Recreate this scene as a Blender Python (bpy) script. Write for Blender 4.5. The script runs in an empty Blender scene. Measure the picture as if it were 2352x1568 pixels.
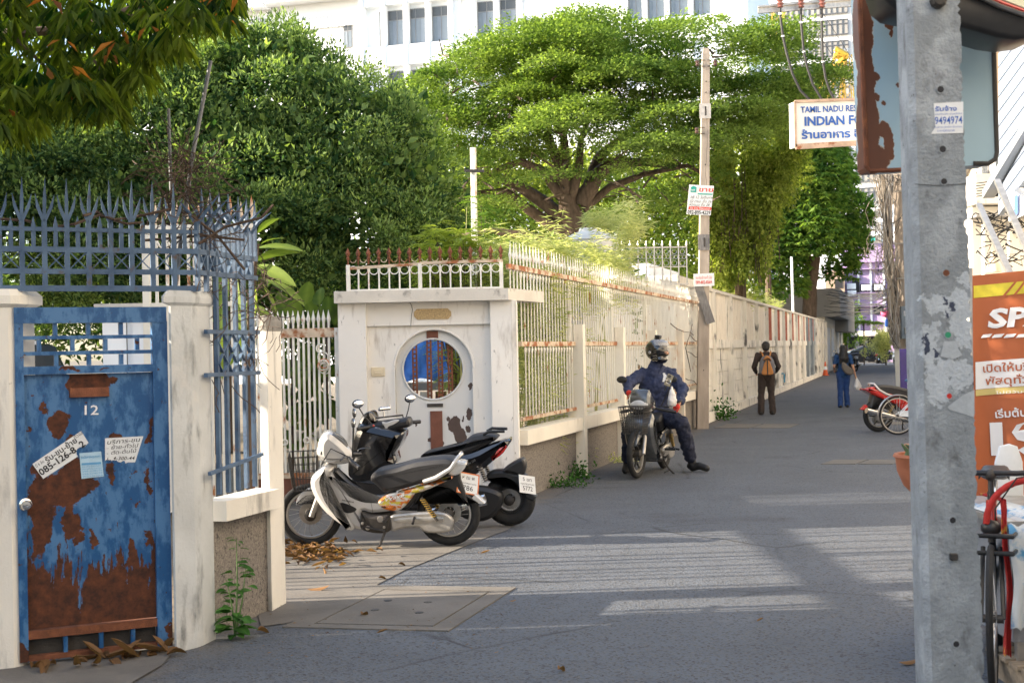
import bpy, bmesh, math, random
import numpy as np
from mathutils import Vector, Matrix, Euler
random.seed(7); RNG = np.random.default_rng(7)
sc = bpy.context.scene
COL = sc.collection
# ---------------------------------------------------------------- camera
F = 3000.0; CX = 1176.0; CY = 784.0; EYE = 1.65
PITCH = math.atan(20/3000); ROLL = -0.02
cam_d = bpy.data.cameras.new('camera'); cam = bpy.data.objects.new('camera', cam_d); COL.objects.link(cam)
RM = Matrix.Rotation(math.pi/2+PITCH, 3, 'X') @ Matrix.Rotation(ROLL, 3, 'Z')
cam.matrix_world = Matrix.Translation((0, 0, EYE)) @ RM.to_4x4()
cam_d.sensor_width = 36; cam_d.lens = 36*F/2352; cam_d.clip_start = .05; cam_d.clip_end = 1500
cam_d.dof.use_dof = True; cam_d.dof.focus_distance = 13.5; cam_d.dof.aperture_fstop = 6.3
sc.camera = cam
# ---------------------------------------------------------------- sky, sun, exposure
SUN_AZ = math.radians(-94); SUN_EL = math.radians(20)
w = bpy.data.worlds.new('World'); sc.world = w; w.use_nodes = True
nt = w.node_tree; nt.nodes.clear()
sky = nt.nodes.new('ShaderNodeTexSky'); sky.sky_type = 'NISHITA'; sky.sun_disc = False
sky.sun_elevation = SUN_EL; sky.sun_rotation = SUN_AZ; sky.air_density = 1.0; sky.dust_density = 1.6; sky.ozone_density = 1.2
bg = nt.nodes.new('ShaderNodeBackground'); bg.inputs[1].default_value = .13
hs = nt.nodes.new('ShaderNodeHueSaturation'); hs.inputs['Saturation'].default_value = .9
wo = nt.nodes.new('ShaderNodeOutputWorld')
nt.links.new(sky.outputs[0], hs.inputs['Color']); nt.links.new(hs.outputs[0], bg.inputs[0]); nt.links.new(bg.outputs[0], wo.inputs[0])
sl = bpy.data.lights.new('sun', 'SUN'); sl.energy = 4.0; sl.angle = math.radians(.42); sl.color = (1, .86, .69)
so = bpy.data.objects.new('sun', sl); COL.objects.link(so); so.location = (20, 30, 40)
sd = Vector((math.sin(SUN_AZ)*math.cos(SUN_EL), math.cos(SUN_AZ)*math.cos(SUN_EL), math.sin(SUN_EL)))
so.rotation_euler = sd.to_track_quat('Z', 'Y').to_euler()
sc.view_settings.view_transform = 'Standard'; sc.view_settings.look = 'None'
sc.view_settings.exposure = 2.05; sc.view_settings.gamma = 1
sc.render.engine = 'CYCLES'; sc.cycles.use_denoising = True
sc.cycles.max_bounces = 6; sc.cycles.diffuse_bounces = 3; sc.cycles.glossy_bounces = 3; sc.cycles.transmission_bounces = 4; sc.cycles.transparent_max_bounces = 8
# ---------------------------------------------------------------- survey helpers (pixel of the photo -> point in the place)
def ray(x, y): return RM @ Vector(((x-CX)/F, -(y-CY)/F, -1.0))
def G(x, y, z=0.0):
    d = ray(x, y); return d*((z-EYE)/d.z)+Vector((0, 0, EYE))
def A(x, y, Y):
    d = ray(x, y); return d*(Y/d.y)+Vector((0, 0, EYE))
TH = math.radians(16.6); SU, CU = math.sin(TH), math.cos(TH)
def S(u, v, z=0.0): return Vector((u*SU+v*CU, u*CU-v*SU, z))
def V(x, y, v):
    d = ray(x, y); k = d.x*CU-d.y*SU; P = d*(v/k)
    return (P.x*SU+P.y*CU, P.z+EYE)
def U(x, y, u):
    d = ray(x, y); k = d.x*SU+d.y*CU; P = d*(u/k)
    return (P.x*CU-P.y*SU, P.z+EYE)
class Plane:
    """vertical plane through o along direction d; at(x,y) -> (a,z)"""
    def __init__(s, o, d):
        s.o = Vector((o[0], o[1], 0)); s.d = Vector((d[0], d[1], 0)).normalized(); s.n = Vector((s.d.y, -s.d.x, 0))
        s.M = Matrix(((s.d.x, -s.n.x, 0, s.o.x), (s.d.y, -s.n.y, 0, s.o.y), (0, 0, 1, 0), (0, 0, 0, 1)))  # local x along, local y away from the viewer
    def at(s, x, y):
        r = ray(x, y); t = (s.o.dot(s.n))/(r.x*s.n.x+r.y*s.n.y); P = r*t+Vector((0, 0, EYE)); return ((P-s.o).dot(s.d), P.z)
    def P(s, a, z, off=0.0):
        q = s.o+s.d*a+s.n*off; return Vector((q.x, q.y, z))
STM = Matrix(((SU, -CU, 0, 0), (CU, SU, 0, 0), (0, 0, 1, 0), (0, 0, 0, 1)))   # local x = along street (u), local y = left (-v)
def MUV(u, v, z=0, rz=0): return Matrix.Translation(S(u, v, z)) @ Matrix.Rotation(math.pi/2-TH+rz, 4, 'Z')
# ---------------------------------------------------------------- mesh builder
class MB:
    def __init__(s, M=None): s.v = []; s.f = []; s.M = M; s.mi = []; s.cur = 0
    def _add(s, vs, fs):
        n = len(s.v)
        if s.M is not None: vs = [s.M @ Vector(p) for p in vs]
        s.v.extend([tuple(p) for p in vs]); s.f.extend([tuple(i+n for i in f) for f in fs]); s.mi.extend([s.cur]*len(fs)); return s
    def box(s, a, b, T=None):
        x0, y0, z0 = a; x1, y1, z1 = b
        vs = [(x0,y0,z0),(x1,y0,z0),(x1,y1,z0),(x0,y1,z0),(x0,y0,z1),(x1,y0,z1),(x1,y1,z1),(x0,y1,z1)]
        if T is not None: vs = [T @ Vector(p) for p in vs]
        return s._add(vs, [(0,3,2,1),(4,5,6,7),(0,1,5,4),(1,2,6,5),(2,3,7,6),(3,0,4,7)])
    def bbox(s, a, b, bv=.01, T=None):
        """box with chamfered vertical and top edges"""
        x0, y0, z0 = a; x1, y1, z1 = b
        def ring(i, z): return [(x0+i,y0+bv,z),(x0+bv,y0+i,z),(x1-bv,y0+i,z),(x1-i,y0+bv,z),(x1-i,y1-bv,z),(x1-bv,y1-i,z),(x0+bv,y1-i,z),(x0+i,y1-bv,z)]
        L = [ring(bv*.9, z0), ring(0, z0+bv), ring(0, z1-bv), ring(bv*.9, z1)]
        return s.loft(L, True, T)
    def loft(s, rings, caps=True, T=None, close=True):
        n = len(rings[0]); vs = [p for r in rings for p in r]
        if T is not None: vs = [T @ Vector(p) for p in vs]
        fs = []
        for k in range(len(rings)-1):
            for i in range(n if close else n-1):
                j = (i+1) % n; fs.append((k*n+i, k*n+j, (k+1)*n+j, (k+1)*n+i))
        if caps: fs.append(tuple(range(n-1, -1, -1))); fs.append(tuple(range((len(rings)-1)*n, len(rings)*n)))
        return s._add(vs, fs)
    def tube(s, pts, r, n=8, caps=True, rr=None, flat=1.0):
        pts = [Vector(p) for p in pts]; rad = rr or ([r]*len(pts) if not isinstance(r, (list, tuple)) else r)
        rings = []; up = None
        for i, p in enumerate(pts):
            t = (pts[min(i+1, len(pts)-1)]-pts[max(i-1, 0)])
            if t.length < 1e-9: t = Vector((0, 0, 1))
            t.normalize()
            if up is None: up = t.orthogonal().normalized()
            up = (up-t*up.dot(t)); up = up.normalized() if up.length > 1e-6 else t.orthogonal().normalized()
            b = t.cross(up)
            rings.append([p+(up*math.cos(2*math.pi*k/n)+b*math.sin(2*math.pi*k/n)*flat)*rad[i] for k in range(n)])
        return s.loft(rings, caps)
    def bar(s, p0, p1, w, d=None, up=(0, 0, 1)):
        p0, p1 = Vector(p0), Vector(p1); t = (p1-p0); L = t.length; t.normalize(); u = Vector(up)
        if abs(t.dot(u)) > .99: u = Vector((0, 1, 0)) if s.M is not None else Vector((CU, -SU, 0))
        a = t.cross(u).normalized(); b = a.cross(t); d = d or w
        q = [a*w/2+b*d/2, -a*w/2+b*d/2, -a*w/2-b*d/2, a*w/2-b*d/2]
        return s._add([p0+c for c in q]+[p1+c for c in q], [(3,2,1,0),(4,5,6,7),(0,1,5,4),(1,2,6,5),(2,3,7,6),(3,0,4,7)])
    def lathe(s, prof, n=16, T=None, caps=True):
        return s.loft([[(r*math.cos(2*math.pi*k/n), r*math.sin(2*math.pi*k/n), z) for k in range(n)] for r, z in prof], caps, T)
    def ell(s, c, r, n=12, T=None):
        c = Vector(c); R3 = r if isinstance(r, (tuple, list)) else (r, r, r); m = max(4, n//2)
        rings = []
        for k in range(m+1):
            a = math.pi*(k+.001)/(m+.002)-math.pi/2
            rings.append([(c.x+R3[0]*math.cos(a)*math.cos(2*math.pi*i/n), c.y+R3[1]*math.cos(a)*math.sin(2*math.pi*i/n), c.z+R3[2]*math.sin(a)) for i in range(n)])
        return s.loft(rings, True, T)
    def prism(s, poly, y0, y1, T=None, inset=0.0):
        """poly in (x,z), extruded along y"""
        P = [Vector((p[0], p[1])) for p in poly]; n = len(P)
        if inset <= 0: L = [[(p.x, y, p.y) for p in P] for y in (y0, y1)]
        else:
            ar = sum(P[i].x*P[(i+1) % n].y-P[(i+1) % n].x*P[i].y for i in range(n)); sg = 1 if ar > 0 else -1
            Q = []
            for i in range(n):
                t = (P[(i+1) % n]-P[i-1]); t = t.normalized() if t.length > 1e-9 else Vector((1, 0)); Q.append(P[i]+Vector((-t.y, t.x))*inset*sg)
            b = min(inset, abs(y1-y0)*.45)
            L = [[(p.x, y0, p.y) for p in Q], [(p.x, y0+b*.5, p.y) for p in [(P[i]+Q[i]*.25)/1.25 for i in range(n)]], [(p.x, y0+b, p.y) for p in P], [(p.x, y1-b, p.y) for p in P], [(p.x, y1-b*.5, p.y) for p in [(P[i]+Q[i]*.25)/1.25 for i in range(n)]], [(p.x, y1, p.y) for p in Q]]
        return s.loft(L, True, T)
    def torus(s, c, R, r, axis='y', n=24, m=8, T=None, a0=0, a1=2*math.pi, ell=1.0):
        c = Vector(c); rings = []; full = abs(a1-a0-2*math.pi) < 1e-6; N = n if full else n+1
        for k in range(N):
            a = a0+(a1-a0)*k/n; ca, sa = math.cos(a), math.sin(a); ring = []
            for i in range(m):
                b = 2*math.pi*i/m; q = R+r*math.cos(b); h = r*math.sin(b)*ell
                p = (q*ca, h, q*sa) if axis == 'y' else ((q*ca, q*sa, h) if axis == 'z' else (h, q*ca, q*sa))
                ring.append(c+Vector(p))
            rings.append(ring)
        if full: rings.append(rings[0])
        return s.loft(rings, not full, T)
    def quad(s, a, b, c, d): return s._add([a, b, c, d], [(0, 1, 2, 3)])
    def mesh(s, name='mesh', smooth=None):
        me = bpy.data.meshes.new(name); me.from_pydata(s.v, [], s.f)
        if len(set(s.mi)) > 1: me.polygons.foreach_set('material_index', s.mi)
        bm = bmesh.new(); bm.from_mesh(me); bmesh.ops.recalc_face_normals(bm, faces=bm.faces); bm.to_mesh(me); bm.free()
        if smooth is not None:
            me.polygons.foreach_set('use_smooth', [True]*len(me.polygons)); me.set_sharp_from_angle(angle=math.radians(smooth))
        me.update(); return me
    def build(s, name, m, parent=None, smooth=None, local=False, **kw):
        return put(name, s.mesh(name, smooth), m, parent, local, **kw)
def wm(o):
    if o.parent is None: return o.matrix_basis.copy()
    return wm(o.parent) @ o.matrix_parent_inverse @ o.matrix_basis
def adopt(o, parent, local=False):
    if parent is not None:
        o.parent = parent
        if not local: o.matrix_parent_inverse = wm(parent).inverted()
def put(name, me, m, parent=None, local=False, M=None, **kw):
    if m is not None and len(me.materials) == 0:
        for q in (m if isinstance(m, (list, tuple)) else [m]): me.materials.append(q)
    o = bpy.data.objects.new(name, me); COL.objects.link(o); adopt(o, parent, local)
    if M is not None: o.matrix_basis = M
    tag(o, **kw); return o
def tag(o, label=None, cat=None, group=None, kind=None):
    if label: o['label'] = label
    if cat: o['category'] = cat
    if group: o['group'] = group
    if kind: o['kind'] = kind
    return o
def thing(name, label, cat, loc=(0, 0, 0), rz=0, group=None):
    o = bpy.data.objects.new(name, None); COL.objects.link(o); o.location = loc; o.rotation_euler = (0, 0, rz); o.empty_display_size = .1
    return tag(o, label, cat, group)
def kids(o): return [c for c in bpy.data.objects if c.parent == o]
def copy_tree(o, label=None):
    KC = {}
    for c in bpy.data.objects:
        if c.parent: KC.setdefault(c.parent.name, []).append(c)
    def rec(a, par):
        c = a.copy(); COL.objects.link(c); c.parent = par
        for ch in KC.get(a.name, []): rec(ch, c)
        return c
    r = rec(o, None)
    if label: r['label'] = label
    return r
# ---------------------------------------------------------------- materials
MT = {}
def _n(nt, t, **k):
    n = nt.nodes.new(t)
    for a, b in k.items():
        if a in ('x', 'y'): continue
        setattr(n, a, b)
    return n
def _noise(nt, scale, detail=4, rough=.55, vec=None, stretch=None):
    g = _n(nt, 'ShaderNodeNewGeometry'); n = _n(nt, 'ShaderNodeTexNoise'); n.inputs['Scale'].default_value = scale; n.inputs['Detail'].default_value = detail; n.inputs['Roughness'].default_value = rough
    src = g.outputs['Position'] if vec is None else vec
    if stretch:
        mp = _n(nt, 'ShaderNodeMapping'); mp.inputs['Scale'].default_value = stretch; nt.links.new(src, mp.inputs[0]); src = mp.outputs[0]
    nt.links.new(src, n.inputs['Vector']); return n
def _ramp(nt, src, a, b, ca=(0, 0, 0, 1), cb=(1, 1, 1, 1)):
    r = _n(nt, 'ShaderNodeValToRGB'); r.color_ramp.elements[0].position = a; r.color_ramp.elements[1].position = b
    r.color_ramp.elements[0].color = ca; r.color_ramp.elements[1].color = cb; nt.links.new(src, r.inputs[0]); return r
def _mix(nt, fac, a, b, mode='MIX'):
    m = _n(nt, 'ShaderNodeMix', data_type='RGBA', blend_type=mode)
    for s, v in ((m.inputs[0], fac), (m.inputs[6], a), (m.inputs[7], b)):
        if isinstance(v, (int, float)): s.default_value = v
        elif isinstance(v, (tuple, list)): s.default_value = tuple(v)+(1,) if len(v) == 3 else v
        else: nt.links.new(v, s)
    return m.outputs[2]
def c3(c, k=1.0): return tuple(min(1, x*k) for x in c[:3])+(1,)
def mat(name, col, rough=.6, metal=0.0, var=.18, vs=3.0, col2=None, bump=.15, bs=60, coat=0, alpha=None, trans=0, ior=1.45, emit=None, stretch=None, layers=(), speck=None):
    """layers: list of (colour, noise scale, threshold 0..1, softness, stretch or None, roughness) laid over the base"""
    if name in MT: return MT[name]
    m = bpy.data.materials.new(name); m.use_nodes = True; nt = m.node_tree; b = nt.nodes['Principled BSDF']
    n = _noise(nt, vs, 6, .6, stretch=stretch); c = _mix(nt, _ramp(nt, n.outputs[0], .3, .7).outputs[0], c3(col, 1-var), c3(col2) if col2 else c3(col, 1+var))
    rsrc = None
    for L in layers:
        lc, ls, th, so_, st, lr = L
        nn = _noise(nt, ls, 7, .62, stretch=st); f = _ramp(nt, nn.outputs[0], th, min(1, th+so_)).outputs[0]
        c = _mix(nt, f, c, c3(lc))
        if lr is not None:
            mr = _n(nt, 'ShaderNodeMix'); nt.links.new(f, mr.inputs[0]); mr.inputs[3].default_value = lr
            if rsrc is None: mr.inputs[2].default_value = rough
            else: nt.links.new(rsrc, mr.inputs[2])
            rsrc = mr.outputs[0]
    if speck:
        sc_, sz, scol = speck; vv = _n(nt, 'ShaderNodeTexVoronoi'); vv.inputs['Scale'].default_value = sc_; g = _n(nt, 'ShaderNodeNewGeometry'); nt.links.new(g.outputs['Position'], vv.inputs['Vector'])
        c = _mix(nt, _ramp(nt, vv.outputs['Distance'], sz, sz+.12, (1, 1, 1, 1), (0, 0, 0, 1)).outputs[0], c, c3(scol))
    nt.links.new(c, b.inputs['Base Color']); b.inputs['Roughness'].default_value = rough; b.inputs['Metallic'].default_value = metal
    if rsrc is not None: nt.links.new(rsrc, b.inputs['Roughness'])
    b.inputs['Coat Weight'].default_value = coat; b.inputs['Coat Roughness'].default_value = .06
    if trans: b.inputs['Transmission Weight'].default_value = trans; b.inputs['IOR'].default_value = ior
    if alpha is not None: b.inputs['Alpha'].default_value = alpha
    if emit: b.inputs['Emission Color'].default_value = c3(emit); b.inputs['Emission Strength'].default_value = emit[3]
    if bump:
        bn = _noise(nt, bs, 5, .6); bp = _n(nt, 'ShaderNodeBump'); bp.inputs['Strength'].default_value = bump; bp.inputs['Distance'].default_value = .01
        nt.links.new(bn.outputs[0], bp.inputs['Height']); nt.links.new(bp.outputs[0], b.inputs['Normal'])
    MT[name] = m; return m
def leafmat(name, c0, c1, trans=.45, rough=.62, tc=None):
    if name in MT: return MT[name]
    m = bpy.data.materials.new(name); m.use_nodes = True; nt = m.node_tree; b = nt.nodes['Principled BSDF']; out = nt.nodes['Material Output']
    at = _n(nt, 'ShaderNodeAttribute', attribute_name='tone'); col = _mix(nt, at.outputs['Fac'], c3(c0), c3(c1)); nt.links.new(col, b.inputs['Base Color'])
    b.inputs['Roughness'].default_value = rough; b.inputs['Specular IOR Level'].default_value = .16
    t = _n(nt, 'ShaderNodeBsdfTranslucent'); tcol = _mix(nt, 1.0, col, tc or (1.25, 1.3, .5, 1), 'MULTIPLY'); nt.links.new(tcol, t.inputs[0])
    ms = _n(nt, 'ShaderNodeMixShader'); ms.inputs[0].default_value = trans; nt.links.new(b.outputs[0], ms.inputs[1]); nt.links.new(t.outputs[0], ms.inputs[2]); nt.links.new(ms.outputs[0], out.inputs[0])
    MT[name] = m; return m
M_white = mat('white_plaster', (.74, .71, .64), .85, var=.10, vs=1.2, bump=.25, bs=90, layers=(((.26, .25, .23), 2.6, .56, .22, (3, 3, .6), .9), ((.10, .10, .09), 7, .69, .05, (2, 2, 1), .9), ((.45, .36, .26), 6, .68, .12, None, .9)))
M_wallface = mat('cream_wall_plaster', (.80, .75, .64), .85, var=.08, vs=1.5, bump=.2, bs=60, layers=(((.36, .32, .26), 3, .62, .2, (3, 3, .5), .9), ((.12, .11, .10), 4.5, .70, .06, (1.6, 1.6, .8), .95)))
M_grey = mat('weathered_pillar_paint', (.52, .54, .54), .85, var=.14, vs=2.5, bump=.35, bs=50, layers=(((.17, .18, .18), 5, .55, .2, (2, 2, .6), .9), ((.62, .60, .56), 3, .58, .2, None, .85)))
M_slab = mat('stained_concrete_slab', (.66, .62, .54), .85, var=.1, vs=2, bump=.25, bs=50, layers=(((.16, .15, .13), 4.5, .58, .18, (1.5, 1.5, 1), .9),))
M_pebble = mat('pebble_dash', (.22, .20, .175), .95, var=.35, vs=60, bump=1.0, bs=120, col2=(.33, .29, .25), layers=(((.08, .075, .07), 45, .56, .06, None, .95),))
M_barwhite = mat('rusty_white_iron', (.80, .77, .68), .55, var=.1, vs=3, bump=.2, bs=80, layers=((( .42, .17, .06), 7, .60, .08, (1, 1, .55), .85),))
M_bargold = mat('rusty_rail_iron', (.62, .50, .36), .6, var=.2, vs=4, bump=.3, bs=80, layers=(((.34, .13, .05), 6, .47, .1, None, .9),))
M_rust = mat('deep_rust', (.17, .06, .028), .9, var=.4, vs=14, bump=.5, bs=140, layers=(((.30, .11, .04), 8, .58, .15, None, .9),))
M_blueiron = mat('faded_blue_iron', (.045, .10, .20), .6, var=.3, vs=6, bump=.3, bs=90, col2=(.10, .17, .27), layers=(((.10, .075, .065), 11, .60, .08, None, .9),))
M_iron = mat('dark_iron', (.05, .045, .04), .6, var=.3, vs=9, bump=.3, bs=100, metal=.3)
M_brownconc = mat('old_utility_pole', (.38, .32, .26), .9, var=.2, vs=3, bump=.4, bs=60, stretch=(3, 3, .6))
M_wood = mat('grey_weathered_wood', (.20, .19, .18), .85, var=.3, vs=8, bump=.5, bs=40, stretch=(6, 6, 1))
M_black = mat('black_plastic', (.018, .018, .019), .38, var=.2, vs=20, bump=.05, bs=200)
M_blackgloss = mat('black_gloss_paint', (.008, .008, .009), .12, var=.2, vs=5, bump=0, coat=1)
M_tyre = mat('tyre_rubber', (.017, .017, .017), .85, var=.3, vs=20, bump=.4, bs=150)
M_silver = mat('silver_paint', (.58, .57, .55), .26, metal=.15, var=.04, vs=2, bump=.02, bs=500, coat=.7)
M_chrome = mat('chrome', (.75, .74, .72), .14, metal=1, var=.06, vs=8, bump=0)
M_alu = mat('dull_aluminium', (.46, .44, .41), .42, metal=.8, var=.2, vs=12, bump=.1, bs=100)
M_seat = mat('seat_vinyl', (.022, .022, .024), .5, var=.25, vs=6, bump=.3, bs=220)
M_glass = mat('clear_lens', (.9, .92, .92), .05, trans=.9, var=0, bump=0)
M_darkglass = mat('dark_window_glass', (.035, .045, .055), .06, var=.3, vs=.3, bump=0)
M_mirror = mat('mirror_glass', (.85, .86, .86), .03, metal=1, var=0, bump=0)
M_red = mat('red_paint', (.52, .02, .012), .22, var=.05, bump=0, coat=1)
M_orange = mat('orange_decal', (.62, .16, .03), .35, var=.3, vs=14, bump=0)
M_yellow = mat('yellow_decal', (.72, .60, .05), .35, var=.15, vs=14, bump=0)
M_paper = mat('paper', (.74, .75, .74), .8, var=.06, vs=10, bump=.1)
M_inkblack = mat('black_ink', (.02, .02, .022), .7, var=.2, bump=0)
M_inkred = mat('red_ink', (.60, .06, .035), .6, var=.1, bump=0)
M_inkblue = mat('blue_ink', (.02, .10, .42), .6, var=.1, bump=0)
M_inkwhite = mat('white_ink', (.80, .80, .80), .6, var=.05, bump=0)
M_whitebld = mat('white_building_paint', (.82, .86, .90), .75, var=.03, vs=.3, bump=0)
M_cable = mat('cable_rubber', (.02, .02, .02), .6, var=.3, bump=0)
M_bark = mat('bark', (.075, .05, .032), .9, var=.35, vs=6, bump=.9, bs=18, col2=(.14, .10, .07), stretch=(2, 2, .5))
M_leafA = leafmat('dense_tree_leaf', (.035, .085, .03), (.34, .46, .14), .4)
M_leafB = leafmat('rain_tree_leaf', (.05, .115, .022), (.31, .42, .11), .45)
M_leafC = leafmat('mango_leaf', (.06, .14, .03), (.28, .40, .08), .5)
M_leafD = leafmat('creeper_leaf', (.11, .17, .03), (.38, .44, .10), .5)
M_leafbamboo = leafmat('bamboo_leaf', (.34, .42, .15), (.80, .80, .45), .5, tc=(1.15, 1.15, .6, 1))
M_leafnear = leafmat('near_mango_leaf', (.012, .040, .006), (.20, .26, .03), .55)
M_leafdry = leafmat('dry_leaf', (.07, .035, .015), (.30, .17, .08), .2)
M_leafbroad = leafmat('broad_leaf', (.035, .085, .018), (.20, .27, .06), .4)
M_leafweed = leafmat('weed_leaf', (.02, .08, .015), (.08, .20, .04), .3)
# ================================================================ GROUND
def sheet(name, pts, z, m, kind='structure', **kw):
    b = MB(); b._add([(p[0], p[1], z) for p in pts], [tuple(range(len(pts)))]); return b.build(name, m, kind=kind, **kw)
M_soil = mat('bare_soil', (.16, .13, .09), .95, var=.3, vs=1.5, bump=.6, bs=12)
def asphalt_mat():
    m = mat('asphalt', (.088, .102, .122), .8, var=.2, vs=.9, bump=.0, layers=(((.058, .066, .080), .45, .56, .10, None, .85), ((.095, .102, .112), 1.6, .62, .14, None, .85)))
    nt = m.node_tree; b = nt.nodes['Principled BSDF']; src = b.inputs['Base Color'].links[0].from_socket
    g = _n(nt, 'ShaderNodeNewGeometry'); v = _n(nt, 'ShaderNodeTexVoronoi'); v.inputs['Scale'].default_value = 75; nt.links.new(g.outputs['Position'], v.inputs['Vector'])
    hsv = _n(nt, 'ShaderNodeSeparateColor'); nt.links.new(v.outputs['Color'], hsv.inputs[0])
    c = _mix(nt, _ramp(nt, hsv.outputs[0], .55, 1).outputs[0], src, (.10, .098, .095)); c = _mix(nt, _ramp(nt, hsv.outputs[1], .7, 1).outputs[0], c, (.03, .03, .03)); ve = _n(nt, 'ShaderNodeTexVoronoi', feature='DISTANCE_TO_EDGE'); ve.inputs['Scale'].default_value = .42; wn = _noise(nt, 3, 5, .6); av = _mix(nt, .10, g.outputs['Position'], wn.outputs['Color'], 'ADD'); nt.links.new(av, ve.inputs['Vector']); cm = _ramp(nt, _noise(nt, .5, 3).outputs[0], .5, .6).outputs[0]
    ck = _mix(nt, 1, _ramp(nt, ve.outputs['Distance'], .0, .009, (1, 1, 1, 1), (0, 0, 0, 1)).outputs[0], cm, 'MULTIPLY'); c = _mix(nt, ck, c, (.018, .018, .018))
    sx = _n(nt, 'ShaderNodeVectorMath', operation='DOT_PRODUCT'); nt.links.new(g.outputs['Position'], sx.inputs[0]); sx.inputs[1].default_value = (CU, -SU, 0); dn = _noise(nt, 4, 5, .65); dd = _n(nt, 'ShaderNodeMath', operation='MULTIPLY_ADD'); nt.links.new(dn.outputs[0], dd.inputs[0]); dd.inputs[1].default_value = -1.1; nt.links.new(sx.outputs['Value'], dd.inputs[2])
    mrg = _n(nt, 'ShaderNodeMapRange'); nt.links.new(dd.outputs[0], mrg.inputs[0]); mrg.inputs[1].default_value = -4.6; mrg.inputs[2].default_value = -4.2; mrg.inputs[3].default_value = .75; mrg.inputs[4].default_value = 0; c = _mix(nt, mrg.outputs[0], c, (.14, .12, .095))
    nt.links.new(c, b.inputs['Base Color'])
    bp = _n(nt, 'ShaderNodeBump'); bp.inputs['Strength'].default_value = .7; bp.inputs['Distance'].default_value = .006; nt.links.new(v.outputs['Distance'], bp.inputs['Height'])
    n2 = _noise(nt, 2.2, 5, .6); b2 = _n(nt, 'ShaderNodeBump'); b2.inputs['Strength'].default_value = .3; b2.inputs['Distance'].default_value = .05; nt.links.new(n2.outputs[0], b2.inputs['Height']); nt.links.new(bp.outputs[0], b2.inputs['Normal'])
    nt.links.new(b2.outputs[0], b.inputs['Normal']); return m
M_asph = asphalt_mat()
M_apron = mat('apron_concrete', (.135, .125, .11), .9, var=.22, vs=2.2, bump=.4, bs=50, layers=(((.13, .11, .09), 3.2, .56, .2, None, .9), ((.10, .10, .09), 24, .66, .05, (1, 3, 1), .9)))
sheet('ground', [(-500, -60), (500, -60), (500, 900), (-500, 900)], -.02, M_soil)
sheet('road', [S(-8, -4.06), S(104, -4.06), S(104, 2.3), S(-8, 2.3)], .0, M_asph)
sheet('cross_road', [S(104.01, -60), S(104.01, 60), S(114, 60), S(114, -60)], .0, M_asph)
sheet('right_pavement', [S(-8, 2.3), S(104, 2.3), S(104, 3.2), S(-8, 3.2)], .004, M_apron)
# concrete entrance aprons, edged by a ragged asphalt line
ap = [G(600, 1440), G(660, 1432), G(740, 1408), G(850, 1352), G(930, 1310), G(985, 1288), G(1050, 1262), G(1110, 1238), G(1165, 1218), G(1190, 1200), G(1195, 1150), G(640, 1150), G(560, 1180), G(560, 1300)]
sheet('entrance_apron', ap, .006, M_apron)
sheet('gate_threshold', [G(-120, 1700), G(230, 1620), G(310, 1566), G(372, 1530), G(400, 1497), G(396, 1470), G(30, 1490), G(-120, 1530)], .010, M_apron)
# ---- inspection cover in the road
mh = thing('manhole_cover', 'large concrete drain cover with lifting holes in front of the silver scooter', 'manhole cover', G(915, 1395))
q = [G(850, 1345), G(1185, 1350), G(1030, 1450), G(648, 1441)]
def lerp2(q, a, b): return q[0].lerp(q[1], a).lerp(q[3].lerp(q[2], a), b)
def slabq(b, q, a0, a1, b0, b1, z0, z1):
    P = [lerp2(q, a, c) for a, c in ((a0, b0), (a1, b0), (a1, b1), (a0, b1))]
    b.loft([[(p.x, p.y, z0) for p in P], [(p.x, p.y, z1) for p in P]])
b = MB(); slabq(b, q, 0, 1, 0, .11, -.01, .008); slabq(b, q, 0, 1, .93, 1, -.01, .008); slabq(b, q, 0, .15, .11, .93, -.01, .008); slabq(b, q, .88, 1, .11, .93, -.01, .008)
b.build('surround', M_apron, mh)
b = MB(); slabq(b, q, .165, .87, .135, .92, -.01, .010); b.build('cover_slab', M_apron, mh)
b = MB(); slabq(b, q, .15, .88, .11, .135, -.01, .0025); slabq(b, q, .87, .88, .135, .93, -.01, .0025); slabq(b, q, .15, .165, .135, .93, -.01, .0025); b.build('joint_gap', M_iron, mh)
for a_, c_ in ((.33, .40), (.36, .62), (.60, .42), (.66, .66)):
    p = lerp2(q, a_, c_); MB(Matrix.Translation(p)).lathe([(.028, .010), (.028, .0125), (.018, .0125)], 10).build('lifting_hole', M_iron, mh)
def iron_cover(x0, x1, y0, y1, lab):
    q = [G(x0+30, y0), G(x1, y0), G(x1-25, y1), G(x0, y1)]; t = thing('drain_cover', lab, 'drain cover', lerp2(q, .5, .5), group='drain covers in the lane')
    b = MB(); slabq(b, q, 0, .48, 0, 1, -.01, .007); b.build('cover_slab', M_apron, t); b = MB(); slabq(b, q, .52, 1, 0, 1, -.01, .007); b.build('cover_slab', M_apron, t)
    b = MB(); slabq(b, q, -.01, 1.01, -.09, -.01, -.01, .003); b.build('joint_gap', M_iron, t)
iron_cover(1640, 1835, 974, 983, 'thin concrete drain cover by the wall, left of the man with the orange backpack')
iron_cover(1885, 2075, 1056, 1066, 'concrete drain cover in the lane between the parked bicycle and the plant bowl')
iron_cover(2000, 2095, 969, 975, 'concrete drain cover just behind the rear wheel of the red scooter')
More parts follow.
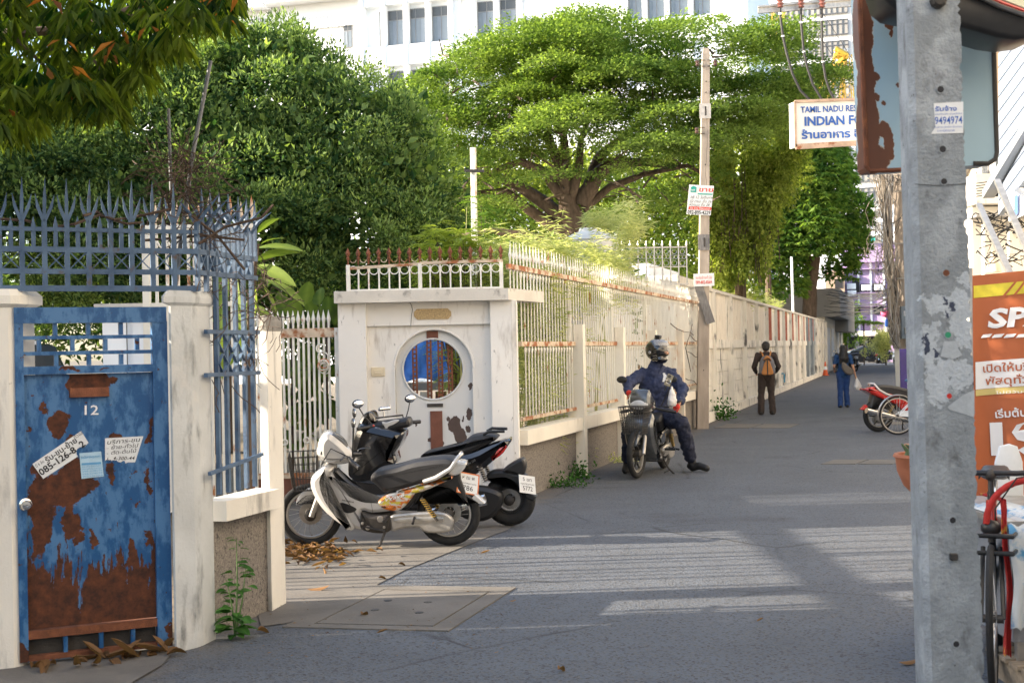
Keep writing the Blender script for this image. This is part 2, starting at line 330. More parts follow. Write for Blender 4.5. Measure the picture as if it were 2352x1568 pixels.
# ================================================================ BLUE GATE
PG = Plane(G(45, 1532), G(395, 1492)-G(45, 1532)); GM = PG.M
def gbox(b, x0, y0, x1, y1, t0, t1):
    a0, z1 = PG.at(x0, y0); a1, z0 = PG.at(x1, y1); return b.box((min(a0, a1), t0, z0), (max(a0, a1), t1, z1))
def gblob(mask_pts):
    """peeled patches: ellipse list in gate pixels -> node mask (distance in gate plane)"""
    return [(PG.P(*PG.at(x, y)), rx/420., rz/420.) for x, y, rx, rz in mask_pts]
def bluegate_mat(name, panel):
    m = mat(name, (.035, .165, .37), .42, var=.0, vs=2, bump=.0); nt = m.node_tree; b = nt.nodes['Principled BSDF']
    g = _n(nt, 'ShaderNodeNewGeometry'); pos = g.outputs['Position']
    n1 = _noise(nt, 9, 8, .68, stretch=(1.3, 1.3, .55)); base = _mix(nt, _ramp(nt, n1.outputs[0], .46, .56).outputs[0], (.010, .08, .22, 1), (.065, .175, .35, 1))
    n2 = _noise(nt, 34, 6, .65); base = _mix(nt, _ramp(nt, n2.outputs[0], .60, .68).outputs[0], base, (.02, .10, .24, 1))
    wob = _noise(nt, 7, 6, .62); sub = _n(nt, 'ShaderNodeVectorMath', operation='SUBTRACT'); nt.links.new(wob.outputs['Color'], sub.inputs[0]); sub.inputs[1].default_value = (.5, .5, .5)
    scl = _n(nt, 'ShaderNodeVectorMath', operation='SCALE'); nt.links.new(sub.outputs[0], scl.inputs[0]); scl.inputs['Scale'].default_value = .20
    wp = _n(nt, 'ShaderNodeVectorMath', operation='ADD'); nt.links.new(pos, wp.inputs[0]); nt.links.new(scl.outputs[0], wp.inputs[1])
    acc = None
    def mx(a, s):
        if a is None: return s
        n = _n(nt, 'ShaderNodeMath', operation='MAXIMUM'); nt.links.new(a, n.inputs[0]); nt.links.new(s, n.inputs[1]); return n.outputs[0]
    blobs = [(205, 875, 52, 30), (135, 965, 20, 30), (132, 990, 11, 18), (98, 938, 8, 8), (168, 1010, 12, 14), (262, 1005, 17, 16), (345, 975, 7, 55), (345, 1110, 6, 40), (253, 1085, 9, 26), (170, 1100, 42, 52), (150, 1125, 45, 45), (95, 1170, 26, 110), (160, 1195, 16, 40), (180, 1215, 10, 40), (302, 1270, 11, 38), (215, 1240, 7, 24), (118, 1050, 8, 6), (60, 980, 5, 9), (340, 1230, 6, 20), (320, 1165, 5, 8)] if panel else \
            [(305, 781, 8, 4), (290, 779, 6, 3), (262, 779, 7, 4), (338, 782, 7, 4), (332, 815, 9, 4), (165, 848, 22, 7), (235, 846, 14, 3), (354, 790, 4, 6), (380, 800, 4, 16), (366, 1020, 4, 5), (390, 1450, 12, 30), (52, 1500, 14, 50), (50, 1340, 8, 12), (334, 735, 3, 3)]
    for P, rx, rz in gblob(blobs):
        s_ = _n(nt, 'ShaderNodeVectorMath', operation='SUBTRACT'); nt.links.new(wp.outputs[0], s_.inputs[0]); s_.inputs[1].default_value = P
        k = _n(nt, 'ShaderNodeVectorMath', operation='MULTIPLY'); nt.links.new(s_.outputs[0], k.inputs[0]); k.inputs[1].default_value = (1/rx, 1/rx*.6, 1/rz)
        l = _n(nt, 'ShaderNodeVectorMath', operation='LENGTH'); nt.links.new(k.outputs[0], l.inputs[0])
        q = _n(nt, 'ShaderNodeMath', operation='SUBTRACT'); q.inputs[0].default_value = 1.0; nt.links.new(l.outputs['Value'], q.inputs[1]); acc = mx(acc, q.outputs[0])
    if panel:   # corroded lower half
        sx = _n(nt, 'ShaderNodeSeparateXYZ'); nt.links.new(wp.outputs[0], sx.inputs[0]); bn = _noise(nt, 5.5, 6, .7, stretch=(2.2, 2.2, .35))
        h = _n(nt, 'ShaderNodeMath', operation='MULTIPLY_ADD'); nt.links.new(bn.outputs[0], h.inputs[0]); h.inputs[1].default_value = 1.5; h.inputs[2].default_value = -.75+.52
        d = _n(nt, 'ShaderNodeMath', operation='SUBTRACT'); nt.links.new(h.outputs[0], d.inputs[0]); nt.links.new(sx.outputs['Z'], d.inputs[1])
        d2 = _n(nt, 'ShaderNodeMath', operation='MULTIPLY'); nt.links.new(d.outputs[0], d2.inputs[0]); d2.inputs[1].default_value = 4; acc = mx(acc, d2.outputs[0])
    sn = _noise(nt, 26, 6, .7); s1 = _n(nt, 'ShaderNodeMath', operation='MULTIPLY_ADD'); nt.links.new(sn.outputs[0], s1.inputs[0]); s1.inputs[1].default_value = 5; s1.inputs[2].default_value = -3.25; acc = mx(acc, s1.outputs[0])
    f = _ramp(nt, acc, .0, .05).outputs[0]; edge = _ramp(nt, acc, -.0, .02).outputs[0]
    rn = _noise(nt, 18, 8, .7); rc = _mix(nt, _ramp(nt, rn.outputs[0], .35, .68).outputs[0], (.035, .013, .008, 1), (.135, .042, .015, 1))
    nt.links.new(_mix(nt, f, base, rc), b.inputs['Base Color'])
    mr = _n(nt, 'ShaderNodeMix'); nt.links.new(f, mr.inputs[0]); mr.inputs[2].default_value = .38; mr.inputs[3].default_value = .9; nt.links.new(mr.outputs[0], b.inputs['Roughness'])
    bp = _n(nt, 'ShaderNodeBump'); bp.inputs['Strength'].default_value = .5; bp.inputs['Distance'].default_value = .004; bp.invert = True; nt.links.new(edge, bp.inputs['Height'])
    b2 = _n(nt, 'ShaderNodeBump'); b2.inputs['Strength'].default_value = .12; b2.inputs['Distance'].default_value = .01; nt.links.new(rn.outputs[0], b2.inputs['Height']); nt.links.new(bp.outputs[0], b2.inputs['Normal']); nt.links.new(b2.outputs[0], b.inputs['Normal'])
    return m
M_gframe = bluegate_mat('gate_frame_paint', False); M_gpanel = bluegate_mat('gate_panel_paint', True)
def text(body, P0, P1, h, n, m, parent, name='lettering', lift=.002, shear=0, squeeze=None, bold=0, x_align='LEFT', **kw):
    """flat print: starts at P0 runs toward P1, cap height h; squeezed to |P1-P0|; n = surface normal"""
    cu = bpy.data.curves.new('t', 'FONT'); cu.body = body; cu.size = 1; cu.shear = shear; cu.offset = bold; cu.resolution_u = 2
    o = bpy.data.objects.new('t', cu); COL.objects.link(o); dg = bpy.context.evaluated_depsgraph_get(); me = bpy.data.meshes.new_from_object(o.evaluated_get(dg))
    bpy.data.objects.remove(o); bpy.data.curves.remove(cu)
    P0, P1, n = Vector(P0), Vector(P1), Vector(n).normalized(); X = (P1-P0); W = X.length; X.normalize(); Y = n.cross(X).normalized()
    if not len(me.vertices): return None
    xs = [v.co.x for v in me.vertices]; x0, x1 = min(xs), max(xs); kx = W/(x1-x0); ky = h/.70
    for v in me.vertices:
        p = P0+X*((v.co.x-x0)*kx)+Y*(v.co.y*ky)+n*lift; v.co = p
    me.materials.clear(); return put(name, me, m, parent, **kw)
gate = thing('gate_door', 'rusty peeling blue metal gate door numbered 12 with pasted phone number notices', 'gate', PG.P(.38, 0))
b = MB(GM); gbox(b, 30, 706.5, 380, 740, -.035, .035); b.build('top_rail', M_gframe, gate)
b = MB(GM); a0 = PG.at(30, 740)[0]; zt = PG.at(40, 740)[1]
ax = PG.at(58, 1100)[0]; bx = PG.at(350, 900)[0]; cx = PG.at(386, 1000)[0]; al = PG.at(36, 1000)[0]
b.box((al, -.03, .03), (ax, .03, zt-.001)); b.build('stile', M_gframe, gate)
b = MB(GM); b.box((bx, -.03, .03), (cx, .03, zt-.001)); b.build('stile', M_gframe, gate)
def grow(y0, y1, xs, nm='glazing_bar'):
    for x0, x1 in xs:
        b = MB(GM); m_ = PG.at((x0+x1)/2, (y0+y1)/2)[0]; b.box((m_-.011, -.018, PG.at(200, y1)[1]), (m_+.011, .018, PG.at(200, y0)[1])); b.build(nm, M_gframe, gate)
def ghor(y0, y1, t=.02, nm='cross_rail', m=None):
    b = MB(GM); b.box((ax, -t, PG.at(200, y1)[1]), (bx, t, PG.at(200, y0)[1])); b.build(nm, m or M_gframe, gate)
ghor(770, 778); ghor(805.5, 814); ghor(839, 857, .032)
grow(740.5, 769.5, ((121, 131), (197, 207), (272, 282))); grow(778.5, 805, ((85, 93), (161, 171), (236, 247), (310, 319))); grow(814.5, 838.5, ((124, 133), (199, 209), (274, 282)))
b = MB(GM); z0 = PG.at(200, 1432)[1]; z1 = PG.at(200, 858)[1]; b.box((ax, .0, z0), (bx, .006, z1)); b.build('panel', M_gpanel, gate)
b = MB(GM); b.box((ax, .032, .02), (bx, .036, PG.at(200, 1432)[1])); b.build('backing_sheet', M_iron, gate); ghor(1434, 1452, .028, m=M_rust); ghor(1490, 1502, .02, m=M_rust)
for x in (150, 232, 305): grow(1452.5, 1489.5, ((x-5, x+5),), 'lower_bar')
for x in (112, 190, 265): grow(1502.5, 1540, ((x-5, x+5),), 'lower_bar')
b = MB(GM); a0, z1 = PG.at(158, 891); a1, z0 = PG.at(251, 910)
b.loft([[(a0, 0, z0), (a1, 0, z0), (a1, 0, z1), (a0, 0, z1)], [(a0+.004, -.03, z0+.002), (a1-.004, -.03, z0+.002), (a1-.004, -.012, z1), (a0+.004, -.012, z1)]]); b.build('letter_flap', M_rust, gate)
gn = PG.n if PG.n.y < 0 else -PG.n
gx = PG.d
P0 = PG.P(*PG.at(194, 952)); text('12', P0, PG.P(*PG.at(226, 951.5)), .052, gn, M_inkwhite, gate, 'number_plate', lift=.006, bold=.01, label='white painted number 12')
ka, kz = PG.at(57.5, 1157)
T = GM @ Matrix.Translation((ka, -.03, kz)) @ Matrix.Rotation(math.pi/2, 4, 'X')
MB(T).lathe([(.034, 0), (.034, .006), (.016, .012), (.014, .03), (.024, .038), (.028, .052), (.022, .062), (.008, .064), (.004, .060)], 20).build('door_knob', M_chrome, gate, smooth=40)
def gquad(corners, lift=.0035): return [PG.P(*PG.at(x, y), 0)+gn*lift for x, y in corners]
def sticker(corners, m, label, ragged=0):
    P = gquad(corners); pts = []
    for i in range(len(P)):
        a, c = P[i], P[(i+1) % len(P)]; pts.append(a)
        if ragged and i in ragged:
            for k in range(1, 7): pts.append(a.lerp(c, k/7)+Vector((random.uniform(-1, 1)*.008, 0, random.uniform(-1, 1)*.010)))
    b = MB(); b.loft([[p for p in pts], [p+gn*.0012 for p in pts]]); o = b.build('paper_notice', m, gate, label=label); return P, o
def gtext(body, x0, y0, x1, y1, hpx, m, par, **k): return text(body, PG.P(*PG.at(x0, y0)), PG.P(*PG.at(x1, y1)), hpx/418., gn, m, par, lift=.0055, **k)
M_paperblue = mat('pale_blue_paper', (.42, .60, .72), .8, var=.1, vs=12, bump=.1)
P, st = sticker([(74, 1065), (186, 989), (203, 1016), (172, 1035), (178, 1048), (99, 1099)], M_paper, 'slanted white strip with a phone number', ragged=(2, 3))
gtext('มี 6 ล้อ', 84, 1073, 102, 1061, 7, M_inkblack, st); gtext('รับ-ขน-ย้าย', 108, 1062, 178, 1014, 12, M_inkblack, st, bold=.02); gtext('ทั่วไป', 172, 1008, 190, 996, 8, M_inkblack, st); gtext('085-126-8  2', 95, 1092, 197, 1022, 15, M_inkblack, st, bold=.025)
P, st = sticker([(182, 1040), (232, 1036), (238, 1093), (187, 1099)], M_paperblue, 'small pale blue printed notice')
M_bl2 = mat('faded_blue_ink', (.10, .30, .52), .7, bump=0)
gtext('ติดโซลาร์หมุนราคา', 186, 1053, 230, 1049, 5, M_bl2, st, bold=.02); b = MB(); pp = gquad([(187, 1063), (232, 1060), (232, 1065), (187, 1068)], .0052); b._add(pp, [(0, 1, 2, 3)]); b.build('printed_band', M_bl2, st)
for k, t_ in enumerate(('ซ่อม แก้ไข รับประกันงาน', 'บริการทั่วไป ราคาถูก', '094-3298195', '094-3298194', '092-2261058')): gtext(t_, 188+k*.6, 1073+k*5.6, 232+k*.8, 1069.5+k*5.6, 3.4, M_bl2, st)
P, st = sticker([(241, 1006), (329, 1001), (310, 1061), (294, 1061), (268, 1056), (241, 1058)], M_paper, 'torn white handwritten service notice', ragged=(3, 4))
gtext('บริการ-ขน', 246, 1020, 322, 1013, 9, M_inkblack, st, shear=.2, bold=.006); gtext('- ย้าย-ทั่วไป', 245, 1032, 318, 1026, 8, M_inkblack, st, shear=.2, bold=.006); gtext('- ตัด-ต้นไม้', 245, 1044, 314, 1038, 8, M_inkblack, st, shear=.2, bold=.006); gtext('084-300-44', 246, 1056, 309, 1055, 8, M_inkblack, st, shear=.2, bold=.006)
# ---------------------------------------------------------------- gate pillars
def capped_pillar(name, lab, pts, ztop, cap_h, m, over=.03, base=-.02, chamf=.03, flat_top=False):
    t = thing(name, lab, 'pillar', (pts[0].x, pts[0].y, 0)); cx = sum(p.x for p in pts)/4; cy = sum(p.y for p in pts)/4; c = Vector((cx, cy, 0))
    def ring(k, z):
        out = []
        for i, p in enumerate(pts):
            d0 = (pts[i-1]-p).normalized(); d1 = (pts[(i+1) % 4]-p).normalized(); q = p+(-(d0+d1))*k; cc = chamf
            out += [q+d0*cc+Vector((0, 0, z)), q+d1*cc+Vector((0, 0, z))]
        return [(v.x, v.y, z) for v in out]
    b = MB(); b.loft([ring(0, base), ring(0, ztop-cap_h)]); b.build('shaft', m, t)
    if cap_h: b = MB(); b.loft([ring(0, ztop-cap_h+.0005), ring(over, ztop-cap_h*.8), ring(over, ztop-.035), ring(over-.025, ztop)]); b.build('cap', m, t)
    return t
p0, p1, p2 = G(396, 1500), G(462, 1484), G(500, 1464)
capped_pillar('gate_pillar', 'pale blue-grey pillar with chamfered cap, to the right of the blue gate', [p0, p1, p2, p0+p2-p1], PG.at(430, 668)[1]+.0, .085, M_grey)
d = PG.d; p1 = G(46, 1535); p0 = p1-d*.42; back = (p2-G(462, 1484))
capped_pillar('gate_pillar', 'cream pillar cut by the left edge of the picture, left of the blue gate', [p0, p1, p1+back, p0+back], PG.at(20, 664)[1], .10, M_white)
c0, c1, c2 = G(606, 1401), G(625, 1404), G(657, 1386)
t = thing('boundary_post', 'narrow cream post with a broken mortar top left of the parked silver scooter', 'post', c1)
zt = V(620, 722, -3.94)[1]; L = c0+c2-c1
b = MB(); pts = [c0, c1, c2, L]; b.loft([[(p.x, p.y, -.02) for p in pts], [(p.x, p.y, zt-.11) for p in pts]]); b.build('shaft', M_white, t)
M_mortar = mat('grey_mortar', (.25, .24, .22), .95, var=.2, vs=9, bump=.9, bs=30)
b = MB(); b.loft([[(p.x, p.y, zt-.109) for p in pts], [(p.x+random.uniform(-.01, .01), p.y, zt-.05) for p in pts], [(p.x*.999, p.y, zt+random.uniform(-.02, .0)) for p in pts]]); b.build('broken_cap', M_mortar, t)
# low wall between pillar and post, with pebble dash panel
VL = -3.92; u0 = V(500, 1200, VL)[0]; u1 = V(618, 1171, VL)[0]+.06
z_t = V(495, 1151, VL)[1]; z_b = V(495, 1198, VL)[1]
t = thing('low_wall', 'short low wall with a pebble-dash panel between the pillar and the narrow post', 'wall', S(u0, VL))
b = MB(STM); b.box((u0, -VL-.06, z_b), (u1, -VL+.12, z_t)); b.build('coping', M_white, t)
b = MB(STM); b.box((u0, -VL+.03, -.02), (u1, -VL+.10, z_b-.001)); b.build('pebble_dash_panel', M_pebble, t)
# ---------------------------------------------------------------- blue railing above the gate and along the side
rail = thing('spiked_railing', 'faded blue spiked iron railing with cross braces above the blue gate, turning the corner', 'railing', PG.P(.4, 1.9))
SV = (lambda P: P.x*CU-P.y*SU)(PG.P(*PG.at(451, 600)))   # the side run stands on this line
us0 = (lambda P: P.x*SU+P.y*CU)(PG.P(*PG.at(451, 600)))
zR = [PG.at(230, y)[1] for y in (529, 574.5, 624, 662.5)]
aL = PG.at(-60, 600)[0]; aC = PG.at(451, 600)[0]
for z, h in zip(zR, (.022, .030, .028, .032)):
    b = MB(GM); b.box((aL, -.012, z-h/2), (aC+.012, .012, z+h/2)); b.build('rail', M_blueiron, rail)
uE = V(588, 600, SV)[0]
for z, h in zip(zR[1:3], (.030, .028)):
    b = MB(STM); b.box((us0+.013, -SV-.012, z-h/2), (uE, -SV+.012, z+h/2)); b.build('rail', M_blueiron, rail)
for y in (763, 857):
    z = V(560, y, SV)[1]; u00 = V(490, y, SV)[0]; b = MB(STM); b.box((u00-.1, -SV-.02, z-.012), (uE+.0, -SV+.004, z+.012)); b.build('rail', M_blueiron, rail)
z = V(560, 1060, SV)[1]; u00 = V(490, y, SV)[0]; b = MB(STM); b.bar((u00-.1, -SV-.02, z-.03), (uE+.0, -SV-.02, z+.03), .02); b.build('rail', M_blueiron, rail)
major = [-1, 51, 103, 154.5, 204.5, 255, 303, 351, 400]; minor = [25, 77, 128, 179, 230, 279, 328, 376, 424]
def trident_mesh():
    b = MB()
    for dx, h in ((0, .24), (-.045, .15), (.045, .15)):
        b.loft([[(0+dx*.05-.009, -.004, 0), (dx*.05+.009, -.004, 0), (dx*.05+.009, .004, 0), (dx*.05-.009, .004, 0)], [(dx*.75-.009, -.005, h*.52), (dx*.75+.009, -.005, h*.52), (dx*.75+.009, .005, h*.52), (dx*.75-.009, .005, h*.52)], [(dx*1.1-.001, 0, h), (dx*1.1+.001, 0, h), (dx*1.1+.001, .001, h), (dx*1.1-.001, .001, h)]])
    return b.mesh()
ME_tri = trident_mesh()
b = MB(); b.loft([[(-.011, -.008, 0), (.011, -.008, 0), (.011, .008, 0), (-.011, .008, 0)], [(-.011, -.008, .30), (.011, -.008, .30), (.011, .008, .30), (-.011, .008, .30)], [(-.001, 0, .41), (.001, 0, .41), (.001, .001, .41), (-.001, .001, .41)]]); ME_min = b.mesh()
zs = PG.at(230, 512)[1]; zb = zR[3]
b = MB(); b.box((-.013, -.013, 0), (.013, .013, zs-zb)); ME_maj = b.mesh()
for x in major:
    a = PG.at(x, 600)[0]; put('bar', ME_maj, M_blueiron, rail, M=GM @ Matrix.Translation((a, 0, zb)))
    put('trident_spike', ME_tri, M_blueiron, rail, M=GM @ Matrix.Translation((a, 0, zs)) @ Matrix.Rotation(random.uniform(-.06, .06), 4, 'Y'))
for x in minor:
    a = PG.at(x, 560)[0]; z = zR[1]; put('short_spike', ME_min, M_blueiron, rail, M=GM @ Matrix.Translation((a, 0, z)) @ Matrix.Scale((PG.at(x, 497)[1]-z)/.41, 4, (0, 0, 1)))
for k in range(len(major)):
    x0 = major[k]; x1 = (major+[451])[k+1]; a0, a1 = PG.at(x0, 600)[0], PG.at(x1, 600)[0]
    for s in (0, 1):
        b = MB(GM); b.bar((a0, -.004+.006*s, zR[1+s]), (a1, -.004+.006*s, zR[2-s]), .006, .006); b.build('cross_brace', M_blueiron, rail)
side_x = [454, 474, 495, 516, 539, 558, 577]
zside_b = V(560, 1122, SV)[1]
for i, x in enumerate(side_x):
    u = V(x, 640, SV)[0]; zbot = zside_b if i > 1 else PG.at(430, 668)[1]
    b = MB(STM); b.box((u-.012, -SV-.012, zbot), (u+.012, -SV+.012, zs+.02)); b.build('bar', M_blueiron, rail)
    for s in (-1, 1):      # bent outward spikes
        p = [(u, -SV, zs), (u+.01, -SV-.05*s, zs+.07), (u+.03, -SV-.13*s, zs+.13+random.uniform(0, .05))]
        b = MB(STM); b.tube(p, [.012, .012, .002], 5); b.build('bent_spike', M_blueiron, rail)
    put('short_spike', ME_min, M_blueiron, rail, M=STM @ Matrix.Translation((u+.06, -SV, zR[1])) @ Matrix.Scale(.9, 4, (0, 0, 1)))
us = [V(x, 640, SV)[0] for x in side_x]
for k in range(len(us)-1):
    for zc, hh in ((.5*(zR[1]+zR[2]), .5*(zR[1]-zR[2])),):
        um = (us[k]+us[k+1])/2; 
        for s in (-1, 1): b = MB(STM); b.bar((um-s*.04, -SV, zc-hh), (um, -SV, zc), .022, .006); b.bar((um, -SV, zc), (um-s*.04*-1, -SV, zc+hh) if 0 else (um-s*.04, -SV, zc+hh), .022, .006); b.build('diamond_brace', M_blueiron, rail)
z4, z5 = V(560, 763, SV)[1], V(560, 857, SV)[1]
for k in range(2, len(us)-1):
    um = (us[k]+us[k+1])/2
    for j in range(2):
        za = z5+(z4-z5)*j/2; zc = za+(z4-z5)/4; ze = za+(z4-z5)/2
        for s in (-1, 1): b = MB(STM); b.bar((um, -SV-.008, za+.004), (um+s*.055, -SV-.008, zc), .020, .006); b.bar((um+s*.055, -SV-.008, zc), (um, -SV-.008, ze-.004), .020, .006); b.build('diamond_brace', M_blueiron, rail)
# dead vine twigs tangled in the railing
def twigs(name, lab, n, P0f, spread, m, r=.004, L=.5, seed=1):
    rd = random.Random(seed); b = MB()
    for i in range(n):
        p = Vector(P0f(rd)); d = Vector((rd.uniform(-1, 1), rd.uniform(-.6, .6), rd.uniform(-1, .8))).normalized(); pts = [p]
        for k in range(5): d = (d+Vector((rd.uniform(-1, 1), rd.uniform(-1, 1), rd.uniform(-1, 1)))*.55).normalized(); pts.append(pts[-1]+d*L/5)
        b.tube(pts, r*rd.uniform(.5, 1.3), 4)
    return b.build(name, m, label=lab, cat='dry vine', kind='stuff')
M_twig = mat('dry_twig', (.075, .05, .035), .9, var=.4, vs=10, bump=0)
twigs('dry_vine', 'tangle of dead brown vine twigs caught in the side of the blue railing', 95, lambda r: S(us0+r.uniform(.1, 1.0), SV+r.uniform(-.05, .03), r.choice([2.05, 2.1, 2.2, 2.0, 1.85, 1.6])+r.uniform(-.18, .12)), .3, M_twig, r=.0028, L=.26, seed=3)
b = MB(); 
for pts in (((-0, 503), (60, 506), (80, 511)), ((130, 520), (170, 515), (230, 493), (260, 505), (300, 500), (340, 492), (390, 481)), ((190, 497), (225, 485), (250, 500), (290, 515), (330, 510)), ((330, 552), (400, 546), (470, 540), (560, 552)), ((440, 495), (500, 540), (560, 620)), ((455, 560), (520, 520), (600, 500), (628, 470))):
    b.tube([PG.P(*PG.at(x, y), .03*math.sin(x)) for x, y in pts], .008, 5)
b.build('dry_vine', M_twig, label='dead vine stem lying along the top of the blue railing', cat='dry vine')
# ================================================================ leaning pipes by the gate pillar
def pipe(name, lab, pts, r, m, cat, **k):
    b = MB(); b.tube(pts, r, 10); return b.build(name, m, smooth=40, label=lab, cat=cat, **k)
M_pipe = mat('grey_pipe', (.16, .17, .18), .6, var=.25, vs=8, bump=.2)
pipe('leaning_pipe', 'tall grey pipe leaning to the right behind the blue railing', [A(400, 668, 7.55), A(415, 560, 7.55), A(440, 370, 7.58), A(484, 140, 7.6)], [.016, .014, .012, .011], M_pipe, 'pipe')
pipe('upright_pipe', 'shorter thin grey pipe wrapped with twigs behind the blue railing, left of the leaning one', [A(399, 660, 7.62), A(394, 470, 7.62), A(387, 250, 7.62)], [.011, .010, .009], M_pipe, 'pipe')
twigs('dry_vine', 'ball of dead twigs wound round the two pipes above the blue railing', 90, lambda r: A(r.gauss(425, 24), r.gauss(395, 22), 7.55+r.uniform(-.05, .05)), .3, M_twig, r=.003, L=.3, seed=5)
twigs('dry_vine', 'dead twigs hanging down the pipes onto the top of the pillar', 60, lambda r: A(r.gauss(430, 30), r.uniform(430, 560), 7.5+r.uniform(-.05, .05)), .3, M_twig, r=.003, L=.3, seed=6)
# ================================================================ white scroll railing behind the blue one
def fr(x, y, Y): P = A(x, y, Y); return (P.x, P.z)
YS = 11.5
ws = thing('scroll_fence', 'cream iron fence with spear tips and scrolls standing behind the blue railing', 'fence', (A(460, 800, YS).x, YS, 0))
MY = Matrix.Translation((0, YS, 0))
xa, xb = fr(336, 600, YS)[0], fr(582, 600, YS)[0]
zA, zB_, zC = fr(400, 522, YS)[1], fr(400, 590, YS)[1], fr(400, 700, YS)[1]
b = MB(MY); b.box((xa, -.02, zA-.02), (xb, .02, zA+.02)); b.build('rail', M_barwhite, ws)
b = MB(MY); b.box((xa, -.02, zC-.02), (xb, .02, zC+.02)); b.build('rail', M_barwhite, ws)
b = MB(MY); b.box((xa-.03, -.03, 0), (xa+.03, .03, zA)); b.build('post', M_barwhite, ws)
b = MB(MY); b.box((fr(455, 600, YS)[0]-.04, -.03, 0), (fr(455, 600, YS)[0]+.04, .03, zA)); b.build('post', M_barwhite, ws)
b = MB(); b.box((-.012, -.012, 0), (.012, .012, 1.0)); ME_b1 = b.mesh()
b = MB(); b.lathe([(.010, 0), (.012, .05), (.026, .08), (.022, .10), (.010, .20), (.0005, .25)], 6); ME_sp = b.mesh()
b = MB()
for s in (-1, 1): b.tube([(0, 0, 0), (.01*s, 0, -.03), (.035*s, 0, -.07), (.05*s, 0, -.08)], [.014, .013, .009, .004], 6)
ME_flare = b.mesh()
k = 0; x = xa+.09
while x < xb:
    put('bar', ME_b1, M_barwhite, ws, M=Matrix.Translation((x, YS, .3)) @ Matrix.Scale(zA-.3, 4, (0, 0, 1)))
    put('spear_tip', ME_sp, M_bargold, ws, M=Matrix.Translation((x, YS, zA+.02+.05*(k % 2))) @ Matrix.Scale(.8, 4))
    put('scroll_leaf', ME_flare, M_barwhite, ws, M=Matrix.Translation((x, YS, zA-.10)))
    k += 1; x += .094
for sx in (-1, 1):
    b = MB(MY); X0 = fr(352+sx*9, 700, YS)[0]; b.torus((X0, 0, zC-.08), .045, .009, 'y', 20, 6); b.torus((X0+.01*sx, 0, zC-.19), .03, .009, 'y', 16, 6); b.build('scroll', M_barwhite, ws, smooth=60)
# white gate house block behind the gate grid
bh = thing('gatehouse', 'low white rendered block with a flat top seen through the grid of the blue gate', 'outbuilding', A(300, 840, 13.2))
X0, X1 = fr(236, 800, 13.2)[0], fr(347, 800, 13.2)[0]; zt = fr(300, 706, 13.2)[1]
b = MB(); b.box((X0, 13.2, 0), (X1, 14.6, zt)); b.build('wall', M_whitebld, bh)
b = MB(); b.box((fr(219, 700, 13.1)[0], 13.05, zt+.001), (X1+.1, 14.8, fr(300, 697, 13.1)[1])); b.build('roof_slab', M_slab, bh)
b = MB(); b.box((fr(292, 800, 13.2)[0]-.004, 13.196, .2), (fr(292, 800, 13.2)[0]+.004, 13.2, zt-.05)); b.build('joint', M_iron, bh)
# ================================================================ rusty cream sliding gate
YG = 14.28
rg = thing('sliding_gate', 'rust-streaked cream iron gate with spear tips between the narrow post and the portal', 'gate', (A(710, 1100, YG).x, YG, 0))
xa, xb = fr(560, 760, YG)[0], fr(779, 760, YG)[0]; z0, z1 = fr(700, 775, YG)[1], fr(700, 754, YG)[1]
b = MB(Matrix.Translation((0, YG, 0))); b.box((xa, -.02, z0), (xb-.05, .02, z1)); b.build('top_rail', M_bargold, rg)
b = MB(Matrix.Translation((0, YG, 0))); b.box((xb-.05, -.025, .05), (xb-.002, .025, z1)); b.build('stile', M_barwhite, rg)
b = MB(Matrix.Translation((0, YG, 0))); b.box((xa, -.02, .30), (xb-.052, .02, .36)); b.build('bottom_rail', M_bargold, rg)
M_rustpanel = mat('rust_red_sheet', (.17, .065, .04), .8, var=.3, vs=6, bump=.3)
b = MB(Matrix.Translation((0, YG, 0))); b.box((xa, .0, .05), (xb-.052, .008, .30)); b.build('kick_panel', M_rustpanel, rg)
b = MB(); b.box((-.012, -.012, 0), (.012, .012, 1)); ME_b2 = b.mesh()
b = MB(); b.lathe([(.012, 0), (.014, .06), (.024, .10), (.012, .15), (.0008, .20)], 5); ME_sp2 = b.mesh()
n = int((xb-xa)/.056)
for i in range(n):
    x = fr(649, 700, YG)[0]+(i-7)*.0555
    if x > xb-.06: break
    put('bar', ME_b2, M_barwhite, rg, M=Matrix.Translation((x, YG, .36)) @ Matrix.Scale(z0-.36, 4, (0, 0, 1)))
    put('spear_tip', ME_sp2, M_barwhite, rg, M=Matrix.Translation((x, YG, z1)))
for (sx, sy, R) in ((737, 800, .045), (743, 820, .055), (740, 842, .04), (705, 1010, .03), (730, 1040, .03), (655, 1015, .03)):
    X, z = fr(sx, sy, YG); b = MB(); b.torus((X, YG-.03, z), R, .008, 'y', 18, 6); b.build('scroll', M_barwhite, rg, smooth=60)
# coil of cable hung on the gate
t = thing('cable_coil', 'small coil of pale and orange cable hanging on the cream sliding gate', 'coil', (fr(748, 850, YG)[0], YG-.05, fr(748, 850, YG)[1]))
for i in range(6):
    X, z = fr(746+random.uniform(-3, 3), 840+random.uniform(-9, 9), YG); b = MB(); b.torus((X, YG-.05-.006*i, z), .05+.01*random.random(), .0045, 'y', 20, 5, T=None); b.build('loop', M_barwhite if i % 3 else M_orange, t, smooth=60)
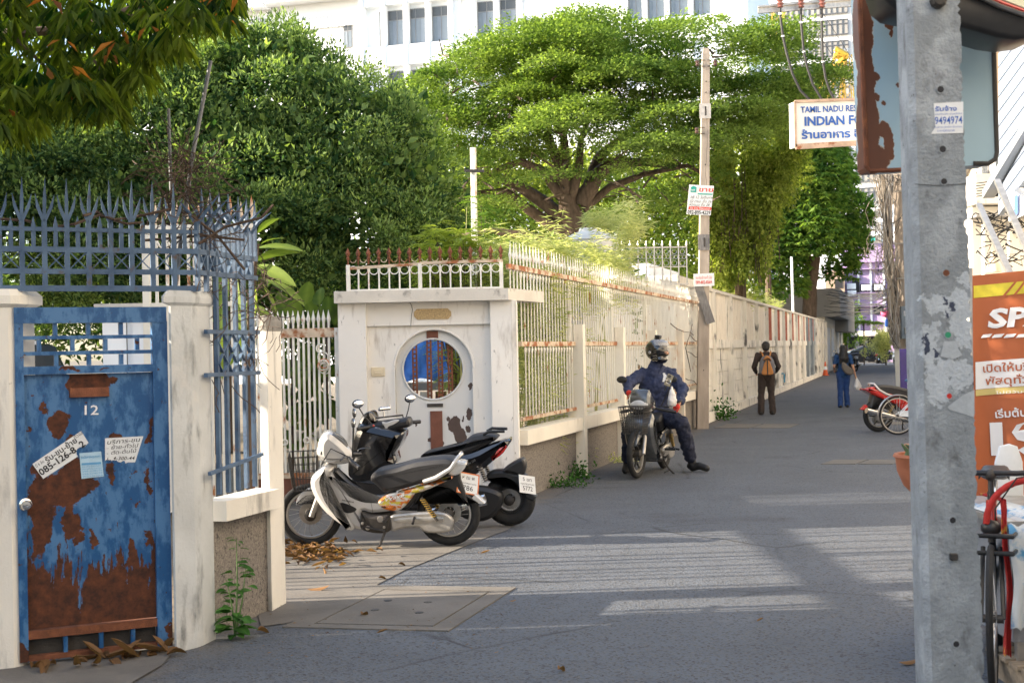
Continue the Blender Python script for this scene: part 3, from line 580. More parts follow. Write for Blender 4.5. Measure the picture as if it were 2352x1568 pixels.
# ================================================================ PORTAL (white gateway with the round window door)
YP = 14.15
PM = Matrix.Translation((0, YP, 0))
def px(x, y): return fr(x, y, YP)
def PX(x): return fr(x, 850, YP)[0]
def PZ(y): return fr(985, y, YP)[1]
portal = thing('gateway', 'white rendered gateway with a flat concrete canopy and an arched door with a round window', 'gateway', (PX(985), YP, 0))
M_portal = mat('portal_plaster', (.84, .81, .75), .85, var=.05, vs=1.3, bump=.15, bs=80, layers=(((.36, .31, .25), 2.6, .56, .22, (3, 3, .6), .9), ((.14, .13, .12), 6, .65, .06, (2, 2, .8), .9)))
zs0, zs1 = PZ(693), PZ(666)
VW = -4.06
ur0 = (PX(1177)*SU+YP*CU)
cor = Vector((PX(1177), YP, 0))
def planprism(b, pts, z0, z1): b.loft([[(p[0], p[1], z0) for p in pts], [(p[0], p[1], z1) for p in pts]])
b = MB(); b.box((PX(778.5), YP, -.02), (PX(842), YP+.35, zs0)); b.build('pilaster', M_portal, portal)
b = MB(); b.box((PX(1128.5), YP, -.02), (PX(1177), YP+.18, zs0)); b.build('pilaster', M_portal, portal)
uc = V(1188, 1100, VW)[0]
q = [Vector((PX(1177)+.002, YP, 0)), Vector((PX(1188), YP+.01, 0)), S(uc+.14, VW), S(uc+.14, VW-.12)]
b = MB(); planprism(b, q, -.02, zs0); b.build('corner_post', M_portal, portal)
b = MB(PM); b.box((PX(842)+.001, .075, PZ(746)), (PX(1128.5)-.001, .33, zs0)); b.build('lintel', M_portal, portal)
# arched wall
yc = 847; Rr = PX(995+91)-PX(995); cxp = PX(995); zc = PZ(yc)
x0, x1 = PX(842)+.001, PX(1128.5)-.001
arc = [(cxp+Rr*math.cos(a), zc+Rr*math.sin(a)) for a in [math.pi*k/24 for k in range(25)]]
b = MB(PM); poly = [(x1, -.02), (x1, PZ(746)-.001), (x0, PZ(746)-.001), (x0, -.02), (cxp-Rr, -.02)]+arc[::-1]+[(cxp+Rr, -.02)]
b.prism(poly, .125, .30); b.build('arched_wall', M_portal, portal)
# door leaf with a real round hole
def blobs_mat(name, base, patch, blobs, wob=.12, rough=.6, edge=None, wscale=7, pre=None):
    m = pre or mat(name, base, rough, var=.05, vs=2, bump=.1); nt = m.node_tree; b = nt.nodes['Principled BSDF']; src = b.inputs['Base Color'].links[0].from_socket
    g = _n(nt, 'ShaderNodeNewGeometry'); wobn = _noise(nt, wscale, 6, .65); sub = _n(nt, 'ShaderNodeVectorMath', operation='SUBTRACT'); nt.links.new(wobn.outputs['Color'], sub.inputs[0]); sub.inputs[1].default_value = (.5, .5, .5)
    scl = _n(nt, 'ShaderNodeVectorMath', operation='SCALE'); nt.links.new(sub.outputs[0], scl.inputs[0]); scl.inputs['Scale'].default_value = wob
    wp = _n(nt, 'ShaderNodeVectorMath', operation='ADD'); nt.links.new(g.outputs['Position'], wp.inputs[0]); nt.links.new(scl.outputs[0], wp.inputs[1]); acc = None
    for P, rx, rz in blobs:
        s_ = _n(nt, 'ShaderNodeVectorMath', operation='SUBTRACT'); nt.links.new(wp.outputs[0], s_.inputs[0]); s_.inputs[1].default_value = P
        k = _n(nt, 'ShaderNodeVectorMath', operation='MULTIPLY'); nt.links.new(s_.outputs[0], k.inputs[0]); k.inputs[1].default_value = (1/rx, .4/rx, 1/rz)
        l = _n(nt, 'ShaderNodeVectorMath', operation='LENGTH'); nt.links.new(k.outputs[0], l.inputs[0]); q = _n(nt, 'ShaderNodeMath', operation='SUBTRACT'); q.inputs[0].default_value = 1; nt.links.new(l.outputs['Value'], q.inputs[1])
        if acc is None: acc = q.outputs[0]
        else: n = _n(nt, 'ShaderNodeMath', operation='MAXIMUM'); nt.links.new(acc, n.inputs[0]); nt.links.new(q.outputs[0], n.inputs[1]); acc = n.outputs[0]
    f = _ramp(nt, acc, 0, .06).outputs[0]; pn = _noise(nt, 15, 6, .6); pc = _mix(nt, pn.outputs[0], c3(patch, .7), c3(patch, 1.3)); 
    if edge:
        e = _ramp(nt, acc, -.22, .0).outputs[0]; src = _mix(nt, e, src, c3(edge))
    nt.links.new(_mix(nt, f, src, pc), b.inputs['Base Color'])
    bp = _n(nt, 'ShaderNodeBump'); bp.invert = True; bp.inputs['Strength'].default_value = .5; bp.inputs['Distance'].default_value = .004; nt.links.new(f, bp.inputs['Height'])
    if pre and b.inputs['Normal'].links: nt.links.new(b.inputs['Normal'].links[0].from_socket, bp.inputs['Normal'])
    nt.links.new(bp.outputs[0], b.inputs['Normal']); return m
db = [(Vector((*[fr(x, y, YP+0.175)[0:1][0]], YP+0.175, fr(x, y, YP+0.175)[1])), rx/212., rz/212.) for x, y, rx, rz in ((1045, 975, 14, 22), (1055, 1000, 14, 22), (1078, 948, 7, 16), (1080, 890, 4, 9), (1075, 985, 6, 10), (1082, 1008, 9, 10), (1030, 962, 4, 6), (985, 1010, 6, 5), (960, 975, 3, 3), (1015, 1015, 4, 6), (1066, 962, 3, 8))]
M_door = blobs_mat('peeling_white_door', (.66, .66, .64), (.085, .055, .045), db, .14)
door = thing('arched_door', 'white arched door with a round window barred by rusty perforated strips, black paint loss at its right edge', 'door', (cxp, YP+0.175, 0))
Ri = PX(992.8+69.5)-PX(992.8); ci = (PX(992.8), PZ(848.3)); N = 48; Ro = Rr-.008
inner = []; outer = []
for k in range(N):
    a = 2*math.pi*k/N; dx, dz = math.cos(a), math.sin(a); inner.append((ci[0]+Ri*dx, ci[1]+Ri*dz))
    if dz >= 0: outer.append((cxp+Ro*dx, zc+Ro*dz))
    else:
        tx = Ro/max(abs(dx), 1e-6); tz = (zc-.03)/max(abs(dz), 1e-6); t_ = min(tx, tz); outer.append((cxp+t_*dx, zc+t_*dz))
# snap the two bottom corners
for sx in (1, -1):
    ang = math.atan2(-(zc-.03), sx*Ro); k = int(round((ang % (2*math.pi))/(2*math.pi)*N)) % N; outer[k] = (cxp+sx*Ro, .03)
b = MB(); vs = []
for y in (YP+0.175, YP+0.225):
    vs += [(p[0], y, p[1]) for p in inner]+[(p[0], y, p[1]) for p in outer]
fs = []
for k in range(N):
    j = (k+1) % N; fs += [(k, j, N+j, N+k), (2*N+k, 3*N+k, 3*N+j, 2*N+j), (k, 2*N+k, 2*N+j, j), (N+k, N+j, 3*N+j, 3*N+k)]
b._add(vs, fs); b.build('door_leaf', M_door, door)
b = MB(); b.torus((ci[0], YP+0.17, ci[1]), Ri+.006, .012, 'y', 48, 8); b.build('window_rim', M_door, door, smooth=60)
b = MB(PM); b.torus((cxp, .125, zc), Rr+.004, .014, 'y', 32, 8, a0=0, a1=math.pi); b.bar((cxp-Rr-.004, .125, 0), (cxp-Rr-.004, .125, zc), .02); b.bar((cxp+Rr+.004, .125, 0), (cxp+Rr+.004, .125, zc), .02); b.build('arch_moulding', M_portal, portal, smooth=60)
b = MB(); b.box((PX(979), YP+0.163, PZ(778)), (PX(1006), YP+0.1745, PZ(759.5))); b.build('top_plate', M_rustpanel, door)
for x in (950, 983.5, 1009.5, 1032.5):
    X = PX(x); dzh = math.sqrt(max(0, Ri*Ri-(X-ci[0])**2)); zl, zh = ci[1]-dzh-.01, ci[1]+dzh+.01; b = MB(); wd = .020
    for s in (-1, 1): b.box((X+s*wd-.009, YP+0.185, zl), (X+s*wd*.5, YP+0.19, zh)) if s < 0 else b.box((X+wd*.5, YP+0.185, zl), (X+wd+.009, YP+0.19, zh))
    nr = int((zh-zl)/.045)
    for i in range(nr+1): zz = zl+(zh-zl)*i/nr; b.box((X-wd*.5-.0005, YP+0.1855, zz-.009), (X+wd*.5+.0005, YP+0.1895, zz+.009))
    b.box((X+wd+.006, YP+0.1905, zl), (X+wd+.009, YP+0.215, zh)); b.build('perforated_strip', M_rust, door)
b = MB(); b.box((PX(977), YP+0.165, PZ(936)), (PX(1014), YP+0.1745, PZ(928))); b.build('letter_slot', M_iron, door)
b = MB(); b.box((PX(975), YP+0.157, PZ(928)), (PX(1016), YP+0.1745, PZ(926))); b.build('slot_hood', M_door, door)
b = MB(); b.box((PX(984), YP+0.16, PZ(1050)), (PX(1012), YP+0.1745, PZ(945.5))); b.build('brown_strip', M_rustpanel, door)
# plaque and doorbell
M_plq = mat('gold_speckled_plaque', (.50, .36, .18), .7, var=.35, vs=70, bump=.5, bs=160)
x0, x1, z0, z1 = PX(952), PX(1038), PZ(733), PZ(708.5); c = .035
b = MB(PM); b.prism([(x0, z0+c), (x0+c, z0), (x1-c, z0), (x1, z0+c), (x1, z1-c), (x1-c, z1), (x0+c, z1), (x0, z1-c)], .062, .0745); b.build('plaque', M_plq, portal)
M_bell = mat('cream_plastic', (.72, .62, .44), .5, var=.06, bump=0)
b = MB(PM); b.bbox((PX(850), .105, PZ(862)), (PX(881.5), .1245, PZ(841)), .006); bl = b.build('doorbell', M_bell, portal)
b = MB(PM); b.bbox((PX(857), .095, PZ(857)), (PX(875), .1045, PZ(847)), .003); b.build('button', M_bell, bl)
# hairline crack and canopy slab
b = MB(PM); b.tube([(PX(x), .0745, PZ(y)) for x, y in ((943, 693), (947, 700), (949, 710), (947, 720), (946, 730), (944.5, 746))], .004, 4); b.build('crack', M_iron, portal)
pts = [Vector((PX(773), YP-.10, 0)), Vector((PX(1171), YP-.10, 0)), S(V(1250, 690, VW+.12)[0], VW+.12), S(V(1250, 690, VW+.12)[0], VW-.5), Vector((PX(773), YP+1.0, 0))]
b = MB(); planprism(b, pts, zs0+.001, zs1); b.build('canopy_slab', M_slab, portal)
# ---- railing on top of the canopy
rr = thing('canopy_railing', 'rusty cream railing with spearheads and rings on top of the white gateway', 'railing', (PX(985), YP, zs1))
zr = PZ(605); X0, X1, X2 = PX(804), PX(969), PX(1160)
def ry(X): return YP-.02
b = MB(); b.bar((X0, YP, PZ(613)), (X1, YP, PZ(605.5)), .03); b.build('top_rail', M_bargold, rr)
b = MB(); b.bar((X1+.001, YP, PZ(604)), (X2, YP, PZ(602)), .03); b.build('top_rail', M_bargold, rr)
b = MB(); b.bar((X0, YP, zs1+.012), (X2, YP, zs1+.012), .02); b.build('bottom_rail', M_barwhite, rr)
for X in (X0, X1, X2-.02): b = MB(); b.box((X-.02, YP-.022, zs1), (X+.02, YP+.022, zr+.0)); b.build('post', M_barwhite, rr)
b = MB(); b.lathe([(.009, 0), (.010, .05), (.022, .07), (.012, .085), (.028, .125), (.0008, .185)], 4); ME_head = b.mesh()
b = MB(); b.torus((0, 0, 0), .046, .0055, 'y', 22, 6); ME_ring = b.mesh(smooth=60)
b = MB(); b.box((-.008, -.008, 0), (.008, .008, 1)); ME_b3 = b.mesh()
b = MB(); b.torus((0, 0, 0), .032, .005, 'y', 12, 5, a0=math.pi, a1=2*math.pi); ME_swag = b.mesh(smooth=60)
xs = [(804+i*(969-804)/7) for i in range(8)]+[969+(i+1)*(1160-969)/8.2 for i in range(8)]
for i, x in enumerate(xs):
    X = PX(x)
    if i not in (0, 7): put('bar', ME_b3, M_barwhite, rr, M=Matrix.Translation((X, YP, zs1+.02)) @ Matrix.Scale(zr-zs1-.035, 4, (0, 0, 1)))
    put('spearhead', ME_head, M_rust, rr, M=Matrix.Translation((X, YP, zr)))
    if i < len(xs)-1:
        Xn = PX((x+xs[i+1])/2); put('ring', ME_ring, M_barwhite, rr, M=Matrix.Translation((Xn, YP, zr-.062))); put('swag', ME_swag, M_bargold, rr, M=Matrix.Translation((Xn, YP, zr+.055)))
# ================================================================ STREET FENCE
fence = thing('street_fence', 'cream iron fence with rusty rails on a concrete ledge between gateway and utility pole', 'fence', S(20, VW))
L4 = -VW
uF0 = V(1188, 1100, VW)[0]; uF1 = V(1612, 975, VW)[0]; uT0 = X2*SU+YP*CU
zl0, zl1 = .60, .765
b = MB(STM); b.box((uF0+.14, L4-.09, zl0), (uF1, L4+.12, zl1)); b.build('ledge', M_wallface, fence)
postU = [V(x, y, VW)[0] for x, y in ((1328, 1080), (1422, 1040), (1497, 1010), (1560, 990))]+[uF1+.02]
edges = [uF0+.14]+postU
for k in range(len(edges)-1):
    b = MB(STM); b.box((edges[k]+(.07 if k else 0), L4+.0, -.02), (edges[k+1]-.08, L4+.10, zl0-.001)); b.build('pebble_dash_panel', M_pebble, fence)
tops = [V(1318, 745, VW)[1], V(1422, 752, VW)[1], V(1497, 759, VW)[1], V(1560, 758, VW)[1], V(1612, 763, VW)[1]]
M_postrust = mat('rust_stained_post', (.74, .66, .54), .8, var=.08, vs=2, bump=.2, layers=(((.55, .28, .10), 3, .50, .2, (2.5, 2.5, .5), .9),))
for k, (u, z) in enumerate(zip(postU, tops)):
    b = MB(STM); b.box((u-.075, L4-.115, -.02), (u+.075, L4+.10, z)); b.build('post', M_postrust if k == 3 else M_wallface, fence)
for u in postU[:-1]:
    b = MB(STM); b.box((u-.20, L4+.02, 1.76), (u-.12, L4+.08, 2.55)); b.build('upper_post', M_barwhite, fence)
for k in range(len(edges)-1):
    a, c = edges[k]+.08, edges[k+1]-.08
    b = MB(STM); b.box((a, L4-.02, 1.69), (c, L4+.03, 1.745)); b.build('middle_rail', M_bargold, fence)
    b = MB(STM); b.box((a, L4-.02, .86), (c, L4+.02, .90)); b.build('lower_rail', M_bargold, fence)
b = MB(STM); b.box((uT0, L4-.03, 2.53), (uF1, L4+.03, 2.585)); b.build('top_rail', M_bargold, fence)
b = MB(); b.box((-.009, -.0055, 0), (.009, .0055, .775)); b.loft([[(-.009, -.007, .69), (.009, -.007, .69), (.009, .007, .69), (-.009, .007, .69)], [(-.026, -.010, .74), (.026, -.010, .74), (.026, .010, .74), (-.026, .010, .74)], [(-.009, -.007, .775), (.009, -.007, .775), (.009, .007, .775), (-.009, .007, .775)]]); ME_fb = b.mesh()
b = MB(); b.lathe([(.008, 0), (.009, .06), (.020, .10), (.012, .14), (.0008, .26)], 4); ME_fs = b.mesh()
u = uT0+.06; k = 0
while u < uF1-.03:
    if u > uF0+.30 and min(abs(u-p) for p in postU) > .09: put('lower_bar', ME_fb, M_barwhite, fence, M=STM @ Matrix.Translation((u, L4, .90)) @ Matrix.Scale(.79/.775, 4, (0, 0, 1)))
    if u > V(1250, 690, VW)[0]: put('upper_bar', ME_fb, M_barwhite, fence, M=STM @ Matrix.Translation((u, L4, 1.746)) @ Matrix.Scale(.785/.775, 4, (0, 0, 1)))
    else: put('upper_bar', ME_fb, M_barwhite, fence, M=STM @ Matrix.Translation((u, L4, 1.746 if u > uF0+.25 else zs1)) @ Matrix.Scale((.785 if u > uF0+.25 else 2.53-zs1)/.775, 4, (0, 0, 1)))
    put('spike', ME_fs, M_bargold if k % 3 else M_barwhite, fence, M=STM @ Matrix.Translation((u, L4, 2.585)) @ Matrix.Rotation(random.uniform(-.12, .12), 4, 'Y')); u += .135; k += 1
b = MB(STM)
for pts in (((1540, 745), (1570, 760), (1600, 770)), ((1585, 770), (1610, 790), (1625, 800)), ((1580, 810), (1612, 822), (1625, 830)), ((1575, 870), (1600, 880), (1618, 890)), ((1590, 745), (1575, 800), (1590, 870))):
    pp = []
    for i in range(len(pts)-1):
        for t_ in (0, .25, .5, .75): pp.append((pts[i][0]+(pts[i+1][0]-pts[i][0])*t_, pts[i][1]+(pts[i+1][1]-pts[i][1])*t_+random.uniform(-3, 3)))
    b.tube([(V(x, y, VW+.12)[0], L4-.12, V(x, y, VW+.12)[1]) for x, y in pp], .008, 4)
b.build('dry_vine', M_twig, label='thin dead creeper stems climbing the fence behind the rider', cat='dry vine')
# ================================================================ shed wall, tank, ornamental railing behind the fence
M_corr = mat('white_corrugated_sheet', (.70, .71, .70), .55, var=.08, vs=1, bump=.05)
sh = thing('sheet_screen', 'white corrugated sheet screen standing behind the fence near the utility pole', 'screen', S(22, -4.9))
b = MB(STM); pts = []; n = 90
for i in range(n+1): u = 20.3+(uF1-20.3)*i/n; pts.append((u, 4.85+.018*math.sin(i*2.1)))
b.loft([[(p[0], p[1], .5) for p in pts]+[(p[0], p[1]+.01, .5) for p in pts[::-1]], [(p[0], p[1], 2.5) for p in pts]+[(p[0], p[1]+.01, 2.5) for p in pts[::-1]]]); b.build('sheet', M_corr, sh)
YT = 24.
tk = thing('water_tank', 'round ribbed white water tank half hidden by bamboo behind the fence', 'water tank', A(1357, 800, YT))
M_tank = mat('tank_polyethylene', (.62, .62, .58), .4, var=.1, vs=1.5, bump=.05)
R = .51; c = A(1357, 565, YT); zt = A(1357, 548, YT-.5).z; zb = zt-1.3; prof = [(R, zb)]
for k in range(9): z = zb+(zt-zb)*k/9; prof += [(R, z+.01), (R, z+.09), (R-.02, z+.11), (R-.02, z+.135)]
prof += [(R, zt)]; MB(Matrix.Translation((c.x, YT, 0))).lathe(prof, 36).build('tank_body', M_tank, tk, smooth=35)
MB(Matrix.Translation((c.x, YT, 0))).lathe([(R+.001, zt+.001), (R-.06, zt+.07), (R-.2, zt+.14), (.22, zt+.17), (.2, zt+.23), (.0, zt+.24)], 36).build('tank_lid', M_tank, tk, smooth=35)
MB(Matrix.Translation((c.x, YT, 0))).lathe([(.45, 0), (.45, zb-.002)], 12).build('stand', M_slab, tk)
YO = 25.2
orn = thing('ornamental_railing', 'grey wrought-iron railing with scrolls standing behind the bamboo, left of the utility pole', 'railing', A(1500, 700, YO))
b = MB(); b.bar(A(1425, 570, YO), A(1578, 567, YO), .025); b.build('rail', M_alu, orn); b = MB(); b.bar(A(1425, 655, YO), A(1582, 652, YO), .03); b.build('rail', M_alu, orn)
b = MB(); b.bar(A(1425, 615, YO), A(1578, 612, YO), .018); b.build('rail', M_alu, orn)
for i in range(9):
    x = 1428+i*18.6; b = MB(); b.bar(A(x+1.5, 655, YO), A(x, 563, YO), .022); b.build('bar', M_alu, orn); b = MB(); b.tube([A(x, 563, YO), A(x, 552, YO)], [.02, .001], 5); b.build('spear_tip', M_alu, orn)
    if i < 8:
        for dx, yy, R in ((5, 590, .035), (13, 590, .035), (9, 604, .05), (9, 578, .045)): P = A(x+dx, yy, YO); b = MB(); b.torus(P, R, .007, 'y', 12, 5); b.build('scroll', M_alu, orn)
ob = thing('outbuilding', 'small stained concrete outbuilding with a flat roof just behind the utility pole', 'outbuilding', A(1600, 700, 27.5))
b = MB(STM); ua, ub = 26.3, 31.0; zt = A(1600, 655, 27).z
b.box((ua, 4.35, 0), (ub, 7.6, zt)); b.build('wall', M_wallface, ob); b = MB(STM); b.box((ua-.25, 4.28, zt+.001), (ub, 7.8, zt+.18)); b.build('roof_slab', M_slab, ob)
b = MB(STM); b.box((ua-.02, 4.9, zt+.181), (ub-1, 7.4, zt+.45)); b.build('parapet', M_whitebld, ob)
# ================================================================ FAR STREET WALL
fw = thing('street_wall', 'long rust-streaked cream wall with pilasters and recessed block panels beyond the utility pole', 'wall', S(50, VW))
uW0, uW1 = uF1+.35, 76.0
zt = V(1693, 681, -4.06)[1]
M_far = mat('blistered_wall_paint', (.82, .78, .69), .85, var=.08, vs=1.2, bump=.3, bs=30, layers=(((.16, .15, .14), 2.4, .56, .10, (1.8, 1.8, .6), .95), ((.40, .30, .20), 5, .60, .2, (3, 3, .4), .9)))
M_far2 = mat('grey_blue_wall_paint', (.30, .34, .36), .85, var=.2, vs=1.2, bump=.3, bs=30, layers=(((.14, .14, .14), 2.4, .55, .2, None, .95),))
M_redsheet = mat('red_rust_sheet', (.36, .10, .055), .8, var=.4, vs=5, bump=.4, bs=40, stretch=(3, 3, .5), layers=(((.60, .52, .42), 5, .64, .06, (3, 3, .45), .85),))
M_ribsheet = mat('cream_rib_sheet', (.74, .68, .58), .8, var=.15, vs=5, bump=.2, stretch=(6, 6, .4), layers=(((.36, .20, .11), 6, .60, .12, (4, 4, .4), .85),))
b = MB(STM); b.box((uW0, L4+.12, 0), (uW1, L4+.30, zt-.02)); b.build('wall_core', M_far, fw)
b = MB(STM); b.box((uW0, L4-.06, -.02), (uW1, L4+.119, .20)); b.build('plinth', M_far, fw)
b = MB(STM); b.box((uW0, L4-.03, zt-.05), (uW1, L4+.34, zt+.02)); b.build('coping', M_slab, fw)
pil = []; u = uW0
while u < uW1:
    pil.append(u); u += 3.05 if u > 29 else 1.6
for k, u in enumerate(pil):
    m = M_far2 if 58 < u < 66 else M_far
    b = MB(STM); b.box((u, L4-.02, .201), (u+.26, L4+.119, zt-.051)); b.box((u+.03, L4-.07, .201), (u+.08, L4-.021, zt-.051)); b.build('pilaster', m, fw)
    nx = pil[k+1] if k+1 < len(pil) else uW1; a, c = u+.262, nx-.002
    b = MB(STM); b.box((a, L4+.0, 1.60), (c, L4+.118, 1.80)); b.build('beam', m, fw)
    if k < 7:
        for r in range(5):
            n = 3; off = .5*(r % 2); z0 = .205+r*.279
            for j in range(n+1):
                x0 = max(a, a+(c-a)*(j-off)/n)+.006; x1 = min(c, a+(c-a)*(j+1-off)/n)-.006
                if x1-x0 < .1: continue
                b = MB(STM); b.box((x0, L4+.045+random.uniform(0, .006), z0+.005), (x1, L4+.119, z0+.274)); b.build('block', m, fw)
    else: b = MB(STM); b.box((a, L4+.05, .205), (c, L4+.119, 1.599)); b.build('block_panel', m, fw)
    mm = M_redsheet if 40 < u < 64 else M_ribsheet; w_ = (c-a)*(.42 if 40 < u else .6)
    a_ = a+.22*(c-a); b = MB(STM); n = 14; P = []
    for i in range(n*2+1): P.append((a_+w_*i/(n*2), L4+.025+(.02 if i % 2 else 0)))
    b.loft([[(p[0], p[1], 1.801) for p in P]+[(p[0], p[1]+.006, 1.801) for p in P[::-1]], [(p[0], p[1], zt-.051) for p in P]+[(p[0], p[1]+.006, zt-.051) for p in P[::-1]]]); b.build('rusty_sheet', mm, fw)
    b = MB(STM); b.box((a, L4+.05, 1.801), (c, L4+.119, zt-.051)); b.box((a_+w_+.01, L4+.03, 1.801), (c, L4+.049, zt-.051)); b.build('render_panel', m, fw)
# blue standpipe on the wall
M_pvc = mat('blue_pvc', (.05, .30, .48), .4, bump=0)
P = [(1801, 878, 0), (1801, 880, .03)]
b = MB(); u0, z0 = V(1800, 888, -3.98); b.tube([S(u0, -3.95, z0+.15), S(u0, -3.95, z0+.45), S(u0-.35, -3.95, z0+.47), S(u0-.36, -4.02, z0+.47)], .025, 8); b.build('water_pipe', M_pvc, label='short blue plastic water pipe bent against the wall beside the walking man', cat='pipe')
# ================================================================ UTILITY POLE beside the fence
pb = G(1613, 984); up = thing('utility_pole', 'brown concrete utility pole with small insulators at the end of the fence', 'utility pole', pb)
pt = A(1621, 112, pb.y)
def onpole(y, dy=0):
    t_ = (984-y)/(984-112); return pb.lerp(pt, t_)+Vector((0, dy, 0))
w0, w1 = .115, .072
b = MB(); rings = []
for t_ in (0, .5, .985, 1):
    p = pb.lerp(pt, t_); w_ = (w0+(w1-w0)*t_)*(1 if t_ < .99 else .7); rings.append([(p.x-w_, p.y-w_, p.z), (p.x+w_, p.y-w_, p.z), (p.x+w_, p.y+w_, p.z), (p.x-w_, p.y+w_, p.z)])
b.loft(rings); b.build('shaft', M_brownconc, up)
M_ins = mat('brown_ceramic', (.10, .06, .05), .25, var=.1, bump=0)
for y, sx in ((148, -1), (148, 1), (302, -1)):
    p = onpole(y)+Vector((sx*.15, -.1, 0)); b = MB(); b.bar(p+Vector((-sx*.13, 0, .06)), p+Vector((sx*.06, 0, .06)), .012); b.bar(p+Vector((-sx*.13, 0, -.06)), p+Vector((sx*.06, 0, -.06)), .012); o = b.build('insulator_bracket', M_iron, up)
    MB(Matrix.Translation(p+Vector((sx*.03, 0, -.05)))).lathe([(.03, 0), (.045, .02), (.025, .05), (.045, .08), (.03, .10)], 10).build('insulator', M_ins, o, smooth=50)
for y0, y1, m in ((275, 241, M_alu), (576, 540, M_wood)):
    a, c = onpole(y0, -.12), onpole(y1, -.12); b = MB(); b.box((a.x-.13, a.y-.01, a.z), (a.x+.10, a.y, c.z)); o = b.build('mounting_plate', m, up)
    b = MB(); b.box((a.x-.02, a.y-.025, (a.z+c.z)/2-.09), (a.x+.01, a.y-.0105, (a.z+c.z)/2+.09)); b.build('slot', M_iron, o)
for y in (190, 215, 380, 700, 850):
    p = onpole(y, -.1); MB(Matrix.Translation(p) @ Matrix.Rotation(math.pi/2, 4, 'X')).lathe([(.012, -.02), (.012, .018)], 8).build('bolt_hole', M_iron, up)
b = MB(); b.tube([onpole(y, -.125)+Vector((dx, 0, 0)) for y, dx in ((275, .02), (330, .03), (400, .0), (430, .03))], .004, 4); b.build('thin_wire', M_cable, up)
wd = thing('wooden_board', 'grey weathered board hanging crooked on the utility pole below the small red-lettered sign', 'board', onpole(700, -.15))
P0, P1 = A(1604, 655, pb.y-.15), A(1633, 742, pb.y-.15); b = MB(); b.bar(P0, P1, .17, .03, up=(0, 1, 0)) ; b.build('board', M_wood, wd)
Ys = pb.y-.16
def fsign(name, lab, quad, m, Y, th=.012, cat='sign'):
    P = [A(x, y, Y) for x, y in quad]; t = thing(name, lab, cat, sum(P, Vector())/len(P)); b = MB(); b.loft([[p for p in P], [p+Vector((0, th, 0)) for p in P]]); b.build('board', m, t); return t
def ftext(body, x0, y0, x1, y1, hpx, m, par, Y, **k): return text(body, A(x0, y0, Y), A(x1, y1, Y), hpx*Y/F, (0, -1, 0), m, par, lift=.004, **k)
sg = fsign('sale_poster', 'white poster with red and black Thai sale lettering high on the utility pole', [(1583.5, 424), (1640, 427), (1632, 495), (1577, 492)], M_paper, Ys)
def fq(quad, m, par, nm, Y, off=.003): P = [A(x, y, Y)+Vector((0, -off, 0)) for x, y in quad]; b = MB(); b._add(P, [tuple(range(len(P)))]); return b.build(nm, m, par)
M_teal = mat('teal_ink', (.02, .30, .24), .6, bump=0)
fq([(1587, 430), (1593, 427), (1600, 430), (1599, 442), (1586, 442)], M_teal, sg, 'house_logo', Ys); ftext('hv', 1589, 440, 1597, 438, 6, M_inkwhite, sg, Ys-.002)
ftext('ขาย', 1605, 440, 1638, 441, 10, M_inkred, sg, Ys, bold=.02); fq([(1603, 444), (1637, 445), (1636, 448), (1602, 447)], M_teal, sg, 'printed_band', Ys)
ftext('Idl 12 Sathorn', 1586, 456, 1636, 457, 7, M_inkblack, sg, Ys, shear=.3); ftext('32 ตรม. ชั้น 26', 1584, 465, 1634, 466, 6, M_inkblack, sg, Ys, shear=.3); ftext('ห้องมุม ชั้น 28', 1583, 473, 1630, 474, 6, M_inkblack, sg, Ys, shear=.3)
fq([(1582, 474), (1634, 476), (1633, 483), (1581, 481)], M_inkred, sg, 'printed_band', Ys); ftext('ซื้อ ขาย รีไฟแนนซ์', 1585, 480, 1630, 481.5, 4, M_inkwhite, sg, Ys-.002)
ftext('092-895-4229', 1579, 491, 1631, 493, 8.5, M_inkblack, sg, Ys, bold=.02)
sg = fsign('service_sign', 'small white sign with red phone number fixed low on the utility pole', [(1593, 629), (1640, 627), (1641, 656), (1594, 658)], M_paper, Ys-.05)
ftext('รอรับจ้างทั่วไป', 1598, 641, 1635, 640, 6, M_inkred, sg, Ys-.05); ftext('089-802-8569', 1598, 652, 1635, 651, 7.5, M_inkred, sg, Ys-.05, bold=.02)
# white square post with a crossarm behind the gateway
YWp = 17.5; wp_ = thing('square_post', 'white rust-stained square post with a short crossarm, in front of the spreading tree', 'post', (A(1090, 700, YWp).x, YWp, 0))
b = MB(); p0, p1 = A(1092, 700, YWp), A(1086.5, 340, YWp); p0.z = 0; b.bar(p0, p1, .085, .06); b.build('post', M_barwhite, wp_); b = MB(); b.bar(A(1066, 392, YWp-.06), A(1112, 393, YWp-.06), .035); b.build('crossarm', M_iron, wp_)
b = MB(); b.tube([A(1090, 430, YWp-.06), A(1085, 450, YWp-.07), A(1084, 520, YWp-.06), A(1090, 600, YWp-.06)], .01, 6); b.build('conduit', M_tank, wp_)
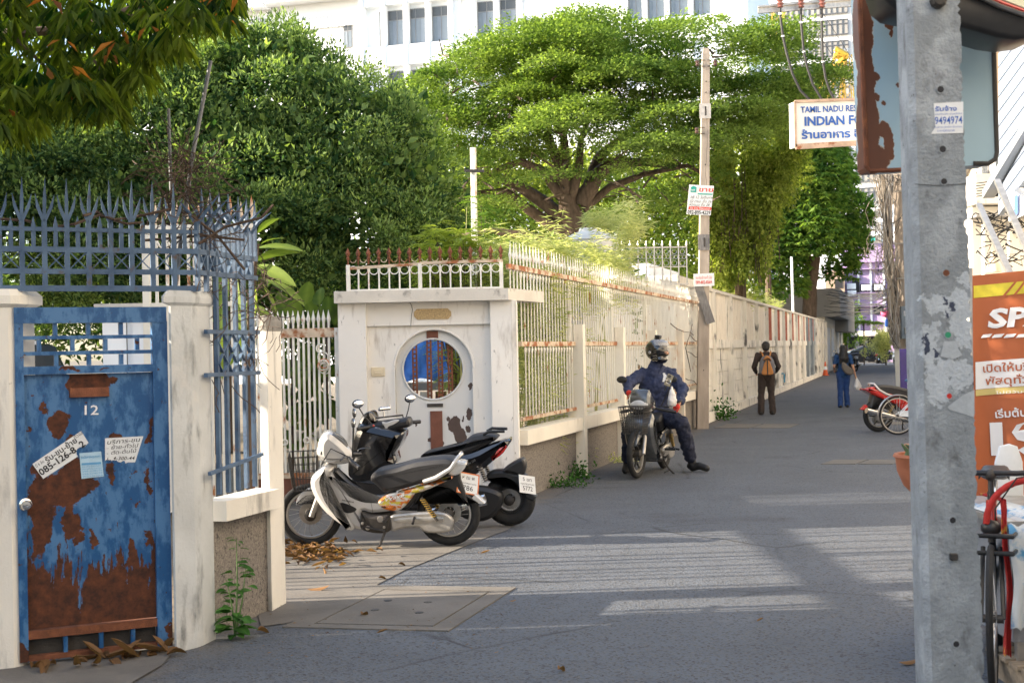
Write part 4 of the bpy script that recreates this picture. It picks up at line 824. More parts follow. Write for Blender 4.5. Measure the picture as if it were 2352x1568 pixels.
# ================================================================ FOLIAGE
def nrm(a): return a/np.maximum(np.linalg.norm(a, axis=1, keepdims=True), 1e-9)
def leafmesh(P, D, N, L, W, tone, fold=.18, name='foliage'):
    """folded kite-shaped leaves: 4 points, 2 faces each"""
    D = nrm(D); S_ = nrm(np.cross(D, N)); Nn = nrm(np.cross(S_, D)); L = L[:, None]; W = W[:, None]; n = len(P)
    v = np.empty((n, 4, 3)); v[:, 0] = P; v[:, 1] = P+D*L*.45+S_*W*.5+Nn*W*fold; v[:, 2] = P+D*L-Nn*L*.12; v[:, 3] = P+D*L*.45-S_*W*.5+Nn*W*fold
    me = bpy.data.meshes.new(name); me.vertices.add(n*4); me.vertices.foreach_set('co', v.ravel()); me.loops.add(n*6); me.polygons.add(n*2)
    b = (np.arange(n)*4)[:, None]; idx = (b+np.array([[0, 1, 2, 0, 2, 3]])).ravel(); me.loops.foreach_set('vertex_index', idx.astype(np.int32))
    me.polygons.foreach_set('loop_start', (np.arange(n*2)*3).astype(np.int32)); me.update(calc_edges=True)
    at = me.attributes.new('tone', 'FLOAT', 'POINT'); at.data.foreach_set('value', np.repeat(np.clip(tone, 0, 1), 4).astype(np.float32)); return me
def rnd(n): return nrm(RNG.normal(size=(n, 3)))
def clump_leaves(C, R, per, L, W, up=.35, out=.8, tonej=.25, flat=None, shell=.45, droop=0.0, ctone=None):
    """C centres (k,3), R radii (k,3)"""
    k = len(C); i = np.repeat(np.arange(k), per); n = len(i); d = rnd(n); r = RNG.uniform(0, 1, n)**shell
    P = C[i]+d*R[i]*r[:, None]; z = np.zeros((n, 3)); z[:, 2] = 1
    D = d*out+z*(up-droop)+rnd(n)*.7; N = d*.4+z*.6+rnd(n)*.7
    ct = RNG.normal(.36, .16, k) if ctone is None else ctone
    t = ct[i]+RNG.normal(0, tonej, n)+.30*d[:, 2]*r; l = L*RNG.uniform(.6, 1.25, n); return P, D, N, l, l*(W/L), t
def ellipsoid_clumps(E, k, rmin, rmax, inner=.85, topbias=0):
    """scatter clump centres over the surface of a union of big ellipsoids"""
    C = []; vol = np.array([e[3]**2 for e in E]); vol = vol/vol.sum()
    E4 = np.array([(e[0], e[1], e[2], e[3]) for e in E])
    tries = 0
    while len(C) < k and tries < k*30:
        tries += 1; j = RNG.choice(len(E), p=vol); d = RNG.normal(size=3); d /= np.linalg.norm(d)
        if d[2] < -.6 or (d[1] > .5 and RNG.random() < .7): continue
        p = E4[j, :3]+d*E4[j, 3]*RNG.uniform(.9, 1.06); dist = np.linalg.norm((p-E4[:, :3]), axis=1)/E4[:, 3]; dist[j] = 9
        if dist.min() < inner: continue
        C.append(p)
    C = np.array(C); R = RNG.uniform(rmin, rmax, len(C))[:, None]*np.array([[1, 1, .8]]); return C, R
def E_(x, y, Y, r): p = A(x, y, Y); return (p.x, p.y, p.z, r)
def trunkpart(b, pts, r0, r1, n=9):
    m = len(pts); q = []; 
    for i in range((m-1)*3+1):
        k = min(i//3, m-2); t_ = (i-k*3)/3; q.append(Vector(pts[k]).lerp(Vector(pts[k+1]), t_)+Vector((random.uniform(-1, 1), random.uniform(-1, 1), 0))*r0*.10)
    b.tube(q, [r0+(r1-r0)*i/(len(q)-1) for i in range(len(q))], n)
def tree(name, label, cat='tree', base=(0, 0, 0), **k): return thing(name, label, cat, base, **k)
def cat4(*a): return [np.concatenate([x[i] for x in a]) for i in range(6)]
# ---- big dense tree, left of centre
YL = 22.
t = tree('dense_tree', 'large dark-green tree with a dense rounded crown on the left behind the walls', base=(A(480, 700, YL).x, YL, 0))
E = [E_(-140, 430, 22, 2.2), E_(120, 470, 21.5, 1.9), E_(350, 400, 22, 2.05), E_(585, 335, 22.3, 1.95), E_(790, 395, 22, 1.55), E_(560, 540, 21, 1.7), E_(820, 540, 21.5, 1.35), E_(300, 590, 21.2, 1.6), E_(905, 470, 22, .95), E_(960, 560, 22.3, .6)]
C, R = ellipsoid_clumps(E, 640, .22, .50); k = len(C)
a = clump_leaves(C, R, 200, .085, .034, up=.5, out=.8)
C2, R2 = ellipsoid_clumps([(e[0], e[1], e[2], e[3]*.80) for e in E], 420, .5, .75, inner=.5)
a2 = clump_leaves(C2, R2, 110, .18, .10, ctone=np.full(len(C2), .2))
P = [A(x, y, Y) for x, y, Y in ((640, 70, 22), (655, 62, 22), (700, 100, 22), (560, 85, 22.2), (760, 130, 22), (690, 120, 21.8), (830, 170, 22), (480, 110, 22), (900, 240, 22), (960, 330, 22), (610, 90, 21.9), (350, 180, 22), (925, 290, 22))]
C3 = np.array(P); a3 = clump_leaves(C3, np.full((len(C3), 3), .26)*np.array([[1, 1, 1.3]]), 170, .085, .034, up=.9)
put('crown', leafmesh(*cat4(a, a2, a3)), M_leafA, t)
b = MB(); trunkpart(b, [A(500, 800, 22.5)*1, A(505, 640, 22.5), A(520, 450, 22.5), A(560, 250, 22.5)], .28, .10); 
for e in ((350, 400), (700, 380), (250, 560), (800, 500), (620, 300)): trunkpart(b, [A(505, 640, 22.5), A((505+e[0])/2, (560+e[1])/2, 22.3), A(e[0], e[1], 22.2)], .13, .04, 7)
q = A(500, 800, 22.5); b.tube([(q.x, q.y, 0), q], [.34, .28], 10); b.build('trunk', M_bark, t, smooth=50)
# ---- spreading rain tree, centre
YR = 33.
t = tree('spreading_tree', 'wide spreading tree with layered light-green foliage and thick dark limbs in the centre', base=(A(1320, 700, YR).x, YR, 0))
b = MB()
def AR(x, y, dy=0): return A(x, y, YR+dy)
base = AR(1325, 600); trunkpart(b, [(base.x, base.y, -.1), base, AR(1318, 520), AR(1305, 455), AR(1300, 400)], .46, .16, 12)
for pts, r0, r1 in (([(1318, 520), (1255, 470), (1190, 425), (1120, 400), (1060, 440)], .30, .09), ([(1315, 545), (1240, 500), (1160, 440), (1090, 445), (1020, 490)], .24, .06), ([(1300, 460), (1250, 395), (1195, 370), (1130, 395)], .24, .07), ([(1305, 455), (1290, 390), (1262, 330), (1258, 300)], .24, .12), ([(1305, 455), (1300, 380), (1295, 310), (1310, 220)], .22, .08), ([(1310, 470), (1330, 380), (1335, 320), (1370, 230)], .2, .05), ([(1335, 470), (1365, 410), (1400, 375), (1480, 372), (1560, 385)], .34, .08), ([(1350, 440), (1375, 365), (1400, 340), (1450, 300), (1560, 225)], .26, .06),
    ([(1340, 480), (1400, 430), (1480, 400), (1580, 380), (1650, 420)], .16, .04), ([(1320, 590), (1230, 545), (1130, 530), (1040, 545)], .2, .06), ([(1262, 330), (1200, 265), (1130, 245), (1060, 270)], .12, .05), ([(1195, 265), (1192, 300)], .08, .05), ([(1400, 340), (1520, 330), (1640, 345)], .12, .04), ([(1310, 220), (1400, 130), (1500, 90)], .1, .03), ([(1560, 225), (1700, 200), (1830, 200)], .08, .03), ([(1310, 220), (1250, 130), (1180, 110)], .09, .03), ([(1295, 310), (1200, 180), (1060, 190)], .09, .03)):
    trunkpart(b, [AR(x, y, random.uniform(-.8, .6)*(i > 0)) for i, (x, y) in enumerate(pts)], r0*.72, r1*.8, 8)
rd = random.Random(4)
for i in range(160):
    x, y = rd.uniform(980, 1640), rd.uniform(120, 480); b.tube([AR(x, y, rd.uniform(-3, 2)), AR(x+rd.uniform(-60, 60), y-rd.uniform(5, 40), rd.uniform(-3, 2))], [.03, .012], 4)
b.build('trunk', M_bark, t, smooth=50)
poly = [(935, 190), (1000, 165), (1040, 145), (1110, 100), (1190, 55), (1230, 60), (1330, 20), (1430, 8), (1530, 28), (1560, 50), (1640, 90), (1700, 75), (1790, 60), (1830, 80), (1870, 90), (1900, 160), (1950, 165), (1870, 200), (1830, 255), (1760, 300), (1700, 330), (1640, 300), (1560, 330), (1500, 310), (1400, 310), (1340, 260), (1240, 340), (1150, 350), (1060, 390), (1000, 420), (960, 330), (950, 250)]
def inpoly(x, y, P):
    c = False; j = len(P)-1
    for i in range(len(P)):
        if (P[i][1] > y) != (P[j][1] > y) and x < (P[j][0]-P[i][0])*(y-P[i][1])/(P[j][1]-P[i][1])+P[i][0]: c = not c
        j = i
    return c
def sample_poly(poly, k, seed):
    rd = random.Random(seed); xs = [p[0] for p in poly]; ys = [p[1] for p in poly]; o = []
    while len(o) < k:
        x, y = rd.uniform(min(xs), max(xs)), rd.uniform(min(ys), max(ys))
        if inpoly(x, y, poly): o.append((x, y))
    return o
def discs(pts, Yf, rx, rz, per, L, W, tilt=.25, tn=.5):
    C = []; out = []
    for x, y in pts:
        c = np.array(A(x, y, Yf(x, y))); r = RNG.uniform(*rx); th = RNG.uniform(*rz); n = int(per*r*r); a = RNG.uniform(0, 2*math.pi, n); q = RNG.uniform(0, 1, n)**.55*r
        lump = .12*np.sin(a*3+RNG.uniform(0, 6))*r; X = np.cos(a)*q; Y_ = np.sin(a)*q; Z = RNG.normal(0, th*.45, n)-q*q/r*.22+lump*(q/r)*.5; sx, sy = RNG.normal(0, tilt*.35, 2); Z = Z+X*sx+Y_*sy
        P = c+np.stack([X, Y_, Z], 1); d = np.stack([np.cos(a), np.sin(a), np.full(n, .35)], 1); D = d+rnd(n)*.8; N = np.stack([0*a, 0*a, 0*a+1], 1)+rnd(n)*.55; l = L*RNG.uniform(.6, 1.3, n)
        out.append((P, D, N, l, l*W/L, RNG.normal(tn, .17)+RNG.normal(0, .2, n)))
    return cat4(*out)
top = sample_poly(poly, 185, 5)
a = discs(top, lambda x, y: 33-2.5*(1-abs(x-1400)/500)+random.uniform(-1.8, 2.4), (.55, 1.2), (.12, .26), 1150, .085, .055)
a1 = discs([(1880, 165), (1905, 172), (1925, 166), (1850, 170), (1800, 120), (1250, 55), (1215, 50), (1195, 62), (1110, 100), (1700, 90), (1760, 70), (1640, 45), (1820, 60), (1000, 165), (960, 185)], lambda x, y: 31, (.28, .5), (.1, .2), 2400, .085, .055)
low = sample_poly([(940, 380), (1060, 380), (1200, 400), (1280, 560), (1000, 600), (940, 560)], 32, 8)+sample_poly([(1380, 400), (1600, 300), (1680, 420), (1640, 640), (1420, 620)], 34, 9)
low2 = sample_poly([(960, 290), (1240, 330), (1260, 420), (1180, 470), (1010, 470), (940, 400)], 26, 14)+sample_poly([(1340, 300), (1640, 310), (1660, 470), (1560, 480), (1400, 440)], 30, 15)+[(1262, 392), (1300, 380), (1240, 405), (1340, 395), (1205, 350), (1275, 350), (1350, 340), (1300, 320)]
a3 = discs(low2, lambda x, y: 31.5+random.uniform(-1, 1.6), (.3, .75), (.09, .16), 900, .085, .055)
a2 = discs(low, lambda x, y: 34.5+random.uniform(0, 3), (.5, 1.0), (.2, .4), 560, .09, .06, tn=.45)
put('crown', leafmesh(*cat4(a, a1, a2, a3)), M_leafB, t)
# ---- hanging creeper mass
t = tree('creeper_clad_tree', 'yellow-green tree draped in hanging creeper just behind the brown utility pole', base=(A(1735, 800, 36.5).x, 36.5, 0))
pts = sample_poly([(1660, 330), (1790, 300), (1850, 330), (1830, 400), (1790, 480), (1750, 600), (1700, 650), (1640, 640), (1600, 560), (1620, 420)], 150, 11)
C = np.array([A(x, y, 35.5+random.uniform(-1., 1.)) for x, y in pts]); R = np.tile([[.24, .24, .56]], (len(C), 1))*RNG.uniform(.7, 1.3, (len(C), 1))
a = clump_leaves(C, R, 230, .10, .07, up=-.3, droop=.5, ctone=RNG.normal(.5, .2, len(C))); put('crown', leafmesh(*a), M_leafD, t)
b = MB(); q = A(1700, 700, 37); trunkpart(b, [(q.x, q.y, 0), A(1700, 600, 37), A(1720, 450, 37), A(1740, 340, 37)], .2, .06)
for i in range(50): x = random.uniform(1620, 1800); y = random.uniform(330, 520); b.tube([A(x, y, 35.4), A(x+random.uniform(-6, 6), y+90, 34.8), A(x+random.uniform(-8, 8), y+150, 34.6)], .012, 4)
b.build('trunk', M_bark, t)
# ---- light green tree and mango tree beyond
def rosettes(C, per, L, W, droop=.6, seedtone=None, stem=None, upf=.1):
    k = len(C); i = np.repeat(np.arange(k), per); n = len(i); a = RNG.uniform(0, 2*math.pi, n); el = RNG.uniform(-.2, 1.0, n)
    d = np.stack([np.cos(a)*np.cos(el), np.sin(a)*np.cos(el), np.sin(el)*.6-droop+upf], 1)+rnd(n)*.15; P = C[i]+nrm(d)*.02
    N = np.stack([-np.cos(a)*.2, -np.sin(a)*.2, 0*a+1], 1)+rnd(n)*.45; ct = RNG.normal(.42, .2, k) if seedtone is None else seedtone
    l = L*RNG.uniform(.65, 1.2, n); return P, D_(d), N, l, l*W/L, ct[i]+RNG.normal(0, .15, n)
def D_(d): return d
t = tree('mango_tree', 'bushy bright-green mango tree with drooping leaves and a dark trunk beyond the street wall', base=(A(1858, 740, 70).x, 70, 0))
Em = [E_(1835, 430, 69.6, 2.71), E_(1765, 560, 68.8, 2.24), E_(1905, 560, 69.6, 1.78), E_(1730, 640, 68.1, 1.40), E_(1850, 540, 68.1, 1.86), E_(1800, 650, 68.4, 1.17), E_(1950, 490, 69.6, 1.17), E_(1935, 620, 70.5, 0.85), E_(1960, 560, 69.6, 0.92), E_(1885, 400, 71.1, 1.86)]
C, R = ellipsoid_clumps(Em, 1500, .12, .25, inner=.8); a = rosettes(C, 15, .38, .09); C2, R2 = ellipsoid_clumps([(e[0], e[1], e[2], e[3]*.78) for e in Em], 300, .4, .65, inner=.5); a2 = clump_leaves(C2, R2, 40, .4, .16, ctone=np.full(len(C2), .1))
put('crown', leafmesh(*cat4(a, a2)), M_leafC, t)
b = MB(); q = A(1858, 760, 70); trunkpart(b, [(q.x, q.y, 0), A(1858, 740, 70), A(1860, 660, 70), A(1868, 590, 70)], .40, .36, 12); trunkpart(b, [A(1868, 610, 70), A(1900, 520, 70), A(1930, 480, 70)], .2, .06); trunkpart(b, [A(1862, 620, 70), A(1820, 520, 70), A(1790, 450, 70)], .2, .06); b.build('trunk', M_bark, t, smooth=50)
t = tree('pale_tree', 'pale yellow-green tree between the creeper-clad tree and the mango tree', base=(A(1770, 740, 46).x, 46, 0))
Em = [E_(1750, 330, 46, 1.20), E_(1790, 390, 46, 1.08), E_(1720, 420, 46, 1.20), E_(1805, 310, 46, 0.72)]
C, R = ellipsoid_clumps(Em, 420, .1, .2, inner=.8); a = rosettes(C, 22, .2, .05, seedtone=RNG.normal(.7, .2, len(C))); put('crown', leafmesh(*a), M_leafD, t)
b = MB(); q = A(1765, 700, 46.5); trunkpart(b, [(q.x, q.y, 0), A(1765, 600, 46.5), A(1760, 350, 46.5)], .15, .05); b.build('trunk', M_bark, t)
# ---- dark undergrowth beneath the trees
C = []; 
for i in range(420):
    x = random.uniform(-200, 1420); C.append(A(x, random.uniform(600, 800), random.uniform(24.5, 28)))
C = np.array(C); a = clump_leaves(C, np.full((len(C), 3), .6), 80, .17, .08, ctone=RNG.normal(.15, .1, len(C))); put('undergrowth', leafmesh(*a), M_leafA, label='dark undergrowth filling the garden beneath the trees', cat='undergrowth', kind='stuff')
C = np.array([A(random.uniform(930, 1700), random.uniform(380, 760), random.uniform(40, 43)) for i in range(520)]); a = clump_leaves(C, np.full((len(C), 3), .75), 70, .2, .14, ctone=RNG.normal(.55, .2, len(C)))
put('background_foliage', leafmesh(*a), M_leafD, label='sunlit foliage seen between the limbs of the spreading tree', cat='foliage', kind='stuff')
# ---- bamboo behind the fence
t = thing('bamboo_clump', 'bright yellow-green bamboo spilling over the top of the cream fence', 'bamboo', S(17.5, -5.4))
C = []; ct = []
for x0, x1, y0, y1, n, Ya, Yb, vs_ in ((1185, 1330, 595, 710, 330, 15.6, 18.0, .65), (1290, 1440, 590, 690, 150, 19, 21.5, .6), (1190, 1440, 700, 960, 330, 15.3, 18.5, .55), (1270, 1300, 560, 620, 24, 17.5, 18.5, .6), (1420, 1590, 475, 560, 120, 21, 22.5, .75), (1330, 1600, 600, 700, 130, 19, 22, .7), (1130, 1300, 560, 680, 110, 15.5, 18, .5), (1350, 1440, 490, 530, 26, 22, 23, .7), (1395, 1440, 560, 660, 30, 20, 22, .7)):
    for i in range(n): C.append(A(random.uniform(x0, x1), random.gauss((y0+y1)/2, (y1-y0)/3.2), random.uniform(Ya, Yb))); ct.append(random.gauss(vs_, .2))
C = np.array(C); v_ = C[:, 0]*CU-C[:, 1]*SU; ok = v_ < -4.15; C = C[ok]; ct = np.array(ct)[ok]
a = rosettes(C, 30, .17, .016, droop=.35, seedtone=ct, upf=.15); a = list(a); a[0] = a[0]+rnd(len(a[0]))*.10; put('foliage', leafmesh(*a), M_leafbamboo, t)
b = MB()
for i in range(46):
    u = random.uniform(14.5, 21.5); v_ = random.uniform(-6.2, -4.5); h = random.uniform(2.2, 3.7); lean = Vector((random.uniform(-.5, .5), random.uniform(-.5, .3), 0)); p = S(u, v_); b.tube([p, p+Vector((0, 0, h*.5))+lean*.3, p+Vector((0, 0, h))+lean], [.014, .011, .003], 5)
b.build('stem', mat('bamboo_stem', (.36, .36, .14), .6, var=.2), t)
t = thing('bamboo_shoots', 'small tuft of bamboo growing over the top of the far street wall', 'bamboo', S(46, -4.4))
C = np.array([S(random.uniform(36, 50), -4.25-random.random()*.4, 2.75+random.gauss(.12, .22)) for i in range(110)]); a = rosettes(C, 24, .2, .022, droop=.35, upf=.3); a = list(a); a[0] = a[0]+rnd(len(a[0]))*.12; put('foliage', leafmesh(*a), M_leafbamboo, t)
b = MB()
for i in range(12): p = S(36+i*1.1, -4.4, 1.5); b.tube([p, p+Vector((0, 0, 1.5))], [.012, .004], 5)
b.build('stem', MT['bamboo_stem'], t)
# ---- feathery shrub behind the canopy railing
def frond(b_, p, d, L, n, ll, lw, lst, up=Vector((0, 0, 1)), tone=.6):
    d = d.normalized(); s = d.cross(up).normalized()
    for i in range(n):
        f = (i+1)/n; q = p+d*L*f+Vector((0, 0, -1))*L*.35*f*f
        for sg in (-1, 1): lst.append((q, (s*sg+d*.35).normalized(), up+d*.3, ll*(1-.5*abs(f-.4)), lw, tone+random.gauss(0, .12)))
def frondmesh(lst): return leafmesh(np.array([tuple(l[0]) for l in lst]), np.array([tuple(l[1]) for l in lst]), np.array([tuple(l[2]) for l in lst]), np.array([l[3] for l in lst]), np.array([l[4] for l in lst]), np.array([l[5] for l in lst]))
def feathery(name, lab, pts, m, Y, L=.30, nf=9, ll=.035, lw=.012, stemm=None, tone=.6):
    t = thing(name, lab, 'shrub', (A(pts[0][0], 700, Y).x, Y, 0)); lst = []; b = MB()
    for x, y in pts:
        p = A(x, y, Y+random.uniform(-.4, .4)); g = Vector((A(pts[0][0], 700, Y).x, Y, .2)); b.tube([g, g.lerp(p, .6)+Vector((0, 0, .1)), p], [.012, .008, .003], 5)
        for k in range(nf):
            a = random.uniform(0, 2*math.pi); frond(None, p+Vector((0, 0, random.uniform(-.15, .15))), Vector((math.cos(a), math.sin(a)*.7, random.uniform(-.3, .7))), L*random.uniform(.7, 1.2), 13, ll, lw, lst, tone=tone)
    put('foliage', frondmesh(lst), m, t); b.build('stem', M_bark, t)
feathery('feathery_shrub', 'light-green feathery shrub rising behind the canopy railing', [(1000+random.uniform(-30, 110), random.uniform(530, 670)) for i in range(46)], M_leafD, 16.2, L=.3, nf=8, ll=.06, lw=.018, tone=.75)
feathery('feathery_shrub', 'dark-green feathery branch hanging in front of the white square post', [(1105, 470), (1115, 500), (1100, 520), (1120, 530), (1095, 540)], M_leafC, 16.8, L=.3, nf=8, ll=.06, lw=.02, tone=.3)
feathery('feathery_shrub', 'feathery shrub seen through the round door window', [(1040+random.uniform(-20, 15), random.uniform(780, 880)) for i in range(9)], M_leafD, 16.0, L=.3, nf=6, ll=.06, lw=.018, tone=.8)
# ---- broad blades (each leaf its own part)
def blade(L, W, n=8, droop=.5, cup=.12, shape='lance', tipk=1.0):
    vs, fs = [], []
    for i in range(n+1):
        f = i/n; w_ = W*.5*((math.sin(math.pi*min(1, f*.94+.03))**.8) if shape == 'lance' else (math.sin(math.pi*(f**.75)*.97+.02)**.7 if shape == 'broad' else 1))
        if f > .97: w_ = .001
        z = -droop*L*f*f; x = L*f*(1-.15*droop*f)
        for j in (-1, -.5, 0, .5, 1): vs.append((x, j*w_, z+abs(j)*w_*cup*2+(.04*w_*math.sin(f*22) if abs(j) == 1 else 0)))
    for i in range(n):
        for j in range(4): a_ = i*5+j; fs.append((a_, a_+1, a_+6, a_+5))
    me = bpy.data.meshes.new('blade'); me.from_pydata(vs, [], fs); me.polygons.foreach_set('use_smooth', [True]*len(fs)); at = me.attributes.new('tone', 'FLOAT', 'POINT'); return me
def settone(me, t0, j=.0):
    n = len(me.vertices); a_ = np.full(n, t0, dtype=np.float32); a_[2::5] = min(1, t0+.35); a_ += RNG.normal(0, .04, n).astype(np.float32); me.attributes['tone'].data.foreach_set('value', np.clip(a_, 0, 1)); return me
def aim(p, d, roll=0): d = Vector(d).normalized(); q = d.to_track_quat('X', 'Z'); return Matrix.Translation(p) @ q.to_matrix().to_4x4() @ Matrix.Rotation(roll, 4, 'X')
YD = 10.
t = thing('cordyline_plant', 'plant with long drooping yellow-green strap leaves between the blue railing and the fig plant', 'plant', (A(600, 900, YD).x, YD, 0))
blades = [(592, 535, 640, 498, .06), (590, 570, 680, 575, .07), (585, 600, 690, 578, .09), (585, 607, 640, 640, .05), (590, 610, 655, 655, .09), (595, 640, 690, 690, .09), (600, 650, 640, 720, .06), (575, 630, 600, 720, .07), (520, 600, 500, 760, .09), (545, 640, 540, 790, .07), (600, 560, 650, 545, .05), (585, 700, 620, 745, .06), (510, 700, 520, 850, .08), (570, 690, 555, 830, .07)]
for i, (x0, y0, x1, y1, wd_) in enumerate(blades):
    p, q = A(x0, y0, YD+.1*(i % 3)), A(x1, y1, YD-.2+.1*(i % 4)); me = settone(blade((q-p).length*1.1, wd_*1.2, droop=.25), .45+.5*random.random()); d = q-p+Vector((0, 0, .2*(q-p).length)); put('leaf', me, M_leafbroad, t, M=aim(p, d, random.uniform(-.9, .9)))
b = MB(); g = A(560, 900, YD); b.tube([(g.x, g.y, 0), A(575, 700, YD), A(592, 560, YD)], [.03, .025, .015], 7); b.build('stem', M_bark, t)
YF = 14.9
t = thing('fiddle_leaf_fig', 'fig plant with big rounded green leaves behind the cream sliding gate', 'plant', (A(700, 1000, YF).x, YF, 0))
rd = random.Random(12)
figs = [(655, 720, -10, -60), (675, 735, 5, -62), (690, 745, -25, -40), (712, 748, 15, -45), (735, 700, -8, -55), (755, 735, 8, -70), (768, 745, 20, -40), (740, 755, 0, -60), (665, 760, -25, -25), (700, 700, 6, -35), (722, 735, -12, -48), (650, 745, -20, -50)]
for i in range(60): figs.append((rd.uniform(640, 775), rd.uniform(790, 1050), rd.uniform(-30, 30), rd.uniform(-60, 10)))
for i, (x, y, dx, dy) in enumerate(figs):
    p = A(x, y, YF+rd.uniform(-.3, .3)); d = Vector((dx/200., rd.uniform(-.15, .15), -dy/200.)); me = settone(blade(.30*rd.uniform(.8, 1.1), .20, droop=.2, cup=.10, shape='broad'), rd.uniform(.1, .7)); put('leaf', me, M_leafbroad, t, M=aim(p, d, rd.uniform(-1, 1)))
b = MB()
for x in (670, 710, 750): g = A(x, 1000, YF); b.tube([(g.x, g.y, 0), A(x, 740, YF)], [.02, .012], 6)
b.build('stem', M_bark, t)
# weed at the foot of the low wall
wb = G(540, 1462); t = thing('weed', 'leafy green weed growing against the low wall right of the gate pillar', 'plant', wb)
b = MB(); tops = [A(543, 1235, wb.y-.03), A(520, 1330, wb.y-.02), A(565, 1300, wb.y+.02)]
for q in tops: b.tube([wb, wb.lerp(q, .5)+Vector((.01, 0, 0)), q], [.006, .005, .002], 5)
b.build('stem', mat('weed_stem', (.08, .16, .04), .6), t)
rd = random.Random(3); wl = [settone(blade(.1, .055, n=5, droop=.35, shape='broad'), t_) for t_ in (.2, .45, .7)]
for i in range(64):
    q = tops[0] if i < 34 else tops[1+i % 2]; f = rd.uniform(.03, 1); p = wb.lerp(q, f)+Vector((0, -.005, 0)); a_ = rd.uniform(0, 6.28); sc_ = (1.15-.75*f)*rd.uniform(.7, 1.2)+.12; d = Vector((math.cos(a_), math.sin(a_)*.8-.2, .25)); p2 = p+d.normalized()*rd.uniform(0, .05)*sc_
    put('leaf', wl[i % 3], M_leafweed, t, M=aim(p2, d, rd.uniform(-.5, .5)) @ Matrix.Scale(sc_, 4))
def weedpatch(name, lab, g, r, n, L, m, h=.12, kind=None):
    P = np.array([(g[0]+RNG.normal(0, r), g[1]+RNG.normal(0, r*.7), abs(RNG.normal(0, h))) for i in range(n)]); D = rnd(n)*.8+np.array([[0, 0, .5]]); o = put(name, leafmesh(P, D, rnd(n)+np.array([[0, 0, 1]]), np.full(n, L), np.full(n, L*.5), RNG.uniform(0, 1, n)), m, label=lab, cat='weeds', kind='stuff')
weedpatch('weeds', 'small green weeds at the foot of the fence right of the black scooter', G(1290, 1118), .16, 240, .05, M_leafweed, .07)
weedpatch('weeds', 'small green weeds at the foot of the fence left of the rider', G(1322, 1100), .12, 200, .06, M_leafweed, .10)
weedpatch('weeds', 'leafy weeds at the foot of the utility pole', S(V(1650, 965, -3.95)[0], -3.85), .16, 240, .09, M_leafweed, .2)
weedpatch('weeds', 'tuft of yellow grass by the rider foot along the fence', G(1425, 1062), .2, 160, .05, M_leafbamboo, .05)
# ---- mango branches overhead, top left
t = tree('overhanging_mango_tree', 'mango branches with long drooping leaves and some orange ones hanging into the top left corner', base=(-5.2, 7.6, 0))
poly = [(-90, -80), (575, -80), (545, 20), (520, 40), (470, 40), (430, 55), (405, 100), (345, 95), (325, 170), (285, 190), (255, 250), (215, 250), (170, 240), (120, 215), (80, 270), (20, 300), (-90, 310)]
pts = sample_poly(poly, 430, 21); Cn = np.array([A(x, y, random.uniform(6.3, 8.6)) for x, y in pts]); a = rosettes(Cn, 11, .16, .028, droop=1.0, upf=.0, seedtone=RNG.normal(.3, .2, len(Cn)))
edge = [(540, 15), (520, 40), (500, 50), (480, 50), (530, -10), (455, 50), (430, 60), (415, 95), (400, 110), (375, 105), (345, 110), (330, 150), (325, 180), (300, 190), (285, 205), (265, 250), (240, 240), (215, 255), (175, 245), (140, 240), (30, 300), (10, 290), (50, 300), (80, 285), (110, 230)]
Ce = np.array([A(x, y-22, random.uniform(6.6, 7.4)) for x, y in edge]); ae = rosettes(Ce, 15, .17, .026, droop=1.5, upf=0, seedtone=RNG.normal(.75, .15, len(Ce)))
put('foliage', leafmesh(*cat4(a, ae), fold=.25), M_leafnear, t)
Co = np.array([A(x, y, random.uniform(6.2, 7.)) for x, y in sample_poly(poly, 20, 22)]); M_leafdead = leafmat('orange_leaf', (.16, .06, .015), (.62, .27, .04), .4, tc=(1.3, 1, .5, 1)); a = rosettes(Co, 2, .12, .03, droop=.8, upf=0); put('dead_leaves', leafmesh(*a, fold=.3), M_leafdead, t)
b = MB(); trunkpart(b, [(-5.2, 7.6, 0), (-5.15, 7.6, 2.), (-4.6, 7.5, 3.0), A(-120, 90, 7.2)], .16, .07)
for pts_, r0, r1 in (([(-120, 90), (60, 75), (150, 68), (230, 45), (300, 20), (360, 0)], .032, .012), ([(150, 68), (190, 100), (230, 160), (260, 230)], .012, .005), ([(20, 75), (100, 150), (160, 230)], .014, .004), ([(230, 40), (330, 35), (430, 40), (500, 30)], .012, .004), ([(-120, 90), (-20, 170), (40, 260)], .02, .006), ([(115, 75), (118, 130)], .006, .004), ([(300, 20), (400, -20), (500, -40)], .012, .006)):
    trunkpart(b, [A(x, y, 7.1+random.uniform(-.1, .1)) for x, y in pts_], r0, r1, 7)
b.build('trunk', M_bark, t, smooth=50)
